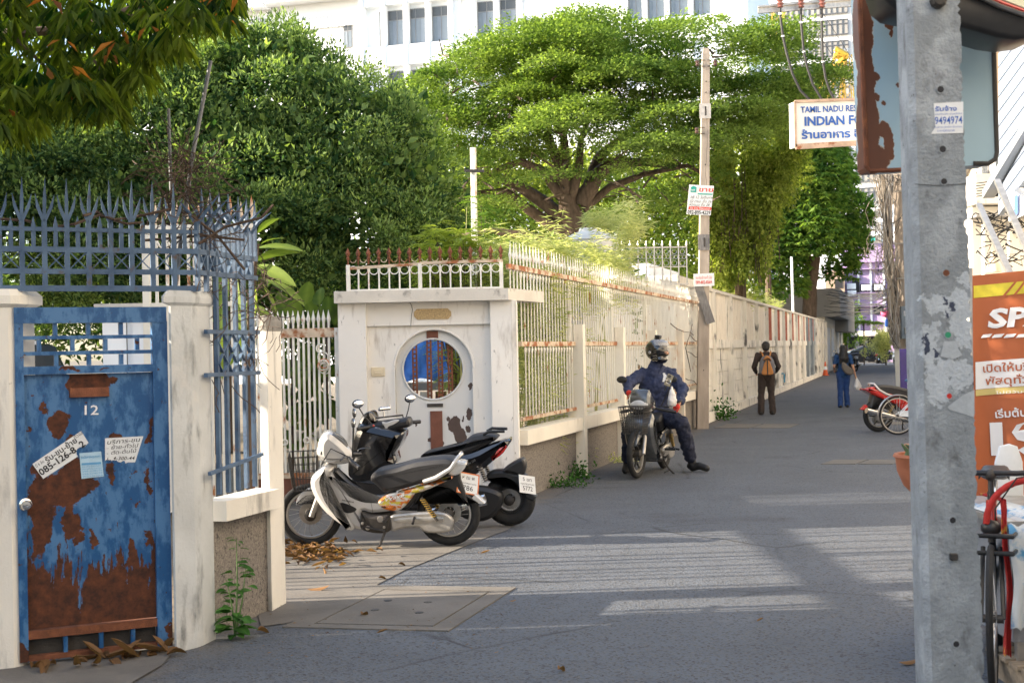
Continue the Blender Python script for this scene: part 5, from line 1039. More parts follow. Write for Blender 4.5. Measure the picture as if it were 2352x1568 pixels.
# ---- fallen leaves
fl = [settone(blade(L_, W_, n=6, droop=d_, cup=c_), tn) for L_, W_, d_, c_, tn in ((.13, .045, -.3, .5, .6), (.11, .05, .4, .6, .3), (.15, .04, -.15, -.5, .8), (.10, .045, .5, .7, .45))]
rd = random.Random(9)
def fleaf(x, y, lab, s=1, k=0, rz=None, grp=None, tilt=0): put('fallen_leaf', fl[k], M_leafdry, M=Matrix.Translation(G(x, y)+Vector((0, 0, .018))) @ Matrix.Rotation(rz if rz is not None else rd.uniform(0, 6.3), 4, 'Z') @ Matrix.Rotation(tilt, 4, 'Y') @ Matrix.Scale(s, 4), label=lab, cat='leaf', group=grp)
for x, y, lab, s, k, rz in ((830, 1418, 'dry leaf standing on the concrete drain cover', .8, 1, 1.2), (707, 1357, 'yellow-green curled leaf beside the drain cover', 1.0, 2, 0), (1282, 1545, 'small dark leaf at the bottom centre of the road', .7, 3, 1), (2065, 1527, 'pale dry leaf on the road beside the near concrete pole', .8, 2, .1), (1738, 1433, 'tiny leaf on the sunlit stripes of the road', .4, 0, .5), (1103, 1275, 'small leaf on the road just behind the silver scooter', .6, 0, 0), (870, 1332, 'leaf on the apron just above the drain cover', .6, 1, .4), (715, 1305, 'dry leaf beside the litter under the silver scooter', .9, 0, .2), (760, 1282, 'brown leaf below the silver scooter engine', .7, 2, .1), (915, 1300, 'brown leaf at the edge of the apron', .6, 1, .1), (865, 1460, 'pale leaf in front of the drain cover', .5, 0, .3), (590, 1454, 'curled leaf by the foot of the weed', .9, 3, .4), (72, 1540, 'curled brown leaf at the left foot of the blue gate', 1.2, 3, 1.5), (1170, 1385, 'small leaf on the corner of the drain cover', .3, 2, 0)): fleaf(x, y, lab, s, k, rz)
for i in range(34):
    x = rd.uniform(100, 400); y = 1535-(x-60)*.115+rd.uniform(-8, 14); fleaf(x, y, 'dry brown leaf in the litter along the foot of the blue gate', rd.uniform(.8, 1.4), rd.randrange(4), grp='dry leaves along the gate', tilt=rd.uniform(-.5, .3))
b = []; 
n = 230; P = np.array([G(rd.gauss(715, 45), rd.gauss(1272, 13)) for i in range(n)]); P[:, 2] = RNG.uniform(.012, .06, n); put('leaf_litter', leafmesh(P, rnd(n)*np.array([[1, 1, .25]]), rnd(n)*.6+np.array([[0, 0, 1]]), RNG.uniform(.06, .14, n), RNG.uniform(.02, .045, n), RNG.uniform(0, 1, n), fold=.5), M_leafdry, label='heap of brown leaf litter under the front of the silver scooter', cat='leaf litter', kind='stuff')
n = 160; P = np.array([G(rd.uniform(560, 1150), rd.uniform(1250, 1520)) for i in range(n)]); P[:, 2] = .012; put('grit', leafmesh(P, rnd(n)*np.array([[1, 1, .1]]), rnd(n)*.3+np.array([[0, 0, 1]]), RNG.uniform(.01, .03, n), RNG.uniform(.006, .012, n), RNG.uniform(0, 1, n)), M_leafdry, label='scattered small leaf bits on the apron and road edge', cat='litter', kind='stuff')
# ================================================================ BUILDINGS
MVU = Matrix(((CU, SU, 0, 0), (-SU, CU, 0, 0), (0, 0, 1, 0), (0, 0, 0, 1)))   # local x = v, local y = u
M_winframe = mat('window_frame_grey', (.22, .22, .22), .5, var=.05, bump=0)
M_glassb = mat('office_glass', (.16, .19, .22), .12, var=.25, vs=.2, bump=0)
M_glassd = mat('dark_transom_glass', (.07, .075, .08), .2, var=.2, vs=.2, bump=0)
M_curt = mat('pale_blind', (.20, .24, .29), .6, var=.1, vs=.4, bump=0)
# ---- white office block
UB = 67.5
def bu(x, y, u=UB): return U(x, y, u)
wbd = thing('office_block', 'white office block with rows of recessed windows behind thin fins, beyond the trees', 'building', S(UB, -14))
zT = bu(880, 12)[1]; zP1 = bu(880, 107)[1]; zP0 = bu(880, 152)[1]; FH = zT-zP0
vL, vR = bu(824, 60)[0], bu(1700, 60)[0]
b = MB(MVU); b.box((vL, UB+.5, 0), (vR, UB+14, zT+FH)); b.build('wall', M_whitebld, wbd)
def wpart(nm, m, a, c): b = MB(MVU); b.box(a, c); b.build(nm, m, wbd)
for k in (-3, -2, -1, 0, 1):
    z0 = zP0+k*FH; wpart('parapet', M_whitebld, (vL, UB, z0), (vR, UB+.25, z0+(zP1-zP0))); wpart('floor_slab', M_whitebld, (vL, UB+.251, z0), (vR, UB+.499, z0+.25))
xsf = [879.8, 931, 982, 1034, 1086.5, 1139, 1191.5, 1243]; vf = [bu(x, 60)[0] for x in xsf]; vf2 = [bu(x, 30)[0] for x in (1435, 1480, 1531, 1586, 1637)]
for v in vf+vf2: wpart('fin', M_whitebld, (v-.11, UB-.06, 0), (v+.11, UB+.45, zT+FH))
wpart('end_wall', M_whitebld, (vL-.01, UB-.07, 0), (vL+.28, UB+1.31, zT+FH)); wpart('blank_bay', M_whitebld, (vf[-1]+.11, UB-.03, 0), (vf2[0]-.11, UB+.02, zT+FH)); wpart('blank_bay', M_whitebld, (vf2[-1]+.11, UB-.03, 0), (vR+.4, UB+12, zT+FH))
def window(par, v0, v1, z0, z1, u, split=.5, mats=None, fw_=.05):
    b = MB(MVU); b.box((v0, u-.05, z0), (v1, u, z1)); w = b.build('window', M_winframe, par)
    zt_ = z1-(z1-z0)*.27; vm = v0+(v1-v0)*split
    for (a, c, d, e, m) in ((v0+fw_, vm-fw_/2, z0+fw_, zt_-fw_/2, M_glassb), (vm+fw_/2, v1-fw_, z0+fw_, zt_-fw_/2, M_glassb), (v0+fw_, vm-fw_/2, zt_+fw_/2, z1-fw_, M_glassd), (vm+fw_/2, v1-fw_, zt_+fw_/2, z1-fw_, M_glassd)):
        b = MB(MVU); b.box((a, u-.06, d), (c, u-.051, e)); b.build('pane', m, w)
    b = MB(MVU); vv = v0+(v1-v0)*(.28 if split > .4 else .6); b.box((vv, u-.075, z0+fw_), (vv+(v1-v0)*.2, u-.0601, zt_-fw_)); b.build('blind', M_curt, w)
for k in (-1, 0):
    zz = zP1+k*FH
    for i in range(7):
        v0 = ([vL+1.1-.0]+vf)[i] if i else vL+.9
        v1 = vf[i] if i else vf[0]
        if i == 4: continue
        window(wbd, (vf[i-1] if i else vL+.95)+.12, vf[i]-.1, zz-.05, zz+2.05, UB+.49, .5 if i % 2 else .3)
    wpart('cross_wall', M_whitebld, (vf[3]+.12, UB+.26, zP0+k*FH), (vf[3]+.5, UB+.48, zT+k*FH))
    for i in range(4): window(wbd, vf2[i]+.14, vf2[i+1]-.14, bu(1550, 37)[1]+k*FH, bu(1550, 37)[1]+k*FH+1.9, UB+.45)
for i in range(4): wpart('window_bay', M_whitebld, (vf2[i]+.12, UB+.2, 0), (vf2[i+1]-.12, UB+.44, bu(1550, 37)[1]))
# left wing with corrugated bands
ww = thing('office_wing', 'plain white wing with ribbed bands left of the recessed office windows', 'building', S(UB, -26))
v0 = bu(500, 60)[0]
b = MB(MVU); b.box((v0-6, UB+.5, 0), (vL-.03, UB+12, zT+FH)); b.build('wall', M_whitebld, ww)
M_ribw = mat('white_ribbed_band', (.74, .76, .78), .6, var=.03, bump=0)
def ribband(z0, z1, va, vb, d=.35):
    b = MB(MVU); n = int((vb-va)/.22); P = []
    for i in range(n*2+1): P.append((va+(vb-va)*i/(n*2), UB+.5-d+(.05 if i % 2 else 0)))
    b.loft([[(p[0], p[1], z0) for p in P]+[(vb, UB+.499, z0), (va, UB+.499, z0)], [(p[0], p[1], z1) for p in P]+[(vb, UB+.499, z1), (va, UB+.499, z1)]]); b.build('ribbed_band', M_ribw, ww)
ribband(bu(720, 62)[1], bu(720, 36)[1], bu(660, 40)[0], vL-.05, .2); ribband(bu(720, 3)[1], zT+2, bu(605, 5)[0], vL-.05, 1.1); ribband(bu(815, 136)[1], bu(815, 108)[1], bu(800, 110)[0], vL-.05, .2)
b = MB(MVU); b.box((v0, UB-.5, bu(560, 24)[1]), (bu(614, 20)[0], UB+.49, zT+2)); b.build('bay', M_whitebld, ww)
window(ww, bu(781, 60)[0], bu(802, 60)[0], bu(790, 107)[1], bu(790, 53)[1], UB+.48)
b = MB(MVU); b.box((bu(566, 50)[0], UB+.35, bu(580, 72)[1]), (bu(596, 50)[0], UB+.499, bu(580, 40)[1])); g_ = b.build('window', M_glassd, ww)
for i in range(7): b = MB(MVU); v = bu(568+i*4.3, 50)[0]; b.box((v, UB+.28, bu(580, 72)[1]), (v+.04, UB+.349, bu(580, 40)[1])); b.build('grille_bar', M_whitebld, g_)
# ---- far tower
UT = 208.; tw = thing('office_tower', 'distant pale office tower with a regular grid of grey windows behind the restaurant sign', 'building', S(UT, 0))
M_tower = mat('tower_cladding', (.80, .82, .84), .7, var=.03, bump=0); M_tglass = mat('tower_glass', (.30, .29, .27), .2, var=.3, vs=.08, bump=0); M_tframe = mat('tower_mullion', (.09, .10, .12), .5, bump=0)
va = U(1752, 300, UT)[0]; vb = va+62
b = MB(MVU); b.box((va, UT, 0), (vb, UT+30, 62)); b.build('wall', M_tower, tw)
pit = U(1965, 300, UT)[0]-U(1864, 300, UT)[0]; ww_ = U(1953, 300, UT)[0]-U(1864, 300, UT)[0]; v00 = U(1864, 300, UT)[0]-pit; zr0 = U(1900, 131, UT)[1]; fh_ = U(1900, 131, UT)[1]-U(1900, 179.5, UT)[1]; wh = U(1900, 97, UT)[1]-zr0
b = MB(); b.box((0, -.25, 0), (ww_, -.02, wh)); ME_tw = b.mesh()
b = MB()
for i in range(8): b.box((ww_*i/7-.06, -.36, 0), (ww_*i/7+.06, -.26, wh))
b.box((0, -.37, wh*.68), (ww_, -.255, wh*.68+.12)); b.box((0, -.37, -.05), (ww_, -.255, .08)); b.box((0, -.37, wh-.08), (ww_, -.255, wh+.05)); ME_twf = b.mesh()
for c in range(0, 6):
    for r in range(-9, 6):
        z = zr0+fh_*r
        if z < 1 or z > 58: continue
        w_ = put('window', ME_tw, M_tglass, tw, M=MVU @ Matrix.Translation((v00+pit*c, UT, z))); put('mullions', ME_twf, M_tframe, w_, M=MVU @ Matrix.Translation((v00+pit*c, UT, z)))
# ---- yellow crane in front of the tower
YC = 125.; cr = thing('tower_crane', 'yellow construction crane seen in front of the far tower', 'crane', A(1925, 700, YC))
M_crane = mat('crane_yellow', (.72, .46, .06), .5, var=.1, bump=0)
def lattice(pts, w_, r, nm):
    b = MB(); p0, p1 = [A(x, y, YC) for x, y in pts]; d = (p1-p0).normalized(); sx = d.cross(Vector((0, 1, 0))).normalized()*w_/2; sy = Vector((0, w_/2, 0)); n = max(2, int((p1-p0).length/w_)); C_ = [sx+sy, sx-sy, -sx-sy, -sx+sy]
    for c in C_: b.tube([p0+c, p1+c], r, 4)
    for i in range(n):
        a, e = p0.lerp(p1, i/n), p0.lerp(p1, (i+1)/n)
        for k in range(4): b.tube([a+C_[k], e+C_[(k+1) % 4]], r*.6, 3)
    b.build(nm, M_crane, cr)
lattice([(1950, 246), (1944, 128)], .8, .06, 'mast'); lattice([(1884, 232), (1935, 122)], 1.0, .08, 'jib'); lattice([(1930, 240), (1941, 132)], .3, .05, 'mast')
b = MB(); 
for (x0, y0, x1, y1) in ((1886, 182, 1906, 176), (1915, 129, 1948, 131), (1918, 112, 1946, 128), (1905, 172, 1940, 128)): b.tube([A(x0, y0, YC), A(x1, y1, YC)], .28, 6)
b.build('boom_head', M_crane, cr)
for x0 in (1918, 1926, 1940, 1948): b = MB(); b.tube([A(x0, 128, YC), A(x0-1, 113, YC), A(x0+6, 112, YC)], .07, 4); b.build('handrail', M_tower, cr)
cr2 = thing('crane_mast', 'yellow crane mast piece poking up behind the treetop left of the far tower windows', 'crane', A(1790, 700, YC)); crs = cr; cr = cr2; lattice([(1785, 90), (1788, 24)], 1.0, .06, 'mast'); cr = crs
# ---- buildings at the end of the lane
def ubox(par, nm, m, x0, y0, x1, y1, u, d=.3, off=0): (va_, za), (vb_, zb_) = U(x0, y1, u), U(x1, y0, u); b = MB(MVU); b.box((va_, u-off, za), (vb_, u-off+d, zb_)); return b.build(nm, m, par)
M_purple = mat('lilac_paint', (.36, .27, .44), .7, var=.06, vs=.6, bump=.05); UPb = 118.
pbd = thing('lilac_building', 'lilac building with air conditioners on its front at the far end of the lane', 'building', S(UPb, -2))
ubox(pbd, 'wall', M_purple, 1940, 556, 2075, 835, UPb, 10)
M_dark = mat('dark_interior', (.015, .015, .018), .7, bump=0)
for q in ((1958, 640, 1974, 672), (1976, 652, 1999, 669), (2004, 650, 2027, 670), (1950, 702, 1976, 722), (2008, 700, 2030, 722)): ubox(pbd, 'window', M_dark, *q, UPb, .1, .12)
for y in (600, 616, 671, 702, 738): ubox(pbd, 'ledge', M_purple, 1939, y, 2076, y+3, UPb, .5, .51)
for x in (1972, 2000, 2030): ubox(pbd, 'pipe', M_tower, x, 600, x+1.4, 760, UPb, .08, .1)
for k in range(9): ubox(pbd, 'weatherboard', M_purple, 1977, 704+k*4, 2006, 707+k*4, UPb, .05, .06)
ubox(pbd, 'shop_sign', M_wallface, 1950, 759, 2036, 772, UPb, .3, .61); ubox(pbd, 'shop_opening', M_dark, 1951, 773, 2034, 834, UPb, .1, .13)
for x in (1965, 1985, 2012): ubox(pbd, 'door_glass', M_tglass, x, 782, x+8, 832, UPb, .04, .18)
for (x, y) in ((1946, 651), (1947, 667), (1979, 654), (2008, 653)):
    t = thing('air_conditioner', {1946: 'upper left of the air conditioners on the lilac building', 1947: 'lower left air conditioner on the lilac building', 1979: 'middle air conditioner on the lilac building', 2008: 'right-hand air conditioner on the lilac building'}[x], 'air conditioner', S(UPb-.5, U(x, y, UPb)[0], U(x, y, UPb)[1]), group='air conditioners on the lilac building')
    ubox(t, 'housing', M_whitebld, x, y, x+20, y+13.5, UPb, .38, .5); v, z = U(x+8, y+6.8, UPb)
    MB(MVU @ Matrix.Translation((v, UPb-.51, z)) @ Matrix.Rotation(math.pi/2, 4, 'X')).lathe([(.23, 0), (.23, .02), (.05, .03)], 16).build('fan_grille', M_tower, t)
ch = thing('corner_house', 'cream house with projecting grey concrete canopies where the street wall ends', 'building', S(80, -5))
M_concd = mat('grey_concrete_canopy', (.30, .29, .27), .9, var=.1, vs=1, bump=.1)
b = MB(STM); zt = V(1880, 722, -4.1)[1]; b.box((76.3, 4.15, 0), (100, 12, zt)); b.build('wall', M_wallface, ch)
b = MB(STM); b.box((76.0, 3.3, zt+.001), (100.2, 12.2, zt+1.6)); b.build('canopy', M_concd, ch)
b = MB(STM); b.box((88, 3.3, zt-.75), (100.1, 4.14, zt-.02)); b.build('balcony', M_concd, ch)
for u in (78, 83, 90, 95): b = MB(STM); b.box((u, 4.10, .1), (u+2.4, 4.149, 2.6)); b.build('shutter', M_tower, ch)
hb = thing('terrace_house', 'tan brick house front glimpsed beside the mango tree at the lane end', 'building', S(112, -6)); M_tan = mat('tan_brick', (.36, .27, .20), .85, var=.15, vs=2, bump=.1)
ubox(hb, 'wall', M_tan, 1900, 620, 1939, 835, 117, 8); 
for y in (640, 690, 735): ubox(hb, 'window', M_dark, 1918, y, 1934, y+22, 117, .05, .06)
bb_ = thing('backdrop_house', 'pale house with a teal awning peeking out above the lilac building', 'building', S(150, 0)); ubox(bb_, 'wall', M_whitebld, 1890, 470, 2100, 700, 150, 8)
M_tealaw = mat('teal_awning', (.03, .36, .30), .6, bump=0); ubox(bb_, 'awning', M_tealaw, 1982, 546, 2010, 554, 117.5, 1, .1)
for i in range(5):
    for j in range(3): ubox(bb_, 'window', M_tglass, 1960+i*24, 480+j*30, 1976+i*24, 500+j*30, 150, .05, .06)
# white flagpole by the mango tree
pp = A(1823, 715, 55); b = MB(); b.tube([(pp.x, pp.y, 0), A(1818, 590, 55)], .05, 8); b.build('flagpole', M_whitebld, label='slim white pole in front of the mango tree', cat='pole')
# ---- right-hand terrace along the lane (mostly outside the picture)
M_rw = mat('right_terrace_render', (.50, .46, .40), .85, var=.12, vs=.8, bump=.1, layers=(((.35, .30, .24), 1.2, .6, .2, (2, 2, .6), None),))
rt = thing('right_terrace', 'row of tall cream shophouses along the right side of the lane', 'building', S(30, 2.6)); VB = 2.6
b = MB(STM); b.box((-14, -VB-9, 0), (104, -VB, 9.5)); b.build('wall', M_rw, rt)
b = MB(STM); b.box((-14, -VB-9.2, 9.501), (104, -VB+.2, 9.75)); b.build('roof_edge', M_concd, rt)
for i in range(12):
    u = 29.+i*6
    for j in range(2):
        z = 2.2+j*3.5; b = MB(STM); b.box((u, -VB+.0, z), (u+2.6, -VB+.06, z+1.7)); w_ = b.build('window', M_winframe, rt); b = MB(STM); b.box((u+.1, -VB+.061, z+.1), (u+1.25, -VB+.07, z+1.6)); b.build('pane', M_glassd, w_); b = MB(STM); b.box((u+1.35, -VB+.061, z+.1), (u+2.5, -VB+.07, z+1.6)); b.build('pane', M_glassd, w_)
for j in range(2): b = MB(STM); b.box((28, -VB+.0, 4.6+j*3.5), (104, -VB+.45, 4.75+j*3.5)); b.build('ledge', M_rw, rt)

# ---- unseen blocks and slats on the left, added to shade and stripe the road
for (x0, x1, y0, y1, h), lab in (((-17, -9.2, 10.9, 12.3, 6.0), 'narrow unseen block added to shade the road, left behind the gateway'), ((-17, -9.2, 13.5, 19.5, 6.0), 'wider unseen block added to shade the road, left behind the gateway'), ((-20, -12, -14, 6.0, 8.6), 'long unseen block added to shade the foreground, left of the blue gate')):
    gh = thing('shade_block', lab, 'building', ((x0+x1)/2, (y0+y1)/2, 0)); b = MB(); b.box((x0, y0, 0), (x1, y1, h)); b.build('wall', M_rw, gh); b = MB(); b.box((x0-.3, y0, h+.001), (x1+.15, y1, h+.15)); b.build('roof', M_concd, gh)
sf = thing('shadow_screen', 'tall unseen slatted screen added on the left so its shadow stripes the road', 'fence', (-7.6, 9.4, 0)); b = MB(); b.box((-7.68, 6.0, 0), (-7.52, 11.6, 1.7)); b.build('base_wall', M_rw, sf)  # added out of view; its slats throw the stripes on the road
for z, h_ in ((1.75, .06), (3.5, .17)): b = MB(); b.box((-7.65, 6.0, z), (-7.62, 11.6, z+h_)); b.build('rail', M_iron, sf)
b = MB(); b.box((-.03, -.035, 1.7), (0, .035, 4.2)); ME_sl = b.mesh(); y = 6.0; rd = random.Random(3)
while y < 11.6: put('slat', ME_sl, M_iron, sf, M=Matrix.Translation((-7.6, y, 0)) @ Matrix.Scale(rd.uniform(.35, .7), 4, (0, 1, 0))); y += rd.choice([.15, .20, .26, .36])
for y in (11.5,): b = MB(); b.box((-7.7, y, 0), (-7.5, y+.2, 4.3)); b.build('post', M_rw, sf)
t = thing('shadow_slats', 'tall unseen slats added between the two shade blocks for faint light stripes', 'gate', (-9.4, 12.9, 0))  # added slats that split the sun gap between the blocks into stripes
for i in range(7): b = MB(); y = 12.33+i*.168; b.box((-9.45, y, .1), (-9.42, y+.10+.02*(i % 3), 5.2)); b.build('slat', M_iron, t)
b = MB(); b.box((-9.5, 12.301, 5.2), (-9.38, 13.499, 5.9)); b.build('lintel', M_iron, t)
# ================================================================ MOTORBIKES
def cr_(pts, k=4):
    """closed Catmull-Rom through pts"""
    o = []; n = len(pts); P = [Vector((p[0], p[1])) for p in pts]
    for i in range(n):
        a, b_, c, d = P[i-1], P[i], P[(i+1) % n], P[(i+2) % n]
        for j in range(k): t_ = j/k; o.append(tuple(.5*((2*b_)+(c-a)*t_+(2*a-5*b_+4*c-d)*t_*t_+(3*b_-a-3*c+d)*t_**3)))
    return o
def puff(par, nm, m, poly, y0, y1, inset=.02, k=3, T=None, smooth=30, **kw):
    b = MB(T); b.prism(cr_(poly, k) if k > 1 else poly, y0, y1, inset=inset); return b.build(nm, m, par, smooth=smooth, local=True, **kw)
def lb(par, nm, m, f, smooth=50, T=None, **kw): b = MB(T); f(b); return b.build(nm, m, par, smooth=smooth, local=True, **kw)
def wheel(par, x, R, w, spokes=18, T=None, y=0, rim=M_alu, hubr=.05, disc=True, nm='wheel'):
    W = lb(par, nm, M_tyre, lambda b: b.torus((x, y, R), R-w*.5, w*.5, 'y', 36, 10, ell=1.0), T=T)
    lb(W, 'rim', rim, lambda b: (b.torus((x, y, R), R-w-.008, .014, 'y', 36, 6, ell=1.3)), T=T)
    def sp(b):
        for i in range(spokes):
            a = 2*math.pi*i/spokes; s = .022 if i % 2 else -.022; b.tube([(x+hubr*math.cos(a+.5), y+s, R+hubr*math.sin(a+.5)), (x+(R-w-.01)*math.cos(a), y, R+(R-w-.01)*math.sin(a))], .0022 if spokes > 8 else .013, 4)
    lb(W, 'spokes', M_alu if spokes > 8 else M_black, sp, T=T)
    TT = (T or Matrix()) @ Matrix.Translation((x, y, R)) @ Matrix.Rotation(math.pi/2, 4, 'X')
    lb(W, 'hub', M_iron, lambda b: b.lathe([(.012, -.07), (hubr, -.045), (hubr*.8, 0), (hubr, .045), (.012, .07)], 14), T=TT)
    if disc: lb(W, 'brake_disc', M_alu, lambda b: b.lathe([(.10, .05), (.10, .054), (.05, .054), (.05, .05)], 20), T=TT)
    return W
def plate(par, T, lines, rim=None, w_=.19, h=.17):
    p = lb(par, 'number_plate', M_paper, lambda b: b.box((-w_/2, 0, -h/2), (w_/2, .004, h/2)), T=T)
    if rim: lb(p, 'plate_rim', rim, lambda b: [b.box(q0, q1) for q0, q1 in (((-w_/2-.006, -.002, h/2-.004), (w_/2+.006, .006, h/2+.006)), ((-w_/2-.006, -.002, -h/2-.006), (w_/2+.006, .006, -h/2+.004)), ((-w_/2-.006, -.002, -h/2), (-w_/2+.004, .006, h/2)), ((w_/2-.004, -.002, -h/2), (w_/2+.006, .006, h/2)))], T=T)
    for (s_, z, hh, f) in lines:
        o = text(s_, (-w_*f/2, 0, z), (w_*f/2, 0, z), hh, (0, -1, 0), M_inkblack, None, lift=.002); 
        if o: o.data.transform(T); o.parent = p
    return p
def mirror(par, base, top, T=None, glass=1, r=.052, m=M_black):
    lb(par, 'mirror_stalk', m, lambda b: b.tube([base, Vector(base).lerp(Vector(top), .6)+Vector((0, 0, -.02)), top], .006, 6), T=T)
    TT = (T or Matrix()) @ Matrix.Translation(top); o = lb(par, 'mirror', m, lambda b: b.ell((0, 0, .02), (.018, r*1.25, r*.8), 14), T=TT)
    if glass: lb(o, 'mirror_glass', M_mirror, lambda b: b.ell((-.010, 0, .02), (.012, r*1.1, r*.68), 14), T=TT)
def q1(x, y): return ((1475-x)*.00098, (1445-y)*.00098)
def Q1(*a): return [q1(x, y) for x, y in a]
def underbone(par, paint, accent=None, plates=None, basket=True, decal=True, rearplate_tilt=.35, steer=.0, lens=True, spokes=20):
    R = .272; Tf = Matrix.Translation((1.19, 0, .27)) @ Matrix.Rotation(-.0, 4, 'Y') @ Matrix.Rotation(steer, 4, 'Z') @ Matrix.Translation((-1.19, 0, -.27))
    wheel(par, 0, R, .075, spokes); wheel(par, 1.20, R, .065, spokes, T=Tf)
    puff(par, 'front_fender', paint, Q1((135, 1075), (150, 1000), (240, 925), (330, 915), (385, 1000), (400, 1060), (372, 1085), (330, 1020), (250, 1000), (190, 1030)), -.052, .052, .02, T=Tf)
    for s in (-1, 1): lb(par, 'fork_leg', M_alu if s else M_alu, lambda b: b.tube([(1.19, s*.075, .27), (1.10, s*.075, .50), (1.03, s*.075, .70)], [.024, .022, .02], 9), T=Tf)
    puff(par, 'leg_shield', paint, Q1((440, 710), (350, 760), (296, 850), (330, 985), (430, 1130), (600, 1262), (655, 1278), (640, 1215), (560, 1120), (470, 980), (440, 850), (480, 760)), -.17, .17, .05)
    puff(par, 'body_panel', paint, Q1((470, 780), (440, 880), (480, 1010), (570, 1150), (660, 1275), (780, 1272), (740, 1200), (735, 1120), (830, 1140), (1020, 1115), (1080, 1050), (1000, 1000), (870, 1010), (740, 1000), (600, 930), (520, 850)), -.105, .105, .035)
    puff(par, 'step_cover', M_black, Q1((500, 760), (478, 830), (540, 930), (650, 1000), (760, 1010), (700, 950), (600, 880), (535, 800)), -.07, .07, .02)
    lb(par, 'side_opening', M_black, lambda b: b.prism(cr_(Q1((550, 1040), (580, 1120), (640, 1130), (692, 1100), (640, 1065)), 3), .103, .110))
    puff(par, 'seat', M_seat, Q1((825, 850), (835, 800), (900, 762), (1050, 735), (1200, 695), (1400, 668), (1530, 672), (1560, 720), (1500, 790), (1300, 870), (1100, 930), (950, 955), (900, 920), (860, 880)), -.13, .13, .04)
    puff(par, 'side_cover', accent or paint, Q1((900, 1010), (1010, 960), (1200, 938), (1190, 990), (1080, 1105), (960, 1110), (880, 1060)), -.118, .118, .02)
    puff(par, 'tail_panel', accent or paint, Q1((1040, 945), (1250, 880), (1480, 830), (1540, 830), (1400, 900), (1210, 965)), -.12, .12, .02)
    puff(par, 'under_tail', M_black, Q1((1000, 950), (1250, 850), (1560, 790), (1600, 860), (1640, 980), (1660, 1090), (1540, 960), (1400, 900), (1250, 960), (1150, 1100), (1050, 1110)), -.07, .07, .02)
    lb(par, 'grab_rail', M_silver, lambda b: [b.tube([(q1(1290, 860)[0], s*.13, q1(1290, 860)[1]), (q1(1400, 825)[0], s*.14, q1(1400, 825)[1]), (q1(1520, 755)[0], s*.125, q1(1520, 755)[1]), (q1(1595, 650)[0], s*.09, q1(1595, 650)[1]), (q1(1610, 645)[0], 0, q1(1610, 645)[1])], [.018, .02, .018, .015, .015], 8) for s in (-1, 1)])
    puff(par, 'tail_lamp', M_lens_ if lens else M_red, Q1((1490, 800), (1555, 705), (1650, 712), (1632, 770), (1560, 822)), -.08, .08, .02)
    puff(par, 'mudguard', paint, Q1((1690, 1020), (1720, 990), (1805, 1065), (1780, 1078), (1700, 1068)), -.05, .05, .008, k=1)
    puff(par, 'rear_fender', M_black, Q1((1180, 1060), (1260, 930), (1400, 895), (1560, 930), (1690, 1020), (1750, 1060), (1710, 1065), (1560, 965), (1400, 925), (1280, 960), (1210, 1070)), -.055, .055, .012)
    puff(par, 'engine', M_iron, Q1((735, 1120), (720, 1200), (725, 1270), (800, 1300), (900, 1310), (985, 1280), (985, 1160), (900, 1150), (800, 1140)), -.13, .14, .03)
    for (x, y, r_) in ((790, 1255, .02), (745, 1215, .014), (935, 1250, .012), (905, 1180, .03)): lb(par, 'engine_boss', M_alu, lambda b: b.lathe([(r_, 0), (r_*.8, .012), (.002, .014)], 12), T=Matrix.Translation((q1(x, y)[0], .14, q1(x, y)[1])) @ Matrix.Rotation(-math.pi/2, 4, 'X'))
    puff(par, 'chain_case', M_alu, Q1((985, 1160), (1100, 1135), (1300, 1122), (1450, 1128), (1528, 1180), (1530, 1250), (1490, 1300), (1300, 1308), (1230, 1260), (1100, 1265), (1000, 1290), (985, 1240)), .075, .125, .018)
    puff(par, 'case_rib', M_alu, Q1((1060, 1175), (1420, 1165), (1450, 1190), (1420, 1215), (1060, 1215)), .124, .134, .008)
    lb(par, 'exhaust', M_chrome, lambda b: b.tube([(.72, -.12, .22), (.5, -.13, .17), (.1, -.14, .26), (-.30, -.15, .36)], [.018, .02, .045, .048], 12))
    for s in (-1, 1):
        T = Matrix.Translation((q1(1400, 1200)[0], s*.14, q1(1400, 1200)[1])); p0 = Vector((0, 0, 0)); p1_ = Vector((q1(1270, 1000)[0]-q1(1400, 1200)[0], 0, .20))
        sh_ = lb(par, 'shock_absorber', M_iron, lambda b: b.tube([p0, p1_], .013, 8), T=T); lb(sh_, 'spring', M_gold_, lambda b: b.tube([p0.lerp(p1_, .2+.75*i/60)+Vector((math.cos(i*.9)*.022, math.sin(i*.9)*.022, 0)) for i in range(61)], .0045, 5), T=T)
    lb(par, 'kick_stand', M_iron, lambda b: (b.tube([(q1(940, 1290)[0], .13, q1(940, 1290)[1]), (q1(905, 1390)[0], .20, q1(905, 1390)[1]), (q1(862, 1485)[0], .27, 0.0)], .011, 7), b.tube([(q1(890, 1410)[0], .21, q1(890, 1410)[1]), (q1(880, 1440)[0], .15, q1(880, 1440)[1])], .006, 5)))
    lb(par, 'foot_pegs', M_black, lambda b: (b.tube([(.50, -.27, .27), (.50, .27, .27)], .014, 8), b.tube([(.27, .13, .27), (.26, .26, .25)], .012, 8), b.tube([(.52, .15, .16), (.68, .17, .2), (.70, .22, .2)], .008, 6)))
    # handlebar assembly (turns with the fork)
    puff(par, 'handle_cowl', paint, Q1((352, 520), (395, 455), (450, 440), (520, 490), (600, 570), (640, 640), (625, 700), (540, 722), (440, 710), (370, 680), (345, 620)), -.125, .125, .05, T=Tf)
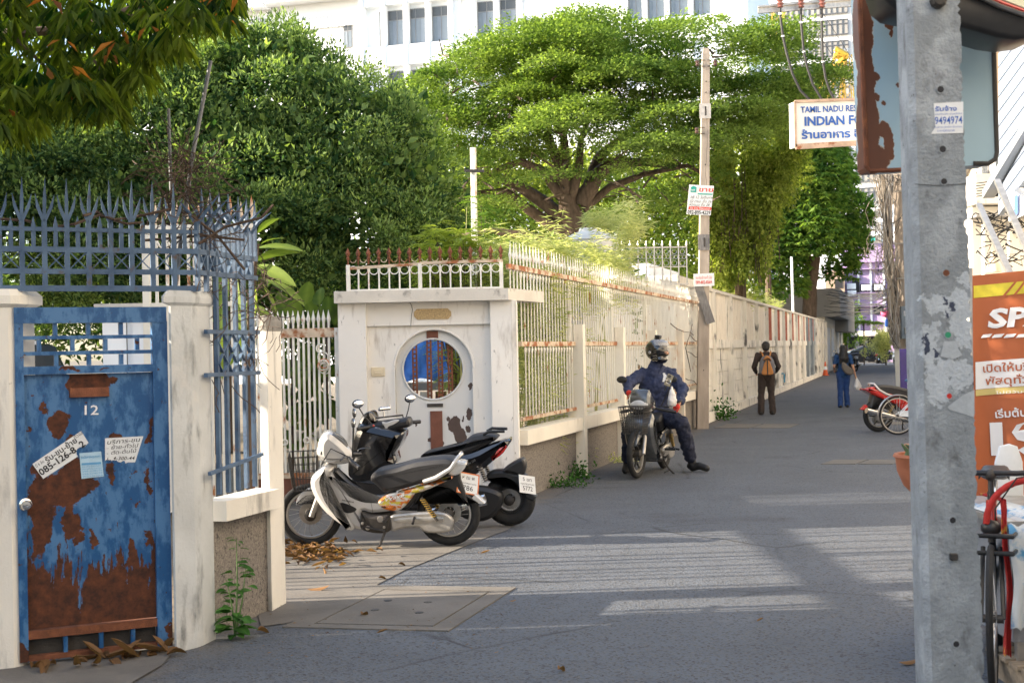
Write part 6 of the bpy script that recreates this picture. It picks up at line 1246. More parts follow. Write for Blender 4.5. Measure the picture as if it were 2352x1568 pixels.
    lb(par, 'headlight', M_lens_, lambda b: b.ell((q1(372, 610)[0], 0, q1(372, 612)[1]), (.045, .112, .062), 18), T=Tf, smooth=70); lb(par, 'headlight_rim', M_black, lambda b: b.ell((q1(385, 606)[0], 0, q1(385, 608)[1]), (.045, .120, .072), 18), T=Tf)
    lb(par, 'cables', M_cable, lambda b: [b.tube([(q1(600, 640)[0], s*.12, q1(600, 650)[1]), (q1(520, 620)[0]+.06, s*.16, .86), (q1(420, 720)[0]+.05, s*.10, .72), (1.10, s*.09, .5), (1.18, s*.08, .32)], .005, 5) for s in (-1, 1)], T=Tf)
    for k in range(3): lb(par, 'vent_slot', M_black, lambda b: b.bar((q1(632+k*9, 908)[0], .072, q1(0, 905)[1]), (q1(640+k*9, 942)[0], .072, q1(0, 942)[1]), .004, .006))
    lb(par, 'panel_gap', M_black, lambda b: (b.tube([(q1(x, y)[0], .106, q1(x, y)[1]) for x, y in ((820, 1040), (828, 1090), (835, 1140))], .002, 4), b.tube([(q1(x, y)[0], .172, q1(x, y)[1]) for x, y in ((445, 850), (465, 985), (560, 1130), (640, 1225))], .003, 4)))
    for s in (-1, 1): puff(par, 'turn_signal', M_lens_, Q1((400, 690), (430, 655), (500, 660), (515, 672), (470, 702)), s*.085-.035, s*.085+.035, .012, T=Tf)
    puff(par, 'speedometer', M_glassd, Q1((455, 468), (480, 455), (550, 500), (600, 570), (575, 590), (520, 550)), -.095, .095, .012, T=Tf)
    lb(par, 'cowl_seam', M_black, lambda b: [b.tube([(q1(x, y)[0], s*.127, q1(x, y)[1]) for x, y in ((400, 655), (440, 662), (540, 665), (620, 652))], .0025, 4) for s in (-1, 1)], T=Tf)
    puff(par, 'front_badge_panel', paint, Q1((370, 740), (330, 810), (318, 850), (360, 850), (420, 800), (450, 740)), -.10, .10, .03, T=Tf)
    for s in (-1, 1):
        lb(par, 'grip', M_black, lambda b: (b.tube([(q1(600, 660)[0], s*.10, q1(600, 660)[1]), (q1(640, 690)[0], s*.20, q1(640, 690)[1]), (q1(700, 715)[0], s*.33, q1(700, 715)[1])], [.016, .018, .017], 9), b.tube([(q1(610, 640)[0]+.04, s*.16, q1(610, 640)[1]), (q1(600, 640)[0]+.06, s*.30, q1(600, 650)[1])], .007, 6)), T=Tf)
        mirror(par, (q1(640, 650)[0], s*.17, q1(640, 650)[1]), (q1(660, 560)[0]+.0, s*.30, 1.07), T=Tf)
    if basket:
        def bk(b):
            x0, x1 = 1.12, 1.36; z0, z1 = .50, .80
            for k in range(9):
                f = k/8; x = x0+(x1-x0)*f; b.tube([(x, -.15, z1), (x0+.02+(x1-x0-.05)*f, -.11, z0), (x0+.02+(x1-x0-.05)*f, .11, z0), (x, .15, z1)], .003, 4)
            for k in range(11):
                y = -.15+.03*k; b.tube([(x1, y, z1), (x1-.04, y*.75, z0), (x0+.01, y*.75, z0), (x0, y, z1)], .003, 4)
            for k in range(6): f = k/5; w_ = .11+.04*f; z = z0+(z1-z0)*f; b.tube([(x1-.04+.04*f, -w_, z), (x1-.04+.04*f, w_, z), (x0+.01, w_, z), (x0+.01, -w_, z), (x1-.04+.04*f, -w_, z)], .0045 if k == 5 else .003, 4)
        lb(par, 'basket', M_iron, bk, smooth=None, T=Tf)
M_lens_ = mat('lamp_lens', (.55, .55, .54), .08, var=.1, vs=20, bump=0, coat=1)
M_gold_ = mat('gold_spring', (.55, .36, .08), .35, metal=.8, var=.1, bump=0)
def basis(g_rear, g_front, lean=0):
    d = g_front-g_rear; rz = math.atan2(d.y, d.x); return (g_rear.x, g_rear.y, .006), rz
def place(t, g_rear, g_front, lean=0, z=.006):
    d = g_front-g_rear; t.location = (g_rear.x, g_rear.y, z); t.rotation_euler = (lean, 0, math.atan2(d.y, d.x))
M_decal = mat('wave_decal', (.62, .60, .56), .3, metal=.3, var=.1, vs=8, bump=0, coat=.6, layers=(((.62, .17, .02), 9, .50, .02, (1, 1, 2.5), .3), ((.62, .52, .05), 7, .57, .02, (1, 1, 2), .3), ((.02, .02, .02), 13, .60, .02, (1, 1, 3), .3)))
sb = thing('motorcycle', 'silver step-through motorcycle with gold shock and orange decals parked side-on in front of the gateway', 'motorcycle')
underbone(sb, M_silver, M_decal, steer=.22)
o = text('HONDA', (q1(565, 1020)[0], .107, q1(565, 1023)[1]), (q1(672, 1045)[0], .107, q1(672, 1045)[1]), .014, (0, 1, 0), M_inkblack, None, 'maker_lettering', lift=.001, bold=.02); o.parent = sb
o = text('Wave', (q1(955, 1030)[0], .120, q1(955, 1030)[1]), (q1(1120, 985)[0], .120, q1(1120, 985)[1]), .03, (0, 1, 0), M_inkwhite, None, 'model_lettering', lift=.001, shear=.4, bold=.02); o.parent = sb
def prot(x, z, tilt, yaw): return Matrix.Translation((x, 0, z)) @ Matrix.Rotation(yaw, 4, 'Z') @ Matrix.Rotation(tilt, 4, 'X')
plate(sb, prot(q1(1655, 905)[0], q1(1650, 905)[1], -.35, -2.5) @ Matrix.Rotation(.3, 4, 'Y'), [('ห ฌ พ', .035, .032, .6), ('กรุงเทพมหานคร', -.005, .014, .8), ('786', -.06, .042, .5)], rim=M_orange)
place(sb, G(1033, 1253), G(690, 1258), lean=-.10)
# ---- black scooter behind
def q2(x, y): return ((2005-x)/890., (1290-y)/890.)
def Q2(*a): return [q2(x, y) for x, y in a]
ks = thing('scooter', 'black sport scooter with a white number plate standing behind the silver motorcycle', 'scooter')
wheel(ks, 0, .245, .12, 10, rim=M_black); wheel(ks, 1.33, .245, .11, 10, rim=M_black)
puff(ks, 'front_apron', M_blackgloss, Q2((690, 640), (745, 470), (800, 400), (960, 440), (1120, 470), (1143, 510), (1110, 590), (1062, 660), (1070, 740), (980, 790), (880, 860), (760, 890), (690, 860), (668, 820), (670, 730)), -.20, .20, .07)
puff(ks, 'windscreen', M_blackgloss, Q2((745, 470), (790, 350), (850, 308), (880, 322), (905, 390), (850, 420)), -.12, .12, .03)
puff(ks, 'headlight', M_glassd, Q2((735, 640), (760, 585), (840, 570), (900, 590), (820, 650), (740, 690)), -.21, .206, .04)
puff(ks, 'floor_body', M_black, Q2((700, 860), (900, 870), (1100, 900), (1400, 900), (1500, 1000), (1400, 1130), (1000, 1130), (780, 1060), (720, 960)), -.16, .16, .04)
puff(ks, 'body_panel', M_blackgloss, Q2((1290, 700), (1500, 690), (1700, 660), (1880, 590), (2020, 552), (2020, 600), (1930, 690), (1840, 770), (1690, 870), (1500, 900), (1330, 880)), -.15, .15, .05)
puff(ks, 'seat', M_seat, Q2((1280, 690), (1330, 655), (1450, 628), (1600, 600), (1700, 530), (1800, 512), (1890, 520), (1925, 550), (1800, 620), (1660, 680), (1500, 700), (1350, 710)), -.14, .14, .04)
puff(ks, 'tail_lamp', M_red, Q2((2012, 588), (1975, 665), (1888, 722), (1900, 690), (1935, 630)), -.145, .156, .02)
lb(ks, 'grab_rail', M_black, lambda b: [b.tube([(q2(1815, 510)[0], s*.12, q2(1815, 510)[1]), (q2(1860, 485)[0], s*.13, q2(1860, 485)[1]), (q2(1990, 488)[0], s*.10, q2(1990, 488)[1])], .014, 8) for s in (-1, 1)])
puff(ks, 'engine_unit', M_black, Q2((1560, 960), (1700, 930), (1840, 940), (1960, 990), (1960, 1080), (1900, 1180), (1760, 1230), (1600, 1180), (1540, 1080)), .06, .19, .04)
puff(ks, 'mudguard', M_black, Q2((1800, 900), (1850, 830), (1950, 812), (2080, 840), (2160, 860), (2180, 960), (2150, 1040), (2080, 960), (1980, 900), (1860, 910)), -.07, .07, .03)
puff(ks, 'plate_bracket', M_black, Q2((1960, 815), (2090, 730), (2140, 728), (2152, 790), (2130, 860), (2060, 840)), -.09, .09, .02)
puff(ks, 'splash_flap', M_black, Q2((2140, 1040), (2160, 1000), (2240, 1040), (2210, 1075)), -.07, .07, .008, k=1)
for s in (-1, 1):
    P0, P1 = (q2(1830, 900)[0], s*.15, q2(1830, 900)[1]), (q2(1780, 770)[0], s*.15, q2(1780, 770)[1]); sh_ = lb(ks, 'shock_absorber', M_iron, lambda b: b.tube([P0, P1], .014, 8)); a_, c_ = Vector(P0), Vector(P1); lb(sh_, 'spring', M_alu, lambda b: b.tube([a_.lerp(c_, i/50)+Vector((math.cos(i*.9)*.025, math.sin(i*.9)*.025, 0)) for i in range(51)], .005, 5))
lb(ks, 'exhaust', M_chrome, lambda b: b.tube([(.62, .10, .2), (.50, .13, .25), (.18, .14, .31)], [.02, .035, .035], 10))
puff(ks, 'handle_cover', M_black, Q2((870, 410), (960, 395), (1100, 380), (1180, 372), (1190, 440), (1100, 460), (1020, 480), (930, 490), (860, 470)), -.10, .10, .03)
puff(ks, 'dash_trim', M_silver, Q2((1010, 440), (1060, 420), (1110, 385), (1070, 378), (1000, 400), (960, 395), (985, 440), (1000, 490)), .09, .106, .006)
T0 = Matrix.Translation((q2(1000, 430)[0], 0, q2(1000, 430)[1])) @ Matrix.Rotation(-.75, 4, 'Z')
lb(ks, 'handlebar', M_black, lambda b: (b.tube([(0, -.30, .00), (.02, -.1, .0), (.02, .1, 0), (0, .30, .0)], .012, 8), b.tube([(.05, -.2, .07), (.05, .2, .07)], .008, 8), b.tube([(.03, .2, 0), (.05, .2, .07)], .006, 6), b.tube([(.03, -.2, 0), (.05, -.2, .07)], .006, 6)), T=T0)
for s in (-1, 1):
    lb(ks, 'grip', M_black, lambda b: b.tube([(.0, s*.22, 0), (-.01, s*.36, -.005)], .019, 9), T=T0); lb(ks, 'switch_pod', M_black, lambda b: b.ell((0.0, s*.19, 0), (.03, .035, .032), 10), T=T0); lb(ks, 'red_switch', M_red, lambda b: b.ell((-.025, s*.19, .012), (.01, .012, .01), 8), T=T0)
    mirror(ks, (.0, s*.19, .02), (.06, s*.30, .20), T=T0, m=M_black)
lb(ks, 'phone_holder', M_chrome, lambda b: (b.tube([(.05, .02, .07), (.05, .02, .13)], .007, 6), b.tube([(.05, -.05, .15), (.05, .07, .15)], .018, 10), b.tube([(.05, -.05, .15), (.05, -.05, .18)], .006, 6)), T=T0)
o = text('MADISON 150', (q2(1610, 800)[0], .151, q2(1610, 800)[1]), (q2(1750, 722)[0], .151, q2(1750, 722)[1]), .02, (0, 1, 0), M_alu, None, 'model_lettering', lift=.002, shear=.2); o.parent = ks
T = Matrix.Translation((q2(2150, 930)[0]-.02, .10, q2(2135, 930)[1])) @ Matrix.Rotation(-2.3, 4, 'Z') @ Matrix.Rotation(-.35, 4, 'X') @ Matrix.Rotation(.25, 4, 'Y')
plate(ks, T, [('5 ขท', .03, .034, .55), ('กรุงเทพมหานคร', -.005, .016, .85), ('5772', -.06, .042, .6)])
place(ks, G(1172, 1208), G(835, 1215), lean=-.06)
ks.rotation_euler.z -= .12; sb.rotation_euler.z -= .08
# ---- generic black underbone (rider's, parked far bikes) and red one
rb = thing('motorcycle', 'black step-through motorcycle with a wire front basket, straddled by the helmeted rider', 'motorcycle')
M_smoke = mat('smoked_plastic', (.10, .105, .11), .22, metal=.3, var=.3, vs=9, bump=0, coat=1)
underbone(rb, M_smoke, M_blackgloss, steer=-.06, decal=False, spokes=6); 
RR, RF = Vector((2.03, 17.75, 0)), Vector((1.60, 16.63, 0)); place(rb, RR, RF, 0); rb.scale = (1.13,)*3
far_bike = copy_tree(rb, 'black motorcycle parked nose-in against the street wall beside the traffic cone'); place(far_bike, S(77, -2.9), S(78, -3.6)); 
fb2 = copy_tree(rb, 'second dark motorcycle parked beyond the one next to the traffic cone'); place(fb2, S(79, -2.6), S(80.1, -3.2))
rd_b = thing('motorcycle', 'red motorcycle with its tail toward the lane, parked behind the bicycle', 'motorcycle'); underbone(rd_b, M_red, M_red, basket=False, lens=False, spokes=6)
puff(rd_b, 'tail_fairing', M_red, Q1((1020, 960), (1130, 850), (1350, 800), (1560, 745), (1720, 725), (1735, 745), (1640, 810), (1480, 890), (1300, 960), (1130, 1010)), -.135, .135, .03); gr = G(2034, 996); place(rd_b, gr+Vector((.0, .45, 0)), gr+Vector((1.1, .75, 0)), 0); rd_b.scale = (1.15,)*3
far_s = thing('scooter', 'distant motorcycle ridden away along the lane with a glowing red tail lamp', 'scooter'); underbone(far_s, M_blackgloss, M_blackgloss, basket=False, lens=False, spokes=6); place(far_s, G(2014, 835), G(2014, 835)+Vector((.3, 1.15, 0)))
ws_ = thing('scooter', 'small white and blue scooter half hidden behind the tangled utility poles', 'scooter'); underbone(ws_, M_whitebld, M_pvc, basket=False, spokes=6); place(ws_, G(2062, 836), G(2040, 838))
# ================================================================ BICYCLES
def bicycle(par, frame, saddle, guard=True, fend=True):
    R = .345
    for x in (0, 1.05):
        W = lb(par, 'wheel', M_tyre, lambda b: b.torus((x, 0, R), R-.016, .017, 'y', 40, 7)); lb(W, 'rim', M_alu, lambda b: b.torus((x, 0, R), R-.040, .013, 'y', 40, 6))
        lb(W, 'spokes', M_alu, lambda b: [b.tube([(x+.02*math.cos(2.5*i), .02*(1 if i % 2 else -1), R+.02*math.sin(2.5*i)), (x+(R-.05)*math.cos(i*2*math.pi/28), 0, R+(R-.05)*math.sin(i*2*math.pi/28))], .0016, 3) for i in range(28)]); lb(W, 'hub', M_iron, lambda b: b.tube([(x, -.05, R), (x, .05, R)], .02, 8))
        if fend: lb(par, 'fender', M_alu, lambda b: b.torus((x, 0, R), R+.018, .014, 'y', 18, 4, a0=.3 if x else .1*math.pi, a1=math.pi*(.9 if x else 1.05), ell=1.8))
    lb(par, 'frame', frame, lambda b: (b.tube([(.43, 0, .30), (.33, 0, .80)], .016, 8), b.tube([(.43, 0, .30), (.88, 0, .72)], .017, 8), b.tube([(.36, 0, .68), (.86, 0, .80)], .015, 8), b.tube([(.89, 0, .68), (.85, 0, .92)], .018, 8), [b.tube([(0, s*.05, R), (.43, s*.03, .30)], .009, 6) for s in (-1, 1)], [b.tube([(0, s*.05, R), (.36, s*.02, .68)], .008, 6) for s in (-1, 1)], [b.tube([(1.05, s*.05, R), (.90, s*.04, .66)], .011, 6) for s in (-1, 1)]))
    lb(par, 'seat_post', M_chrome, lambda b: b.tube([(.34, 0, .78), (.30, 0, .92)], .013, 8)); puff(par, 'saddle', saddle, [(.16, .95), (.20, .99), (.32, .975), (.44, .965), (.45, .945), (.34, .93), (.24, .92)], -.075, .075, .03)
    lb(par, 'handlebar', M_black, lambda b: (b.tube([(.86, 0, .90), (.84, 0, 1.0)], .014, 8), b.tube([(.80, -.30, 1.02), (.86, -.12, 1.01), (.86, .12, 1.01), (.80, .30, 1.02)], .014, 8))); lb(par, 'stem_clamp', M_iron, lambda b: b.ell((.85, 0, 1.0), (.035, .03, .03), 10))
    for s in (-1, 1): lb(par, 'brake_lever', M_black, lambda b: b.tube([(.84, s*.17, 1.0), (.90, s*.24, .97), (.88, s*.29, .96)], .006, 5))
    lb(par, 'brake_cable', M_cable, lambda b: b.tube([(.86, .18, 1.0), (.98, .12, 1.0), (.95, .02, .85), (.90, .02, .70)], .004, 5)); lb(par, 'crank', M_alu, lambda b: (b.torus((.43, -.05, .30), .085, .006, 'y', 20, 5), b.tube([(.43, .06, .30), (.52, .08, .16)], .009, 6), b.tube([(.43, -.06, .30), (.34, -.08, .44)], .009, 6), b.box((.48, .07, .145), (.57, .15, .165)), b.box((.30, -.15, .43), (.39, -.07, .45))))
    if guard: puff(par, 'chain_guard', M_whitebld, [(-.02, .36), (.10, .42), (.50, .40), (.56, .32), (.45, .31), (.1, .33)], .055, .075, .006); lb(par, 'rear_stays', M_alu, lambda b: ([b.tube([(0, s*.06, R), (-.22, s*.06, .66)], .005, 5) for s in (-1, 1)], [b.tube([(0, s*.06, R), (.02, s*.06, .70)], .005, 5) for s in (-1, 1)]))
M_saddle = mat('blue_vinyl', (.02, .12, .26), .4, bump=0)
bc = thing('bicycle', 'bicycle with a blue saddle and white chain guard parked in front of the red motorcycle', 'bicycle'); bicycle(bc, M_whitebld, M_saddle); g = G(2063, 999); place(bc, g, g+Vector((1.02, .10, 0)))
bn = thing('bicycle', 'black bicycle with a red head tube leaning by the cart, close behind the concrete pole', 'bicycle'); bicycle(bn, M_black, M_black, guard=False, fend=False)
lb(bn, 'head_tube_sleeve', M_red, lambda b: b.tube([(.885, 0, .71), (.858, 0, .88)], .026, 10)); lb(bn, 'front_rack', M_black, lambda b: (b.ell((.97, 0, .76), (.05, .05, .04), 10), b.tube([(.92, -.12, .74), (1.10, -.10, .74), (1.10, .10, .74), (.92, .12, .74)], .012, 6), b.tube([(.92, -.12, .66), (1.10, -.10, .66), (1.10, .10, .66), (.92, .12, .66)], .012, 6)))
g = G(2272, 1590); place(bn, g+Vector((.42, .98, 0)), g+Vector((.03, .02, 0)), 0, z=0)
# ================================================================ CARS
def car(par, body, side, cab, glass, W=.86, wheels=(.62, 3.25), R=.31, winpoly=()):
    puff(par, 'body', body, side, -W, W, .10, k=3); puff(par, 'cabin', glass, cab, -W+.10, W-.10, .10, k=3)
    roof = [p for p in cab if p[1] > max(q[1] for q in cab)-.12]; xr0, xr1 = min(p[0] for p in roof), max(p[0] for p in roof); zr_ = max(q[1] for q in cab)
    lb(par, 'roof', body, lambda b: b.bbox((xr0, -W+.16, zr_-.03), (xr1, W-.16, zr_+.02), .05))
    for s in (-1, 1):
        for x in winpoly: lb(par, 'door_pillar', body, lambda b: b.bar((x, s*(W-.11), side[0][1]+.5), (x, s*(W-.17), zr_-.02), .06, .06))
    for x in wheels:
        for s in (-1, 1):
            T = Matrix.Translation((x, s*(W-.08), R)) @ Matrix.Rotation(math.pi/2, 4, 'X'); w_ = lb(par, 'wheel', M_tyre, lambda b: b.lathe([(R*.6, -.1), (R, -.09), (R, .09), (R*.6, .1)], 24), T=T); lb(w_, 'rim', M_alu, lambda b: (b.lathe([(R*.62, -.085), (R*.6, -.105), (R*.1, -.08), (R*.1, .08), (R*.6, .105), (R*.62, .085)], 20)), T=T)
    lb(par, 'tail_light', M_red, lambda b: [b.bbox((-.02, s*(W-.22)-.12, .72), (.12, s*(W-.22)+.12, .86), .02) for s in (-1, 1)]); lb(par, 'headlight', M_lens_, lambda b: [b.bbox((max(p[0] for p in side)-.25, s*(W-.22)-.14, .62), (max(p[0] for p in side)-.03, s*(W-.22)+.14, .76), .02) for s in (-1, 1)])
cb = thing('sedan', 'black saloon car crossing the far end of the lane', 'car'); M_carblack = mat('car_black', (.012, .013, .016), .12, var=.05, bump=0, coat=1)
car(cb, M_carblack, [(.02, .30), (-.02, .62), (.05, .92), (.7, .98), (1.6, .96), (3.2, .92), (4.1, .80), (4.42, .62), (4.4, .30), (2.2, .24)], [(.45, .95), (.95, 1.28), (1.4, 1.42), (2.3, 1.43), (2.85, 1.25), (3.35, .93), (1.9, .88)], M_darkglass, wheels=(.85, 3.5), winpoly=(1.15, 2.0))
g = G(2047, 834); cb.location = (g.x, g.y, 0); cb.rotation_euler.z = math.pi-TH*.2
cwt = thing('van', 'white car with a dark sloping windscreen parked behind the blue gate', 'car'); 
car(cwt, M_whitebld, [(.02, .35), (0, .9), (.1, 1.1), (1.8, 1.12), (3.1, 1.08), (4.1, .95), (4.5, .7), (4.45, .35), (2.2, .28)], [(.15, 1.08), (.30, 1.75), (.6, 1.86), (2.1, 1.88), (2.6, 1.75), (3.45, 1.08), (1.9, 1.02)], M_darkglass, W=.9, wheels=(.9, 3.5), R=.36, winpoly=(1.3, 2.2))
cwt.location = A(150, 900, 15.); cwt.location.z = 0; cwt.rotation_euler.z = math.radians(-112); cwt.location.y += 3.3; cwt.location.x -= 1.6
# ---- blue tarpaulin shelter behind the round window
M_tarp = mat('blue_tarpaulin', (.03, .14, .40), .5, var=.25, vs=2.5, bump=.8, bs=5)
tp = thing('tarpaulin_cover', 'blue tarpaulin draped over stored goods behind the round door window', 'tarpaulin', A(985, 900, 18)); b = MB(); Y0 = 18.
n, m_ = 14, 8; vs = []
for j in range(m_+1):
    for i in range(n+1): x = 905+i*12; y = 770+(873-770)*j/m_+5*math.sin(i*.9); P = A(x, y, Y0-.9*j/m_+.10*math.sin(i*1.7+j*.8)); vs.append(tuple(P))
b._add(vs, [(j*(n+1)+i, j*(n+1)+i+1, (j+1)*(n+1)+i+1, (j+1)*(n+1)+i) for j in range(m_) for i in range(n)]); b.build('sheet', M_tarp, tp, smooth=80)
b = MB(); P0 = A(905, 876, 17.2); P1 = A(1075, 873, 17.2); b.box((P0.x, 17.15, .0), (P1.x, 18.4, P0.z-.28)); b.box((P0.x, 17.05, P0.z-.12), (P1.x, 17.2, P0.z-.02)); b.build('stored_bench', M_concd, tp)
for i in range(5): b = MB(); x = P0.x+.15+i*.2; b.box((x, 17.05, P0.z-.27), (x+.14, 17.14, P0.z-.14)); b.build('stored_box', (M_wood, M_slab, M_rustpanel)[i % 3], tp)
# ---- traffic cone
cn = thing('traffic_cone', 'orange traffic cone with a white band at the foot of the street wall', 'traffic cone', G(1896, 862)); T = Matrix.Translation(G(1896, 862))
M_cone = mat('cone_orange', (.62, .10, .02), .5, bump=0); MB(T).lathe([(.20, 0), (.20, .03), (.14, .04), (.095, .30)], 16).build('cone', M_cone, cn, smooth=40); MB(T).lathe([(.095, .301), (.065, .48)], 16).build('white_band', M_whitebld, cn, smooth=40); MB(T).lathe([(.065, .481), (.03, .72), (.0, .73)], 16).build('tip', M_cone, cn, smooth=40)
# ================================================================ PEOPLE
M_skin = mat('skin', (.50, .27, .17), .55, var=.08, vs=20, bump=.05); M_hair = mat('black_hair', (.012, .011, .011), .55, var=.3, vs=40, bump=.5, bs=160)
def cloth(name, c, rough=.85): return mat(name, c, rough, var=.18, vs=9, bump=.5, bs=22)
M_navy = cloth('navy_cloth', (.028, .038, .085)); M_navy2 = cloth('dark_navy_trousers', (.016, .020, .042)); M_brown = cloth('dark_brown_cloth', (.038, .026, .022)); M_bluecl = cloth('blue_cloth', (.012, .055, .16)); M_bluetr = cloth('blue_jeans', (.015, .05, .17)); M_shoe = cloth('black_shoe', (.015, .014, .014), .6); M_redglove = cloth('red_glove', (.55, .03, .02)); M_blackcl = cloth('black_cloth', (.012, .012, .013))
def blob(par, nm, m, f, vox=.012, sm=4, local=False, T=None, wr=0):
    b = MB(T); f(b); o = put(nm, b.mesh(), m, par, local)
    r = o.modifiers.new('remesh', 'REMESH'); r.mode = 'VOXEL'; r.voxel_size = vox; r.use_smooth_shade = True
    s = o.modifiers.new('smooth', 'SMOOTH'); s.factor = .6; s.iterations = sm
    if wr:
        tx = bpy.data.textures.get('folds') or bpy.data.textures.new('folds', 'CLOUDS'); tx.noise_scale = .065; d = o.modifiers.new('folds', 'DISPLACE'); d.texture = tx; d.strength = wr; d.mid_level = .5; d.texture_coords = 'GLOBAL'
    return o
def limb(b, pts, rs, n=12):
    b.tube(pts, rs, n)
    for p, r in zip(pts, rs): b.ell(p, r*.99, 10)
def hand(b, w_, d, side, r=.9, curl=.6):
    """palm at wrist w_, direction d, five separate fingers"""
    w_ = Vector(w_); d = Vector(d).normalized(); s = Vector(side).normalized(); n = d.cross(s).normalized(); pc = w_+d*.05
    b.tube([w_, pc+d*.035], [.024, .036], 8, flat=.6); b.ell(pc, (.032, .032, .034), 8)
    for k, (o, L) in enumerate(((-.030, .062), (-.010, .072), (.010, .068), (.030, .052))):
        p0 = pc+s*o+d*.025; p1 = p0+d*L*.5-n*L*.15*curl; p2 = p1+d*L*(.5-.4*curl)-n*L*.45*curl; b.tube([p0, p1, p2], [.0095, .009, .0075], 6); b.ell(p2, .0075, 6)
    p0 = w_+d*.03-s*.028; b.tube([p0, p0-s*.03+d*.025, p0-s*.025+d*.055-n*.01], [.012, .011, .008], 6)
def head(b, c, r=.098, f=(0, 1, 0)):
    c = Vector(c); f = Vector(f).normalized(); s = f.cross(Vector((0, 0, 1))).normalized()
    b.ell(c+Vector((0, 0, .02)), (r*.86, r*.98, r*1.12), 16); b.ell(c+f*.03-Vector((0, 0, .05)), (r*.62, r*.66, r*.75), 12)
    b.ell(c+f*r*.98-Vector((0, 0, .012)), (.014, .016, .022), 8)
    for q in (-1, 1): b.ell(c+s*q*r*.86-Vector((0, 0, .005)), (.012, .02, .03), 8)
# ---- rider on the black motorcycle (posed in place)
def AP(x, y, Y): return A(x, y, Y)
rg_ = G(1438, 1088); lf = G(1592, 1083)
rider = thing('person', 'motorcyclist in navy jacket, black helmet and red gloves, sitting astride with both feet down', 'person', AP(1500, 1000, 17.35))
hipc = AP(1502, 950, 17.45); hL = AP(1523, 956, 17.42); hR = AP(1479, 957, 17.42); kL = AP(1566, 972, 17.0); kR = AP(1446, 980, 16.95); aL = AP(1590, 1062, 17.3); aR = AP(1441, 1062, 17.3)
shL = AP(1541, 858, 17.42); shR = AP(1475, 860, 17.42); eL = AP(1569, 895, 17.25); eR = AP(1444, 880, 17.15); wL = AP(1560, 926, 16.98); wR = AP(1441, 899, 16.88); neck = AP(1507, 838, 17.4); hd = AP(1509, 811, 17.34); ch_ = AP(1508, 880, 17.42); bl_ = AP(1503, 925, 17.47)
look = Vector((.75, -.65, -.08)).normalized()
toeL = aL+Vector((.17, -.13, -.10)); toeR = aR+Vector((-.05, -.2, -.10)); aL.z = .11; aR.z = .11; toeL.z = toeR.z = .05
def rb_body(b):
    limb(b, [hipc, bl_, ch_], [.13, .125, .145]); limb(b, [ch_, neck, hd-Vector((0, 0, .06))], [.10, .055, .055]); head(b, hd, .1, look)
    for sh_, e, w_, h_, k, a in ((shL, eL, wL, hL, kL, aL), (shR, eR, wR, hR, kR, aR)): limb(b, [ch_+Vector((0, 0, .05)), sh_, e, w_], [.08, .06, .043, .028]); limb(b, [hipc, h_, k, a], [.10, .085, .06, .04])
    hand(b, wL, (-.35, -.25, -.6), (.6, -.5, 0)); hand(b, wR, (.25, -.8, -.25), (.2, .1, .9), curl=1)
blob(rider, 'body', M_skin, rb_body, .011, 3)
def rb_jk(b):
    limb(b, [hipc+Vector((0, 0, .02)), bl_, ch_, ch_+Vector((0, 0, .13)), neck-Vector((0, 0, .0))], [.185, .178, .185, .155, .10]); limb(b, [shL.lerp(shR, .08)-Vector((0, 0, .03)), shR.lerp(shL, .08)-Vector((0, 0, .03))], [.10, .10])
    for q_ in (.25, .75): p_ = shL.lerp(shR, q_)-Vector((0, 0, .18)); b.ell(p_, (.14, .15, .17), 12)
    
    for sh_, e, w_ in ((shL, eL, wL), (shR, eR, wR)): limb(b, [ch_+Vector((0, 0, .08)), sh_, e, w_.lerp(e, .12)], [.12, .092, .078, .056])
blob(rider, 'jacket', M_navy, rb_jk, .014, 4, wr=.06)
b = MB()
for s in (-1, 1): b.tube([neck+Vector((s*.02, -.12, -.13)), neck+Vector((s*.09, -.08, -.02)), neck+Vector((s*.05, .05, .0))], [.02, .028, .02], 7, flat=.4)
b.build('collar', M_navy, rider, smooth=60)
def rb_tr(b):
    limb(b, [hL, hipc, hR], [.125, .14, .125]); limb(b, [hL, hL.lerp(kL, .5), kL, aL.lerp(kL, .14)], [.135, .122, .105, .080]); limb(b, [hR, hR.lerp(kR, .5), kR, aR.lerp(kR, .14)], [.135, .122, .105, .080])
blob(rider, 'trousers', M_navy2, rb_tr, .014, 4, wr=.05)
for a, t_ in ((aL, toeL), (aR, toeR)): blob(rider, 'shoe', M_shoe, lambda b: (limb(b, [a+Vector((0, 0, .03)), a-Vector((0, 0, .03))], [.055, .058]), limb(b, [Vector((a.x, a.y, .052)), a.lerp(t_, .5)*1, t_], [.052, .052, .046]), b.ell(a+(a-t_).normalized()*.04-Vector((0, 0, .05)), .045, 8)), .011, 2)
for w_, d_, s_, cu in ((wL, (-.35, -.25, -.6), (.6, -.5, 0), .6), (wR, (.25, -.8, -.25), (.2, .1, .9), 1)): blob(rider, 'glove', M_redglove, lambda b: (hand(b, w_, d_, s_, curl=cu), b.ell(Vector(w_)+Vector(d_).normalized()*.055, .040, 8)), .009, 1)
b = MB(); b.tube([wL+Vector((0, 0, .035)), wL+Vector((.005, 0, .015))], .04, 10); b.build('wristwatch', M_iron, rider)
hel = thing('helmet', 'glossy black full-face helmet with a raised clear visor and a small camera on top', 'helmet', hd)
Th = Matrix.Translation(hd+Vector((0, 0, .02))) @ look.to_track_quat('X', 'Z').to_matrix().to_4x4() @ Matrix.Scale(1.08, 4)
def hshell(b):
    b.ell((-.005, 0, .02), (.150, .128, .142), 24); b.ell((.045, 0, -.085), (.105, .098, .062), 16)
o = blob(hel, 'shell', M_blackgloss, hshell, .009, 3, T=Th)
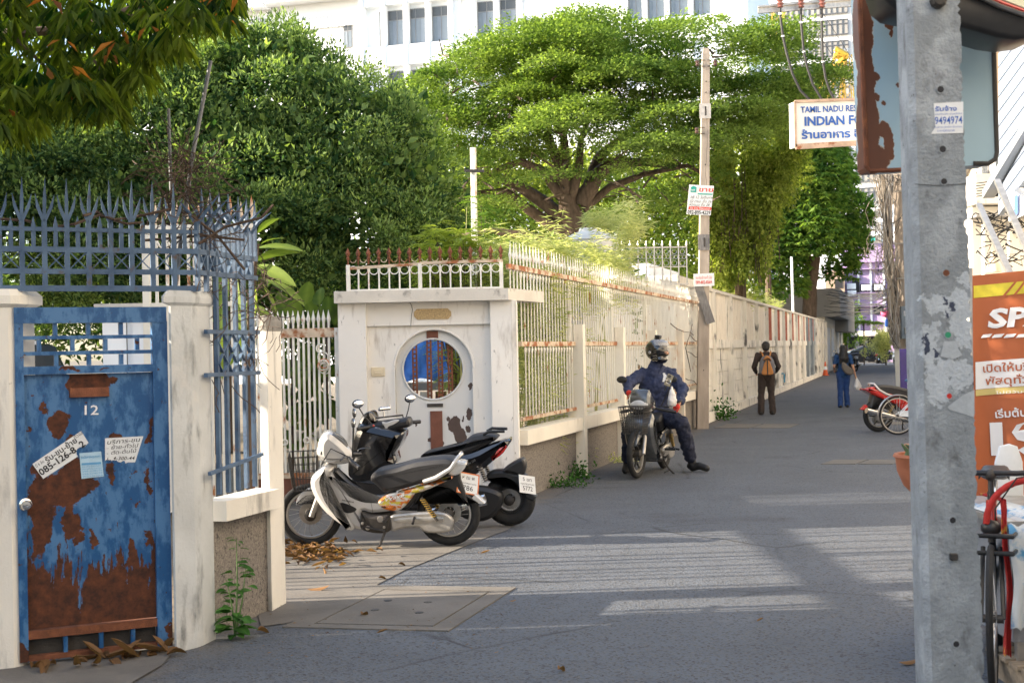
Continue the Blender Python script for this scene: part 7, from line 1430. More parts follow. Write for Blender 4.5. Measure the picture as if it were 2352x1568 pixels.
b = MB(Th); b.ell((.085, 0, -.012), (.078, .088, .045), 14); b.build('eye_opening', M_blackcl, hel, smooth=60); b = MB(Th); b.ell((.118, 0, -.008), (.048, .062, .030), 12); b.build('face', M_skin, hel, smooth=60)
b = MB(Th)
for s in (-1, 1): b.ell((.160, s*.026, .0), (.006, .012, .006), 8)
b.build('eyes', M_inkblack, hel)
M_visor = mat('clear_visor', (.8, .8, .8), .08, trans=.75, var=0, bump=0)
b = MB(Th); rings = []
for i in range(7):
    a = math.radians(28+i*7); rings.append([((.158)*math.cos(a)*math.cos(t_)+.012, .142*math.sin(t_), .150*math.sin(a)+.012) for t_ in [math.radians(-75+k*12.5) for k in range(13)]])
b.loft(rings, False, close=False); b.build('visor', M_visor, hel, smooth=60)
b = MB(Th); b.box((-.035, -.022, .160), (.04, .022, .172)); b.bbox((-.03, -.03, .172), (.045, .03, .205), .008); b.build('camera', M_black, hel); b = MB(Th); b.ell((-.02, -.128, -.01), (.02, .012, .02), 10); b.build('visor_pivot', M_alu, hel, smooth=60)
for k in range(3): b = MB(Th); b.tube([(.02+.06*math.cos(t_), -.11+.02*k*0-.0*t_, -.05-.03*k+.01*math.sin(t_*2)) for t_ in (0, .8, 1.6)], .003, 4); b.build('trim_line', M_alu, hel)
# print on the jacket, phone on its holder, plastic bag on the bar
pz = [AP(1526+random.uniform(-2, 2)*.5, 857+i*3.4, 17.16) for i in range(7)]
for i, p in enumerate(pz[:6]): b = MB(); b.box((p.x-.016-.004*(i % 2), p.y-.004, p.z-.014), (p.x+.014+.006*(i % 3), p.y, p.z+.004)); b.build('jacket_print', M_inkwhite, rider)
ph = thing('phone', 'smartphone in a tilted holder on the handlebar in front of the rider', 'phone', AP(1536, 875, 16.6)); T = Matrix.Translation(AP(1536, 873, 16.62)) @ Matrix.Rotation(.42, 4, 'Y') @ Matrix.Rotation(-.25, 4, 'X')
MB(T).bbox((-.04, -.006, -.08), (.04, .006, .08), .004).build('case', mat('olive_phone_case', (.20, .18, .12), .5), ph); MB(T).bbox((-.028, -.010, .03), (.010, -.0065, .068), .003).build('camera_bump', M_black, ph); b = MB(T); b.torus((0, -.012, -.02), .028, .004, 'y', 18, 5); b.build('holder_ring', M_chrome, ph); b = MB(T); b.tube([(0, 0, -.08), (0, .02, -.14)], .010, 6); b.bar((-.045, -.008, -.03), (.045, -.008, -.03), .015); b.build('holder_arm', M_black, ph)
M_bag = mat('white_plastic_bag', (.62, .60, .58), .35, var=.1, vs=12, bump=.8, bs=14)
def bagmesh(par, top, w_, h, nm='bag_body'):
    blob(par, nm, M_bag, lambda b: (b.tube([Vector(top), Vector(top)-Vector((0, 0, h*.35)), Vector(top)-Vector((0, 0, h*.7)), Vector(top)-Vector((0, 0, h))], [w_*.12, w_*.30, w_*.50, w_*.36], 12, flat=.6)), .012, 2, wr=.03)
pb_ = thing('plastic_bag', 'white plastic bag hanging from the handlebar in front of the rider', 'plastic bag', AP(1545, 900, 16.6)); bagmesh(pb_, AP(1543, 886, 16.62), .17, .26)
# ---- generic standing figures (local: x right, y away from the viewer, z up)
def stander(name, lab, loc, H, shirt, trousers, hair, rz=0, stance=.10, step=0, arms=((), ()), long_hair=False, k=1.0, fw=1, shortsleeve=False):
    t = thing('person', lab, 'person', loc, rz); s = H/1.7
    def q(x, y, z): return Vector((x*s, y*s, z*s))
    J = dict(hip=q(0, 0, .95), hl=q(-.085, 0, .92), hr=q(.085, 0, .92), kl=q(-stance-.005, .03*fw, .50), kr=q(stance-.01, .03*fw+step*.5, .50), al=q(-stance-.015, 0-step*.4, .09), ar=q(stance+.01, step, .09), ch=q(0, 0, 1.28), nk=q(0, .0, 1.47), hd=q(0, .01, 1.585), sl=q(-.185, 0, 1.39), sr=q(.185, 0, 1.39))
    el, wl = [q(*p) for p in arms[0]]; er, wr_ = [q(*p) for p in arms[1]]
    def bd(b):
        limb(b, [J['hip'], q(0, 0, 1.1), J['ch']], [.12*s*k, .11*s*k, .13*s*k]); limb(b, [J['ch'], J['nk'], J['hd']-Vector((0, 0, .03))], [.10*s, .052*s, .05*s]); head(b, J['hd'], .098*s, (0, fw, 0))
        for a, e, w_ in ((J['sl'], el, wl), (J['sr'], er, wr_)): limb(b, [J['ch']+q(0, 0, .06), a, e, w_], [.07*s, .052*s*k, .04*s, .026*s]); hand(b, w_, (w_-e), (0, 1, .01), curl=.5)
        for h_, kn, a in ((J['hl'], J['kl'], J['al']), (J['hr'], J['kr'], J['ar'])): limb(b, [h_, kn, a], [.085*s, .055*s, .04*s])
    blob(t, 'body', M_skin, bd, .014, 3, local=True)
    def st(b):
        limb(b, [J['hip']-q(0, 0, .03), q(0, 0, 1.08), J['ch'], q(0, 0, 1.38)], [.150*s*k, .140*s*k, .155*s*k, .12*s])
        for sx in (-1, 1): b.ell(q(sx*.07, 0, 1.0), (.105*s*k, .115*s*k, .12*s), 12)
        for a, e, w_ in ((J['sl'], el, wl), (J['sr'], er, wr_)):
            if shortsleeve: limb(b, [J['ch']+q(0, 0, .08), a, a.lerp(e, .62)], [.09*s, .075*s*k, .062*s])
            else: limb(b, [J['ch']+q(0, 0, .08), a, e, w_.lerp(e, .1)], [.10*s, .082*s, .062*s, .045*s])
    blob(t, 'shirt', shirt, st, .015, 5, local=True, wr=.03)
    def tr(b):
        limb(b, [J['hl'], J['hip'], J['hr']], [.12*s*k, .125*s*k, .12*s*k])
        for h_, kn, a in ((J['hl'], J['kl'], J['al']), (J['hr'], J['kr'], J['ar'])): limb(b, [h_, h_.lerp(kn, .5), kn, a+q(0, 0, -.02)], [.118*s*k, .098*s*k, .080*s*k, .082*s*k])
    blob(t, 'trousers', trousers, tr, .014, 4, local=True, wr=.03)
    for a, sx in ((J['al'], -1), (J['ar'], 1)): blob(t, 'shoe', M_shoe, lambda b: limb(b, [a+q(0, -.06*fw, -.045), a+q(0, .03*fw, -.04), a+q(sx*.03, .15*fw, -.052)], [.042*s, .046*s, .036*s]), .012, 2, local=True)
    def hr_(b):
        c = J['hd']; b.ell(c+q(0, -.012*fw, .035), (.098*s, .106*s, .105*s), 16); b.ell(c+q(0, -.045*fw, -.02), (.088*s, .065*s, .085*s), 12)
        if long_hair:
            b.tube([c+q(0, -.05*fw, .0), c+q(0, -.085*fw, -.12), c+q(.01, -.10*fw, -.25), c+q(.0, -.11*fw, -.36)], [.09*s, .115*s, .13*s, .07*s], 14, flat=1.0)
            for i in range(26): x = random.uniform(-.11, .12); b.tube([c+q(x*.7, -.09*fw, 0), c+q(x, -.14*fw, -.18), c+q(x*1.25, -.13*fw, -.36-random.uniform(0, .09))], [.02, .018, .006], 5)
    blob(t, 'hair', hair, hr_, .012, 2, local=True, wr=.02)
    return t, q
man, q = stander('man', 'man in dark brown clothes walking away with an orange and grey backpack', G(1762, 952), 1.72, M_brown, M_brown, M_hair, arms=(((-.285, -.03, 1.12), (-.22, .16, .98)), ((.285, -.03, 1.12), (.22, .16, .98))), stance=.12)
man.rotation_euler.z = -.1
bp_ = thing('backpack', 'grey and orange backpack worn by the walking man', 'backpack', man.location, -.1)
M_bpg = cloth('grey_nylon', (.14, .14, .155)); M_bpo = cloth('orange_nylon', (.40, .17, .05))
puff(bp_, 'main_pocket', M_bpg, [(-.17, .98), (-.185, 1.10), (-.16, 1.27), (-.09, 1.38), (0, 1.41), (.09, 1.38), (.16, 1.27), (.185, 1.10), (.17, .98), (0, .95)], -.33, -.13, .05)
puff(bp_, 'front_pocket', M_bpo, [(-.13, .97), (-.11, 1.10), (-.05, 1.27), (0, 1.30), (.05, 1.27), (.11, 1.10), (.13, .97), (0, .95)], -.365, -.31, .02)
puff(bp_, 'top_pocket', M_bpo, [(-.10, 1.28), (-.05, 1.38), (0, 1.40), (.05, 1.38), (.10, 1.28), (0, 1.33)], -.345, -.20, .02)
for s in (-1, 1): lb(bp_, 'shoulder_strap', M_bpo, lambda b: b.tube([(s*.07, -.17, 1.36), (s*.10, -.12, 1.47), (s*.12, .02, 1.50), (s*.13, .13, 1.38)], .024, 8, flat=.5))
lb(bp_, 'bungee_cord', M_black, lambda b: (b.tube([(0, -.37, .96), (0, -.375, 1.3)], .014, 6), [b.tube([(-.07, -.34, 1.34-.07*i), (.07, -.35, 1.27-.07*i)], .006, 4) for i in range(2)], [b.tube([(.07, -.34, 1.34-.07*i), (-.07, -.35, 1.27-.07*i)], .006, 4) for i in range(2)]))
wom, q = stander('woman', 'long-haired woman in blue top and jeans walking away with a shoulder bag and carrier bag', G(1939, 936), 1.60, M_bluecl, M_bluetr, M_hair, arms=(((-.25, -.02, 1.13), (-.22, .16, 1.02)), ((.25, -.03, 1.12), (.32, .02, .86))), stance=.085, long_hair=True, k=.95, step=.10, shortsleeve=True)
wom.rotation_euler.z = -.15
sbag = thing('shoulder_bag', 'grey-brown sling bag on the back of the woman in blue', 'bag', wom.location, -.15)
puff(sbag, 'pouch', cloth('taupe_nylon', (.13, .11, .09)), [(-.04, 1.17), (-.06, 1.05), (.0, .92), (.12, .84), (.22, .88), (.23, .97), (.12, 1.06), (.02, 1.16)], -.26, -.13, .03); lb(sbag, 'strap', M_black, lambda b: b.tube([(-.01, -.16, 1.14), (-.10, -.15, 1.30), (-.15, -.03, 1.42), (-.10, .12, 1.30), (.10, .15, 1.05), (.2, .0, .95), (.21, -.13, .93)], .012, 6))
cb_ = thing('carrier_bag', 'white carrier bag in the right hand of the woman in blue', 'plastic bag', wom.location, -.15)
o = MB(); blob(cb_, 'bag_body', M_bag, lambda b: (b.tube([(.33, .02, .77), (.34, .02, .66), (.36, .02, .53), (.35, .02, .45)], [.02, .08, .125, .09], 12, flat=.6), b.tube([(.32, -.02, .70), (.32, .0, .79), (.34, .04, .70)], .012, 6)), .012, 2, local=True, wr=.03)
# distant figures
dr = thing('person', 'distant rider in a black shirt seen from behind on the scooter at the lane end', 'person', G(2014, 835)); g = G(2014, 835)
def drb(b):
    c = g+Vector((.1, .4, 0)); limb(b, [c+Vector((0, 0, .88)), c+Vector((0, .03, 1.15)), c+Vector((0, .05, 1.4))], [.16, .15, .12]); limb(b, [c+Vector((0, .05, 1.4)), c+Vector((0, .08, 1.52))], [.05, .05]); b.ell(c+Vector((0, .08, 1.64)), (.09, .1, .12), 12)
    for s in (-1, 1): limb(b, [c+Vector((s*.08, 0, .88)), c+Vector((s*.25, .4, .7)), c+Vector((s*.22, .35, .3))], [.09, .07, .05]); limb(b, [c+Vector((s*.16, .04, 1.36)), c+Vector((s*.3, .2, 1.15)), c+Vector((s*.28, .5, 1.05))], [.06, .05, .035])
blob(dr, 'body', M_skin, drb, .02, 3)
blob(dr, 'shirt', M_blackcl, lambda b: (limb(b, [g+Vector((.1, .4, .86)), g+Vector((.1, .43, 1.15)), g+Vector((.1, .45, 1.4))], [.19, .185, .15]), [limb(b, [g+Vector((.1+s*.16, .44, 1.38)), g+Vector((.1+s*.27, .55, 1.2))], [.08, .07]) for s in (-1, 1)]), .02, 3)
blob(dr, 'trousers', M_blackcl, lambda b: [limb(b, [g+Vector((.1+s*.08, .4, .88)), g+Vector((.1+s*.25, .8, .7))], [.11, .09]) for s in (-1, 1)], .02, 3); blob(dr, 'hair', M_hair, lambda b: b.ell(g+Vector((.1, .46, 1.67)), (.10, .105, .11), 12), .02, 2)
st2, q = stander('standing', 'person in black standing at the right edge of the distant lane by the scooter', G(2066, 838)+Vector((.1, 0, 0)), 1.7, M_blackcl, M_blackcl, M_hair, arms=(((-.28, 0, 1.13), (-.26, .1, .88)), ((.28, 0, 1.13), (.26, .1, .88))))
# ================================================================ RIGHT SIDE
# ---- foreground concrete pole
YQ = 4.6; fp = thing('concrete_pole', 'pitted grey concrete pole with pasted paper scraps, close to the camera on the right', 'utility pole', (A(2190, 1568, YQ).x, YQ, 0))
M_pole = mat('near_pole_concrete', (.25, .275, .29), .9, var=.15, vs=16, bump=.9, bs=70, layers=(((.36, .39, .41), 5, .52, .12, None, .9), ((.12, .125, .13), 11, .57, .14, (1, 1, .6), .9), ((.05, .05, .05), 50, .66, .03, None, .95)))
rings = []; rd = random.Random(2); ch_ = 0
for i in range(300):
    y = 2000-i*8; xl = 2085+(y/1568)*45; xr = 2206+(y/1568)*57; pl, pr = A(xl, y, YQ), A(xr, y, YQ); ch = max(0, .25*ch_+rd.gauss(.0, .0045)); ch_ = ch; zz = pl.z
    if zz < 0: continue
    rings.append([(pl.x+.018, YQ, zz), (pr.x-.002-ch*1.3, YQ, zz), (pr.x-.002-ch*.7, YQ+.012+ch, zz), (pr.x+.022, YQ+.20, zz), (pl.x+.02, YQ+.20, zz), (pl.x, YQ+.025, zz)])
rings.insert(0, [(p[0], p[1], -.05) for p in rings[0]]); b = MB(); b.loft(rings); b.build('shaft', M_pole, fp)
M_pole = blobs_mat(None, None, (.46, .50, .53), [(A(x, y, YQ), rx/650., rz/650.) for x, y, rx, rz in ((2185, 700, 50, 26), (2140, 690, 22, 16), (2212, 745, 26, 50), (2180, 850, 60, 22), (2150, 890, 30, 40), (2140, 800, 20, 60), (2225, 640, 12, 30), (2210, 870, 25, 30))], .16, .9, wscale=24, pre=M_pole)
M_pole = blobs_mat(None, None, (.045, .055, .09), [(A(x, y, YQ), rx/650., rz/650.) for x, y, rx, rz in ((2186, 702, 9, 12), (2128, 790, 6, 26), (2178, 725, 5, 8), (2170, 690, 5, 10), (2150, 812, 6, 10), (2236, 700, 5, 8), (2238, 560, 4, 14), (2226, 350, 5, 18), (2232, 470, 4, 9), (2240, 880, 5, 12))], .07, .9, wscale=40, pre=M_pole)
M_green = mat('green_cap', (.02, .28, .14), .5, bump=0)
for x, y, m, r in ((2160, 206, M_dark, .012), (2165, 343, M_dark, .012), (2168, 417, M_dark, .011), (2173, 627, M_rust, .012), (2177, 769, M_green, .011), (2180, 909, M_red, .010), (2188, 1194, M_dark, .011), (2196, 1478, M_dark, .011)):
    p = A(x, y, YQ); T = Matrix.Translation((p.x, YQ, p.z)) @ Matrix.Rotation(math.pi/2, 4, 'X'); MB(T).lathe([(r*1.5, -.002), (r*1.35, .003), (r, .003), (r*.9, -.0)], 14).build('bolt_hole', M_pole, fp); MB(T).lathe([(r, .0022), (.001, .0026)], 14).build('hole_plug' if m is not M_dark else 'hole_bore', m, fp)
p = A(2189, 1277, YQ); MB(Matrix.Translation((p.x, YQ-.02, p.z))).bbox((-.014, -.0, -.012), (.012, .02, .012), .003).build('nut', M_iron, fp); p = A(2153, 4, YQ); MB(Matrix.Translation((p.x, YQ, p.z)) @ Matrix.Rotation(math.pi/2, 4, 'X')).lathe([(.028, 0), (.028, .02), (.018, .03)], 10).build('bolt', M_iron, fp)
b = MB(); b.tube([A(x, y, YQ-.002) for x, y in ((2101, 423), (2150, 426), (2190, 424), (2220, 422))], .0012, 4); b.build('thin_wire', M_cable, fp)
def ps(quad, m, nm, lab=None, off=.0015): P = [Vector((*A(x, y, YQ)[0:1], YQ-off, A(x, y, YQ).z)) for x, y in quad]; b = MB(); b.loft([P, [p-Vector((0, .0006, 0)) for p in P]]); return b.build(nm, m, fp, label=lab)
st = ps([(2144, 238), (2212, 234), (2212, 306), (2138, 308), (2148, 292)], M_paper, 'paper_notice', 'white advertisement sticker with blue Thai lettering and digits')
def pt_(s_, x0, y0, x1, y1, h, m=M_inkblue, **k): return text(s_, Vector((A(x0, y0, YQ).x, YQ-.002, A(x0, y0, YQ).z)), Vector((A(x1, y1, YQ).x, YQ-.002, A(x1, y1, YQ).z)), h*YQ/F, (0, -1, 0), m, st, lift=.0012, **k)
pt_('รับจ้าง', 2147, 256, 2197, 255, 10, bold=.02); pt_('ติดตั้งปรับปรุงทั่วไป', 2148, 265, 2208, 263, 3.5); pt_('9494974', 2147, 286, 2210, 284, 17, bold=.01); pt_('รับเหมา-ต่อเติม-ซ่อมแซม', 2146, 295, 2209, 293, 4); pt_('ราคามิตรภาพ', 2152, 303, 2192, 302, 4.5)
M_pap2 = mat('old_paper_scrap', (.40, .43, .45), .9, var=.12, vs=30, bump=.3)
rd = random.Random(8)
def ragged(cx, cy, rx, ry, n=16): return [(cx+rx*math.cos(2*math.pi*i/n)*rd.uniform(.65, 1.1), cy+ry*math.sin(2*math.pi*i/n)*rd.uniform(.65, 1.1)) for i in range(n)]
for q_ in ([(2168, 783), (2202, 783), (2200, 800), (2210, 815), (2190, 825), (2160, 818)], [(2215, 905), (2238, 895), (2237, 958), (2180, 940), (2176, 934)]): ps(q_, M_pap2, 'paper_scrap')
# ---- rusty sign box behind it
YB_ = 5.2; M_sb = mat('pale_blue_sign_back', (.46, .60, .66), .5, var=.10, vs=2.5, bump=.1, layers=(((.16, .05, .02), 8, .70, .03, None, .9),))
rs = thing('sign_box', 'pale blue metal sign box with a rusted left edge behind the near pole', 'sign', A(2130, 300, YB_))
M_sbr = blobs_mat('rust_eaten_sign_back', (.34, .49, .57), (.12, .038, .016), [(A(x, y, YB_), rx/600., rz/600.) for x, y, rx, rz in ((1978, 60, 28, 120), (1990, 200, 22, 90), (1992, 290, 30, 90), (2000, 370, 45, 45), (2040, 55, 14, 14), (2046, 75, 6, 14), (2030, 300, 16, 24), (2042, 330, 14, 40), (2062, 194, 5, 8), (2012, 180, 9, 12), (2015, 222, 10, 10), (2086, 364, 10, 6), (2070, 160, 3, 3), (2030, 234, 6, 7))], .05, .5, edge=(.72, .66, .52), wscale=16)
b = MB(); poly = []
P = [(1972, -60), (1973, 0), (1988, 385), (1994, 394), (2290-20, 378), (2290, 362), (2281, 0), (2280, -60)]
pp = [A(x, y, YB_) for x, y in P]; b.loft([[(p.x, YB_, p.z) for p in pp], [(p.x, YB_+.12, p.z) for p in pp]]); b.build('back_panel', M_sbr, rs)
b = MB(); b.tube([(p.x, YB_, p.z) for p in [A(x, y, YB_) for x, y in ((1974, -60), (1975, 0), (1990, 383), (1998, 393), (2050, 391), (2100, 388))]], .010, 6); b.build('rusted_rim', M_rust, rs); b = MB(); b.tube([(p.x, YB_, p.z) for p in [A(x, y, YB_) for x, y in ((2235, 376), (2270, 376), (2286, 366), (2290, 350), (2285, 200), (2280, 0))]], .010, 6); b.build('rusted_rim', M_iron, rs)
b = MB(); p0, p1 = A(2082, 386, YB_-.01), A(2105, 374, YB_-.01); b.box((p0.x, YB_-.02, p0.z), (p1.x, YB_-.001, p1.z)); b.build('mounting_tab', M_sb, rs)
# ---- black-rimmed oval sign at the top
YK = 4.83; ks_ = thing('light_box', 'black-rimmed curved light box sign above the near pole at the top right corner', 'sign', A(2300, 40, YK))
def kp(L): return [(A(x, y, YK).x, A(x, y, YK).z) for x, y in L]
b = MB(Matrix.Translation((0, YK, 0))); b.prism(kp([(2010, -90), (2036, 0), (2060, 20), (2100, 28), (2216, 62), (2290, 84), (2335, 90), (2380, 84), (2430, 60), (2430, -90)]), .0, .24, inset=.02); b.build('casing', M_black, ks_, smooth=40)
b = MB(Matrix.Translation((0, YK, 0))); b.prism(kp([(2150, -90), (2208, -18), (2290, 22), (2352, 44), (2430, 50), (2430, -90)]), -.03, -.001, inset=.01); b.build('grey_trim', M_alu, ks_); M_cream_ = mat('cream_acrylic', (.72, .72, .50), .4, var=.1, vs=3, bump=0)
b = MB(Matrix.Translation((0, YK, 0))); b.prism(kp([(2170, -90), (2230, -22), (2300, 8), (2352, 28), (2430, 34), (2430, -90)]), -.04, -.0305); b.build('face', M_cream_, ks_); b = MB(); b.tube([A(x, y, YK-.045) for x, y in ((2200, -45), (2236, -22), (2300, 6), (2352, 25), (2430, 31))], .006, 5); b.build('red_line', M_red, ks_)
# ---- restaurant sign
YR_ = 25.; rsn = thing('restaurant_sign', 'white and blue restaurant sign lettered in English and Thai hanging over the lane', 'sign', A(1960, 285, YR_))
P = [A(x, y, YR_) for x, y in ((1827, 338), (2088, 322), (2088, 224), (1825, 234))]; b = MB(); b.loft([P, [p+Vector((-.06, .22, 0)) for p in P]]); b.build('box', mat('sign_face_white', (.70, .70, .67), .6, var=.05, vs=1.5, bump=0, layers=(((.5, .38, .26), 2.5, .64, .1, None, .8),)), rsn)
M_rimr = mat('rusty_sign_rim', (.42, .30, .22), .8, var=.3, vs=4, bump=.2, layers=(((.24, .09, .04), 5, .55, .1, None, .9),))
b = MB(); 
for i, w_ in ((0, .10), (2, .05), (3, .045)): p0, p1 = P[i], P[(i+1) % 4]; b.bar(p0+Vector((0, -.02, 0)), p1+Vector((0, -.02, 0)), .05, w_, up=(0, 0, 1) if i != 3 else (1, 0, 0))
b.build('rim', M_rimr, rsn); M_sblue = mat('sign_blue', (.01, .09, .36), .5, bump=0)
def rt_(s_, x0, y0, x1, y1, h, **k): text(s_, A(x0, y0, YR_), A(x1, y1, YR_), h*YR_/F, (0, -1, 0), M_sblue, rsn, lift=.012, **k)
rt_('TAMIL NADU RESTAURANT', 1839, 259.5, 2044, 253, 14, bold=.022); rt_('INDIAN FOOD', 1848, 289, 2026, 283, 20, bold=.035); rt_('ร้านอาหาร อินเดีย', 1841, 319, 2036, 313, 17, bold=.035)
# ---- overhead steel beam, insulators and cables
YV = 28.; ov = thing('transformer_beam', 'grey steel beam with three red-brown insulators crossing the lane high above the restaurant sign', 'beam', A(1860, 15, YV))
b = MB(); b.bar(A(1741, 23, YV), A(2110, -6, YV), .12, .12); b.build('web', M_alu, ov); b = MB(); b.bar(A(1741, 16, YV-.08), A(2110, -14, YV-.08), .06, .035); b.bar(A(1741, 30, YV-.08), A(2110, 2, YV-.08), .06, .035); b.build('flange', M_alu, ov)
M_insr = mat('red_insulator', (.22, .09, .075), .4, bump=0)
for pts, lab in ((((1792, 0), (1792, 34), (1798, 82), (1806, 120), (1820, 170), (1838, 208), (1866, 236)), 'leftmost of the three thick black cables drooping behind the restaurant sign'), (((1840, 0), (1840, 54), (1846, 118), (1854, 155), (1867, 195), (1892, 236)), 'middle of the three thick black cables drooping behind the restaurant sign'), (((1888, 0), (1887, 48), (1890, 141), (1896, 180), (1906, 210), (1920, 236)), 'rightmost of the three thick black cables drooping behind the restaurant sign')):
    P_ = [A(x, y, YV-.3) for x, y in pts]; P_[0:0] = [A(pts[0][0], -40, YV-.3)]; b = MB(); b.tube(P_, .028, 7); c_ = b.build('power_cable', M_cable, smooth=60, label=lab, cat='cable', group='cables drooping to the restaurant sign')
    b = MB(); b.tube([A(pts[1][0], pts[1][1]-4, YV-.3), A(pts[1][0], pts[1][1]-0, YV-.3)], .034, 7); b.tube([A(pts[2][0], pts[2][1], YV-.3), A(pts[2][0]+.5, pts[2][1]+3, YV-.3)], .034, 7); b.build('white_tape', M_whitebld, c_)
    q = A(pts[0][0], 8, YV-.3); MB(Matrix.Translation(q)).lathe([(.03, -.10), (.07, -.08), (.04, -.05), (.08, -.01), (.04, .03), (.07, .06), (.03, .10)], 12).build('insulator', M_insr, ov, smooth=50)
# ---- tangled utility poles
YTp = 38.; tpz = thing('utility_pole', 'pair of brown concrete utility poles buried in tangled cables behind the near concrete pole', 'utility pole', (A(2070, 900, YTp).x, YTp, 0))
for x0, x1, w_, Y in ((2062, 2070, .36, YTp), (2093, 2098, .30, YTp+.3)):
    p0, p1 = A(x1+4, 900, Y), A(x0, 330, Y); p0.z = 0; b = MB(); b.bar(p0, p1, w_, w_*.8); b.build('shaft', M_brownconc, tpz)
p0, p1 = A(2066, 905, YTp-.6), A(2058, 745, YTp-.6); p0.z = 0; b = MB(); b.bar(p0, p1, .16, .16); b.build('lower_post', M_wallface, tpz)
for y in (440, 560, 640): b = MB(); b.bar(A(2045, y, YTp-.3), A(2100, y-2, YTp-.3), .05, .04); b.build('crossarm', M_alu, tpz)
mb_ = thing('meter_box', 'grey electricity meter box with a dial mounted on the tangled utility pole', 'meter box', A(2080, 740, YTp-.5))
def mbx(nm, m, x0, y0, x1, y1, d0, d1): a, c = A(x0, y1, YTp-.4), A(x1, y0, YTp-.4); b = MB(); b.box((a.x, YTp-.4-d1, a.z), (c.x, YTp-.4-d0, c.z)); b.build(nm, m, mb_)
M_mbox = mat('grey_blue_box', (.28, .33, .37), .5, bump=0); mbx('box', M_mbox, 2068, 703, 2091, 778, 0, .16); mbx('label', M_paper, 2072, 714, 2089, 726, .161, .165); mbx('dial_case', M_alu, 2073, 752, 2088, 768, .161, .26); mbx('dial', M_paper, 2075, 755, 2086, 762, .261, .265); mbx('door_slot', M_dark, 2079, 736, 2081, 742, .161, .165)
rd = random.Random(44); M_cabs = [M_cable, mat('frayed_brown_fibre', (.36, .30, .23), .9, var=.3, bump=0), M_brownconc, mat('grey_cable', (.45, .42, .38), .6, var=.2, bump=0)]
for mi in range(4):
    b = MB()
    for i in range((14, 34, 26, 26)[mi]):
        x = rd.gauss(2034, 12); y = rd.uniform(395, 600); Y = YTp-.5+rd.uniform(-.35, .3); pts = [A(x+rd.uniform(-8, 14), 395+rd.uniform(-5, 15), Y)]
        x2 = x
        while y < 790: x2 = 2030+(y-400)/390*26+rd.gauss(0, 8); pts.append(A(x2, y, Y+rd.uniform(-.1, .1))); y += rd.uniform(35, 80)
        pts.append(A(2062+rd.gauss(0, 5), 800, Y)); b.tube(pts, rd.uniform(.006, .014), 4)
    for i in range(9):
        x, y = rd.uniform(2015, 2050), rd.uniform(440, 680); r_ = rd.uniform(12, 34)
        b.tube([A(x+r_*math.cos(a)*rd.uniform(.85, 1.1), y+1.5*r_*math.sin(a)*rd.uniform(.85, 1.1), YTp-.6) for a in [k*.55 for k in range(rd.randint(7, 12))]], .010, 4)
    for i in range(16):
        x, y = rd.uniform(2005, 2115), rd.uniform(396, 425); b.tube([A(x, y, YTp-.6), A(x+rd.uniform(-25, 25), y+rd.uniform(-14, 12), YTp-.7), A(x+rd.uniform(-35, 35), y+rd.uniform(-14, 22), YTp-.6)], .010, 4)
    b.build('cable_tangle', M_cabs[mi], label=('tangle of black cables', 'brown frayed cable and twig mass', 'dusty brown cables', 'pale grey cables')[mi]+' wrapped around the pair of utility poles', cat='cables', kind='stuff')
b = MB()
for i in range(16): y0 = rd.uniform(668, 725); b.tube([A(1905+rd.uniform(-20, 10), y0+rd.uniform(-10, 20), 75), A(1960, y0+10+rd.uniform(-6, 6), 65), A(2010, y0+8+rd.uniform(-8, 8), 52), A(2045, y0-2+rd.uniform(-10, 10), YTp)], .02, 4)
b.build('cable_tangle', M_cable, label='black cables strung across the lane end in front of the lilac building', cat='cables', kind='stuff')
b = MB(); b.tube([A(2030, 250, 60), A(1880, 15, 60)], .015, 4); b.tube([A(1990, 130, 60), A(1900, 190, 60)], .015, 4); b.tube([A(1880, 80, 60), A(1985, 235, 60)], .015, 4); b.build('thin_cable', M_cable, label='thin cables crossing in front of the far tower and crane', cat='cables', kind='stuff')
pk = thing('lantern', 'pink paper lantern hanging beside the tangled utility poles', 'lantern', A(2034, 719, 45)); MB(Matrix.Translation(A(2034, 719, 45))).ell((0, 0, 0), (.17, .17, .15), 14).build('shade', mat('pink_paper', (.62, .10, .22), .6, bump=0), pk, smooth=60)
bs_ = thing('shop_sign', 'small blue and white hanging sign beside the pink lantern', 'sign', A(2043, 745, 50)); 
for nm, m, y0, y1 in (('upper_board', M_inkblue, 733, 750), ('lower_board', M_paper, 750.5, 762)): a, c = A(2034, y1, 50), A(2052, y0, 50); b = MB(); b.box((a.x, 50, a.z), (c.x, 50.06, c.z)); b.build(nm, m, bs_)
# bush and small trees at the lane end
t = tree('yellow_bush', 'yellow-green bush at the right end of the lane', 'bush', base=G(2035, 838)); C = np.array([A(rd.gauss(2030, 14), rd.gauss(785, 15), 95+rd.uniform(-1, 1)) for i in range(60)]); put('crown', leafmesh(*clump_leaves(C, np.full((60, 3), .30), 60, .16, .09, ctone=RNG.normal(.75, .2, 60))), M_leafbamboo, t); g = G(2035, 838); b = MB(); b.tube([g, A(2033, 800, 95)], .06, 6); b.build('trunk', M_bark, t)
t = tree('street_tree', 'small green street tree in front of the lilac building', base=G(1955, 838)); C = np.array([A(rd.gauss(1940, 15), rd.gauss(755, 18), 98+rd.uniform(-1, 1)) for i in range(60)]); put('crown', leafmesh(*clump_leaves(C, np.full((60, 3), .32), 50, .18, .09)), M_leafC, t); b = MB(); b.tube([A(1945, 838, 98), A(1942, 770, 98)], .08, 6); b.build('trunk', M_bark, t)
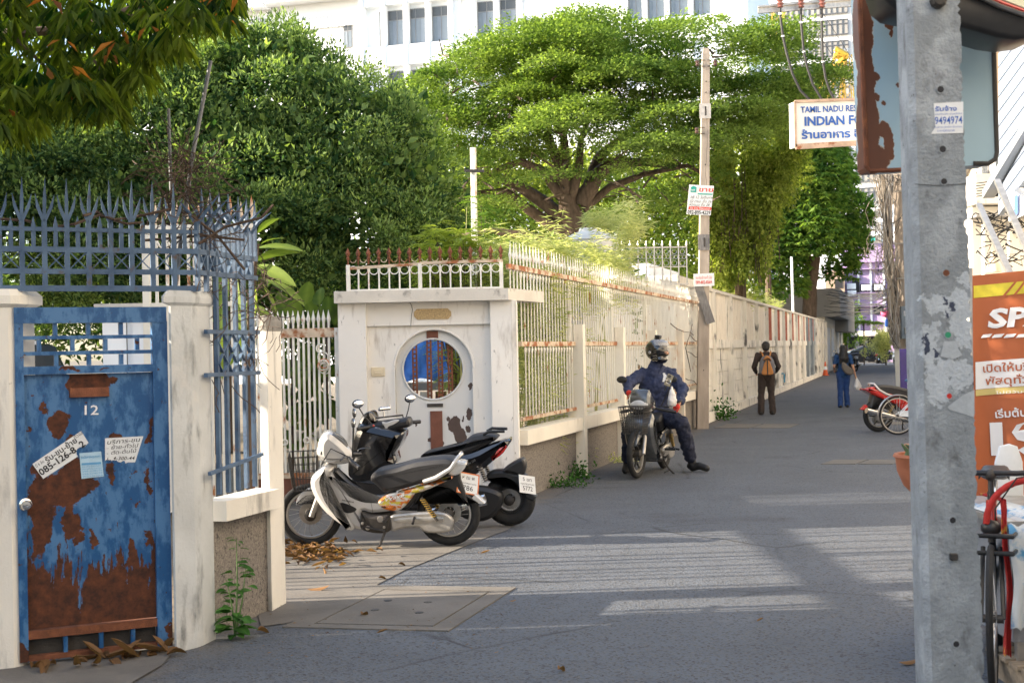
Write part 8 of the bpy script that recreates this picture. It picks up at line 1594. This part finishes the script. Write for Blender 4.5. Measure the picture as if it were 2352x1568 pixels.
t = tree('umbrella_tree', 'thin young tree with flat feathery crown in front of the lilac building', base=G(1984, 836)); put('crown', leafmesh(*discs([(1984+dx, 738+abs(dx)*.12) for dx in (-26, -16, -6, 4, 14, 24, 34)], lambda x, y: 97, (.3, .5), (.08, .12), 900, .14, .06)), M_leafC, t); b = MB(); b.tube([A(1985, 838, 97), A(1984, 742, 97)], .05, 6); b.build('trunk', M_bark, t)
# ---- purple restaurant menu sign
YM = 30.; mn = thing('menu_board', 'purple restaurant menu board with a gold-ringed logo and food pictures standing by the poles', 'sign', A(2100, 880, YM))
def mq(nm, m, quad, off, par=mn): P = [A(x, y, YM)-Vector((0, off, 0)) for x, y in quad]; b = MB(); b.loft([P, [p-Vector((0, .004, 0)) for p in P]]); return b.build(nm, m, par)
M_purp = mat('deep_purple_print', (.035, .02, .16), .5, bump=0); a, c = A(2070, 925, YM), A(2128, 800, YM); b = MB(); b.box((a.x, YM, a.z), (c.x, YM+.05, c.z)); b.build('board', M_purp, mn)
M_goldp = mat('gold_print', (.62, .50, .18), .5, bump=0); oval = lambda cx, cy, rx, ry: [(cx+rx*math.cos(k*math.pi/10), cy+ry*math.sin(k*math.pi/10)) for k in range(20)]
mq('logo_ring', M_goldp, oval(2108, 824, 21, 17), .002); mq('logo_field', M_purp, oval(2108, 824, 18, 14.5), .008); text('Taj', A(2095, 829, YM), A(2120, 829, YM), 9*YM/F, (0, -1, 0), M_inkwhite, mn, lift=.015, shear=.2)
mq('picture_frame', M_inkwhite, [(2084, 849), (2128, 849), (2128, 905), (2084, 905)], .002); mq('food_picture', mat('curry_print', (.40, .17, .04), .5, var=.5, vs=14, bump=0), [(2086, 851), (2127, 851), (2127, 903), (2086, 903)], .008)
for cx, cy, m in ((2096, 860, M_orange), (2116, 868, M_goldp), (2098, 885, M_goldp)): mq('dish_picture', m, oval(cx, cy, 8, 6), .013)
# ---- orange banner
YN = 8.; M_ban = mat('orange_banner_print', (.44, .12, .04), .6, var=.08, vs=2.5, bump=.3, bs=3); bn_ = thing('banner', 'orange parcel-service banner with white SPX lettering behind the near pole', 'banner', A(2350, 1100, YN))
def bw(x, y, off=0): P = A(x, y, YN); return Vector((P.x, YN+.035*math.sin(P.x*13+P.z)-off, P.z))
def bsheet(nm, m, x0, y0, x1, y1, off, ytop=None, nx=14, ny=8, sk=0):
    vs = []; 
    for j in range(ny+1):
        for i in range(nx+1):
            y = y0+(y1-y0)*j/ny; x = x0+(x1-x0)*i/nx+sk*(y1-y); vs.append(tuple(bw(x, y-(x-2240)*.09, off)))
    b = MB(); b._add(vs, [(j*(nx+1)+i, j*(nx+1)+i+1, (j+1)*(nx+1)+i+1, (j+1)*(nx+1)+i) for j in range(ny) for i in range(nx)]); return b.build(nm, m, bn_, smooth=80)
bsheet('cloth', M_ban, 2238, 632, 2640, 1200, 0, nx=30); bsheet('yellow_band', M_yellow, 2240, 656, 2640, 684, .004, nx=30, ny=2)
for k in range(3): bsheet('stripe', M_ban, 2298+k*22, 650, 2304+k*22, 688, .008, nx=1, ny=3, sk=.8)
bsheet('white_panel', M_inkwhite, 2243, 832, 2640, 895, .004, nx=30, ny=3); bsheet('gold_band', M_goldp, 2243, 896, 2640, 910, .004, nx=30, ny=2)
def bt(s_, x0, y0, x1, y1, h, m, **k):
    o = text(s_, A(x0, y0, YN), A(x1, y1, YN), h*YN/F, (0, -1, 0), m, bn_, **k)
    for v in o.data.vertices: v.co.y = YN+.035*math.sin(v.co.x*13+v.co.z)-.009
bt('SPX', 2272, 752, 2420, 742, 41, M_inkwhite, bold=.04, shear=.15); bt('EXPRESS', 2352, 762, 2430, 758, 9, M_inkwhite, bold=.02); bt('เปิดให้บริการส่ง', 2262, 855, 2430, 845, 17, M_ban, bold=.015); bt('พัสดุทั่วไทย', 2268, 884, 2400, 875, 17, M_ban, bold=.015)
bt('เริ่มต้น', 2290, 960, 2352, 954, 17, M_inkwhite, bold=.02); bt('19', 2280, 1042, 2400, 1036, 68, M_inkwhite, bold=.05); bt('ไม่มีวันหยุด', 2290, 905, 2380, 899, 6, M_inkwhite)
for k in range(4): q = [(2262+k*24, 768), (2282+k*24, 766), (2276+k*24, 774), (2256+k*24, 776)]; P = [bw(x, y, .008) for x, y in q]; b = MB(); b._add(P, [(0, 1, 2, 3)]); b.build('logo_dash', M_inkwhite, bn_)
for x in (2238, 2640): p = A(x, 1000, YN+.05); b = MB(); b.tube([(p.x, YN+.05, 0), (p.x, YN+.05, 2.1)], .015, 6); b.build('pole', M_alu, bn_)
# ---- awning frame with struts
aw = thing('awning', 'white steel awning frame with slanting struts jutting from the right-hand shophouse', 'awning', A(2320, 450, 11))
M_wsteel = mat('white_steel', (.36, .38, .40), .5, var=.06, bump=0)
for q, w_, m in ((((2270, 446, 14), (2420, 205, 10)), .12, M_wsteel), (((2248, 470, 12), (2420, 850, 9)), .05, M_alu), (((2290, 415, 12), (2440, 760, 9)), .05, M_alu), (((2272, 448, 14), (2480, 440, 13)), .05, M_iron), (((2312, 420, 13), (2480, 330, 12)), .05, M_alu), (((2330, 400, 13), (2400, 300, 12)), .04, M_wsteel)): b = MB(); b.bar(A(*q[0]), A(*q[1]), w_, w_*.7); b.build('strut', m, aw)
lv = thing('louvred_hood', 'pale blue boarded hood with slanting joints over the right-hand shopfronts', 'awning', A(2330, 250, 12)); b = MB()
M_lou = mat('pale_blue_boards', (.25, .30, .38), .5, var=.06, vs=2, bump=0)
for k in range(13):
    y = 60+k*34; P = [A(2293, y+26, 13.5), A(2293, y-4, 13.5), A(2440, y-205, 9.5), A(2440, y-175, 9.5)]; b = MB(); b.loft([P, [p+Vector((.06, .02, 0)) for p in P]]); b.build('board', M_lou, lv)
sl = thing('slatted_shutter', 'tan slatted timber screen between the sign box and the pale blue hood', 'shutter', A(2290, 200, 16))
for k in range(8): b = MB(); b.bar(A(2276+k*2.9, 345, 16), A(2275+k*2.9, 70, 16), .011, .02); b.build('slat', M_slatw if k else (globals().setdefault('M_slatw', mat('tan_slat_timber', (.42, .30, .19), .8, var=.2, vs=4, bump=.1))), sl)
rh = thing('shopfront', 'weathered cream shopfront with pipes and cables behind the orange banner', 'building', A(2320, 600, 13))
a, c = A(2236, 640, 16), A(2500, 470, 16); b = MB(); b.box((a.x, 16, 0), (c.x, 17, c.z)); b.build('wall', M_wallface, rh); a, c = A(2236, 470, 15.9), A(2330, 400, 15.9); b = MB(); b.box((a.x, 15.8, a.z), (c.x, 16.5, c.z)); b.build('stained_hood', M_slab, rh)
b = MB(); a, c = A(2236, 500, 15.7), A(2500, 490, 15.7); b.box((a.x, 15.6, a.z), (c.x, 15.99, c.z)); b.build('ledge', M_concd, rh)
for x in (2262, 2318): b = MB(); b.tube([A(x, 660, 15.8), A(x, 500, 15.8)], .04, 7); b.build('drain_pipe', M_wallface, rh)
b = MB()
for i in range(40):
    x, y = rd.uniform(2232, 2352), rd.uniform(490, 610); b.tube([A(x, y, 14.5), A(x+rd.uniform(-15, 30), y+rd.uniform(-15, 15), 14.5), A(x+rd.uniform(-20, 50), y+rd.uniform(-25, 25), 14.4), A(x+rd.uniform(-20, 70), y+rd.uniform(-30, 30), 14.5)], .008, 4)
for i in range(6): y = 415+i*6; b.tube([A(2230, y+8, 14.2), A(2290, y, 14.2), A(2352, y-12, 13)], .006, 4)
b.build('cable_tangle', M_cabs[0], label='loose cables looping across the cream shopfront behind the banner', cat='cables', kind='stuff')
bsn = thing('blue_sign', 'white sign with blue lettering under the pale blue hood at the right edge', 'sign', A(2345, 470, 12)); P = [A(2326, 506, 12), A(2326, 440, 12), A(2440, 350, 11.5), A(2440, 450, 11.5)]; b = MB(); b.loft([P, [p+Vector((0, .1, 0)) for p in P]]); b.build('box', M_paper, bsn); b = MB(); P = [A(2329, 498, 11.96), A(2329, 452, 11.96), A(2337, 446, 11.93), A(2337, 490, 11.93)]; b.loft([P, [p-Vector((0, .01, 0)) for p in P]]); b.build('blue_mark', M_inkblue, bsn)
lp = thing('lamp', 'bell-shaped wall lamp on the cream shopfront above the banner', 'lamp', A(2282, 620, 15)); MB(Matrix.Translation(A(2282, 625, 15))).lathe([(.09, 0), (.07, .08), (.03, .16), (.015, .24)], 12).build('shade', M_bell, lp, smooth=50)
# ---- plant bowl on the near pole
YW = 5.3; bw_ = thing('plant_bowl', 'terracotta bowl with a small cactus hanging on the far side of the near pole', 'plant pot', A(2130, 1080, YW)); c = A(2136, 1052, YW)
M_terra = mat('terracotta', (.36, .125, .06), .8, var=.15, vs=10, bump=.2); MB(Matrix.Translation(c)).lathe([(.02, -.165), (.06, -.155), (.105, -.11), (.13, -.05), (.135, 0), (.145, .008), (.14, .02), (.125, .018), (.118, -.01), (.02, -.012)], 24).build('bowl', M_terra, bw_, smooth=50)
M_cac = mat('cactus_green', (.07, .12, .05), .7, var=.2, vs=20, bump=.4); b = MB()
for i in range(12): a = rd.uniform(0, 6.28); r_ = rd.uniform(.03, .11); p = c+Vector((-abs(r_*math.cos(a))-.02, r_*math.sin(a)*.6, 0)); b.tube([p-Vector((0, 0, .02)), p+Vector((rd.uniform(-.02, .02), 0, .03)), p+Vector((rd.uniform(-.03, .03), 0, rd.uniform(.04, .085)))], [.013, .012, .003], 6)
b.build('cactus', M_cac, bw_)
b = MB(); 
for i in range(4): p = c+Vector((rd.uniform(-.10, 0), rd.uniform(-.05, .05), .05)); b.ell(p, .011, 8)
b.build('flower', mat('dull_orange_flower', (.45, .22, .12), .7), bw_); b = MB(); b.tube([c+Vector((0, 0, .02)), c+Vector((-.0, -.15, .14))], .003, 4); b.tube([c+Vector((.1, 0, 0)), c+Vector((.08, -.2, .1))], .003, 4); b.build('hanging_wire', M_iron, bw_)
# ---- cart with cloths, chair, pallet
YCt = 6.2; ct_ = thing('street_cart', 'metal street cart at the right edge of the picture behind the near bicycle', 'cart', (A(2400, 1400, YCt).x, YCt, 0))
a = A(2322, 1210, YCt); b = MB(); b.box((a.x, YCt, .22), (a.x+.9, YCt+1.0, a.z-.0)); b.build('body', mat('galvanised_sheet', (.36, .38, .41), .4, metal=.5, var=.15, vs=4, bump=.1), ct_); b = MB(); b.box((a.x-.03, YCt-.03, a.z+.001), (a.x+.95, YCt+1.03, a.z+.03)); b.build('top', M_alu, ct_)
for q in ((.05, .05), (.05, .95)): b = MB(); b.box((a.x+q[0]-.02, YCt+q[1]-.02, 0), (a.x+q[0]+.02, YCt+q[1]+.02, .219)); b.build('leg', M_alu, ct_)
def drape(nm, lab, m, x0, y0, x1, y1, Y, d):
    P0, P1 = A(x0, y0, Y), A(x1, y1, Y); vs = []; n, k = 16, 14
    for j in range(k+1):
        for i in range(n+1):
            f = j/k; x = P0.x+(P1.x-P0.x)*i/n; 
            if f < .3: z = P0.z; yy = Y+d*(1-f/.3)
            else: z = P0.z+(P1.z-P0.z)*(f-.3)/.7+.008*math.sin(i*1.3); yy = Y-.015-.03*math.sin(i*1.1)*((f-.3)/.7)
            vs.append((x+.01*math.sin(j*.8), yy, z+.006*math.sin(i*1.7)))
    b = MB(); b._add(vs, [(j*(n+1)+i, j*(n+1)+i+1, (j+1)*(n+1)+i+1, (j+1)*(n+1)+i) for j in range(k) for i in range(n)]); b.build(nm, m, smooth=80, label=lab, cat='cloth')
M_bwcl = mat('blue_white_print_cloth', (.60, .64, .66), .85, var=.05, vs=9, bump=.4, bs=20, layers=(((.10, .30, .52), 6, .54, .08, None, None), ((.45, .45, .25), 9, .66, .05, None, None))); M_redcl = mat('red_yellow_print_cloth', (.42, .025, .02), .85, var=.1, vs=9, bump=.4, bs=20, layers=(((.55, .35, .05), 9, .60, .05, None, None),))
drape('cloth', 'blue and white patterned cloth draped over the cart', M_bwcl, 2318, 1196, 2450, 1440, YCt-.04, .7); drape('cloth', 'red and yellow cloth hanging beside the blue patterned one', M_redcl, 2300, 1150, 2322, 1500, YCt-.02, .3)
b = MB(); b.torus(A(2362, 1200, YCt), .20, .016, 'y', 14, 7, a0=.2, a1=math.pi); b.build('cloth', M_redcl, label='rolled red cloth arched over the back of the cart', cat='cloth', smooth=60)
chr_ = thing('plastic_chair', 'white plastic chair whose rounded back shows behind the bicycle handlebar', 'chair', A(2315, 1200, 7.2)); 
P = [(2268, 1220), (2280, 1130), (2288, 1060), (2298, 1025), (2320, 1019), (2338, 1025), (2350, 1060), (2352, 1100), (2352, 1220)]; b = MB(Matrix.Translation((0, 7.2, 0))); b.prism([(A(x, y, 7.2).x, A(x, y, 7.2).z) for x, y in P], 0, .03, inset=.008); b.build('backrest', M_paper, chr_, smooth=50)
x0 = A(2270, 1200, 7.2).x; b = MB(); b.bbox((x0, 7.23, .41), (x0+.42, 7.65, .44), .01); b.build('seat', M_paper, chr_)
for dx in (.03, .39):
    for dy in (.05, .40): b = MB(); b.box((x0+dx-.015, 7.2+dy-.015, 0), (x0+dx+.015, 7.2+dy+.015, .409)); b.build('leg', M_paper, chr_)
pl_ = thing('pallet', 'worn wooden pallet lying under the cart at the bottom right corner', 'pallet', A(2340, 1540, YCt)); x0 = A(2318, 1500, YCt).x; M_palw = mat('pallet_wood', (.30, .24, .17), .85, var=.3, vs=6, bump=.4, stretch=(1, 6, 6))
for k in range(6): b = MB(); b.box((x0, YCt-.55+k*.15, .11), (x0+.9, YCt-.44+k*.15, .13)); b.build('plank', M_palw, pl_)
for k in range(3): b = MB(); b.box((x0+.02+k*.38, YCt-.55, 0), (x0+.10+k*.38, YCt+.31, .109)); b.build('bearer', M_palw, pl_)
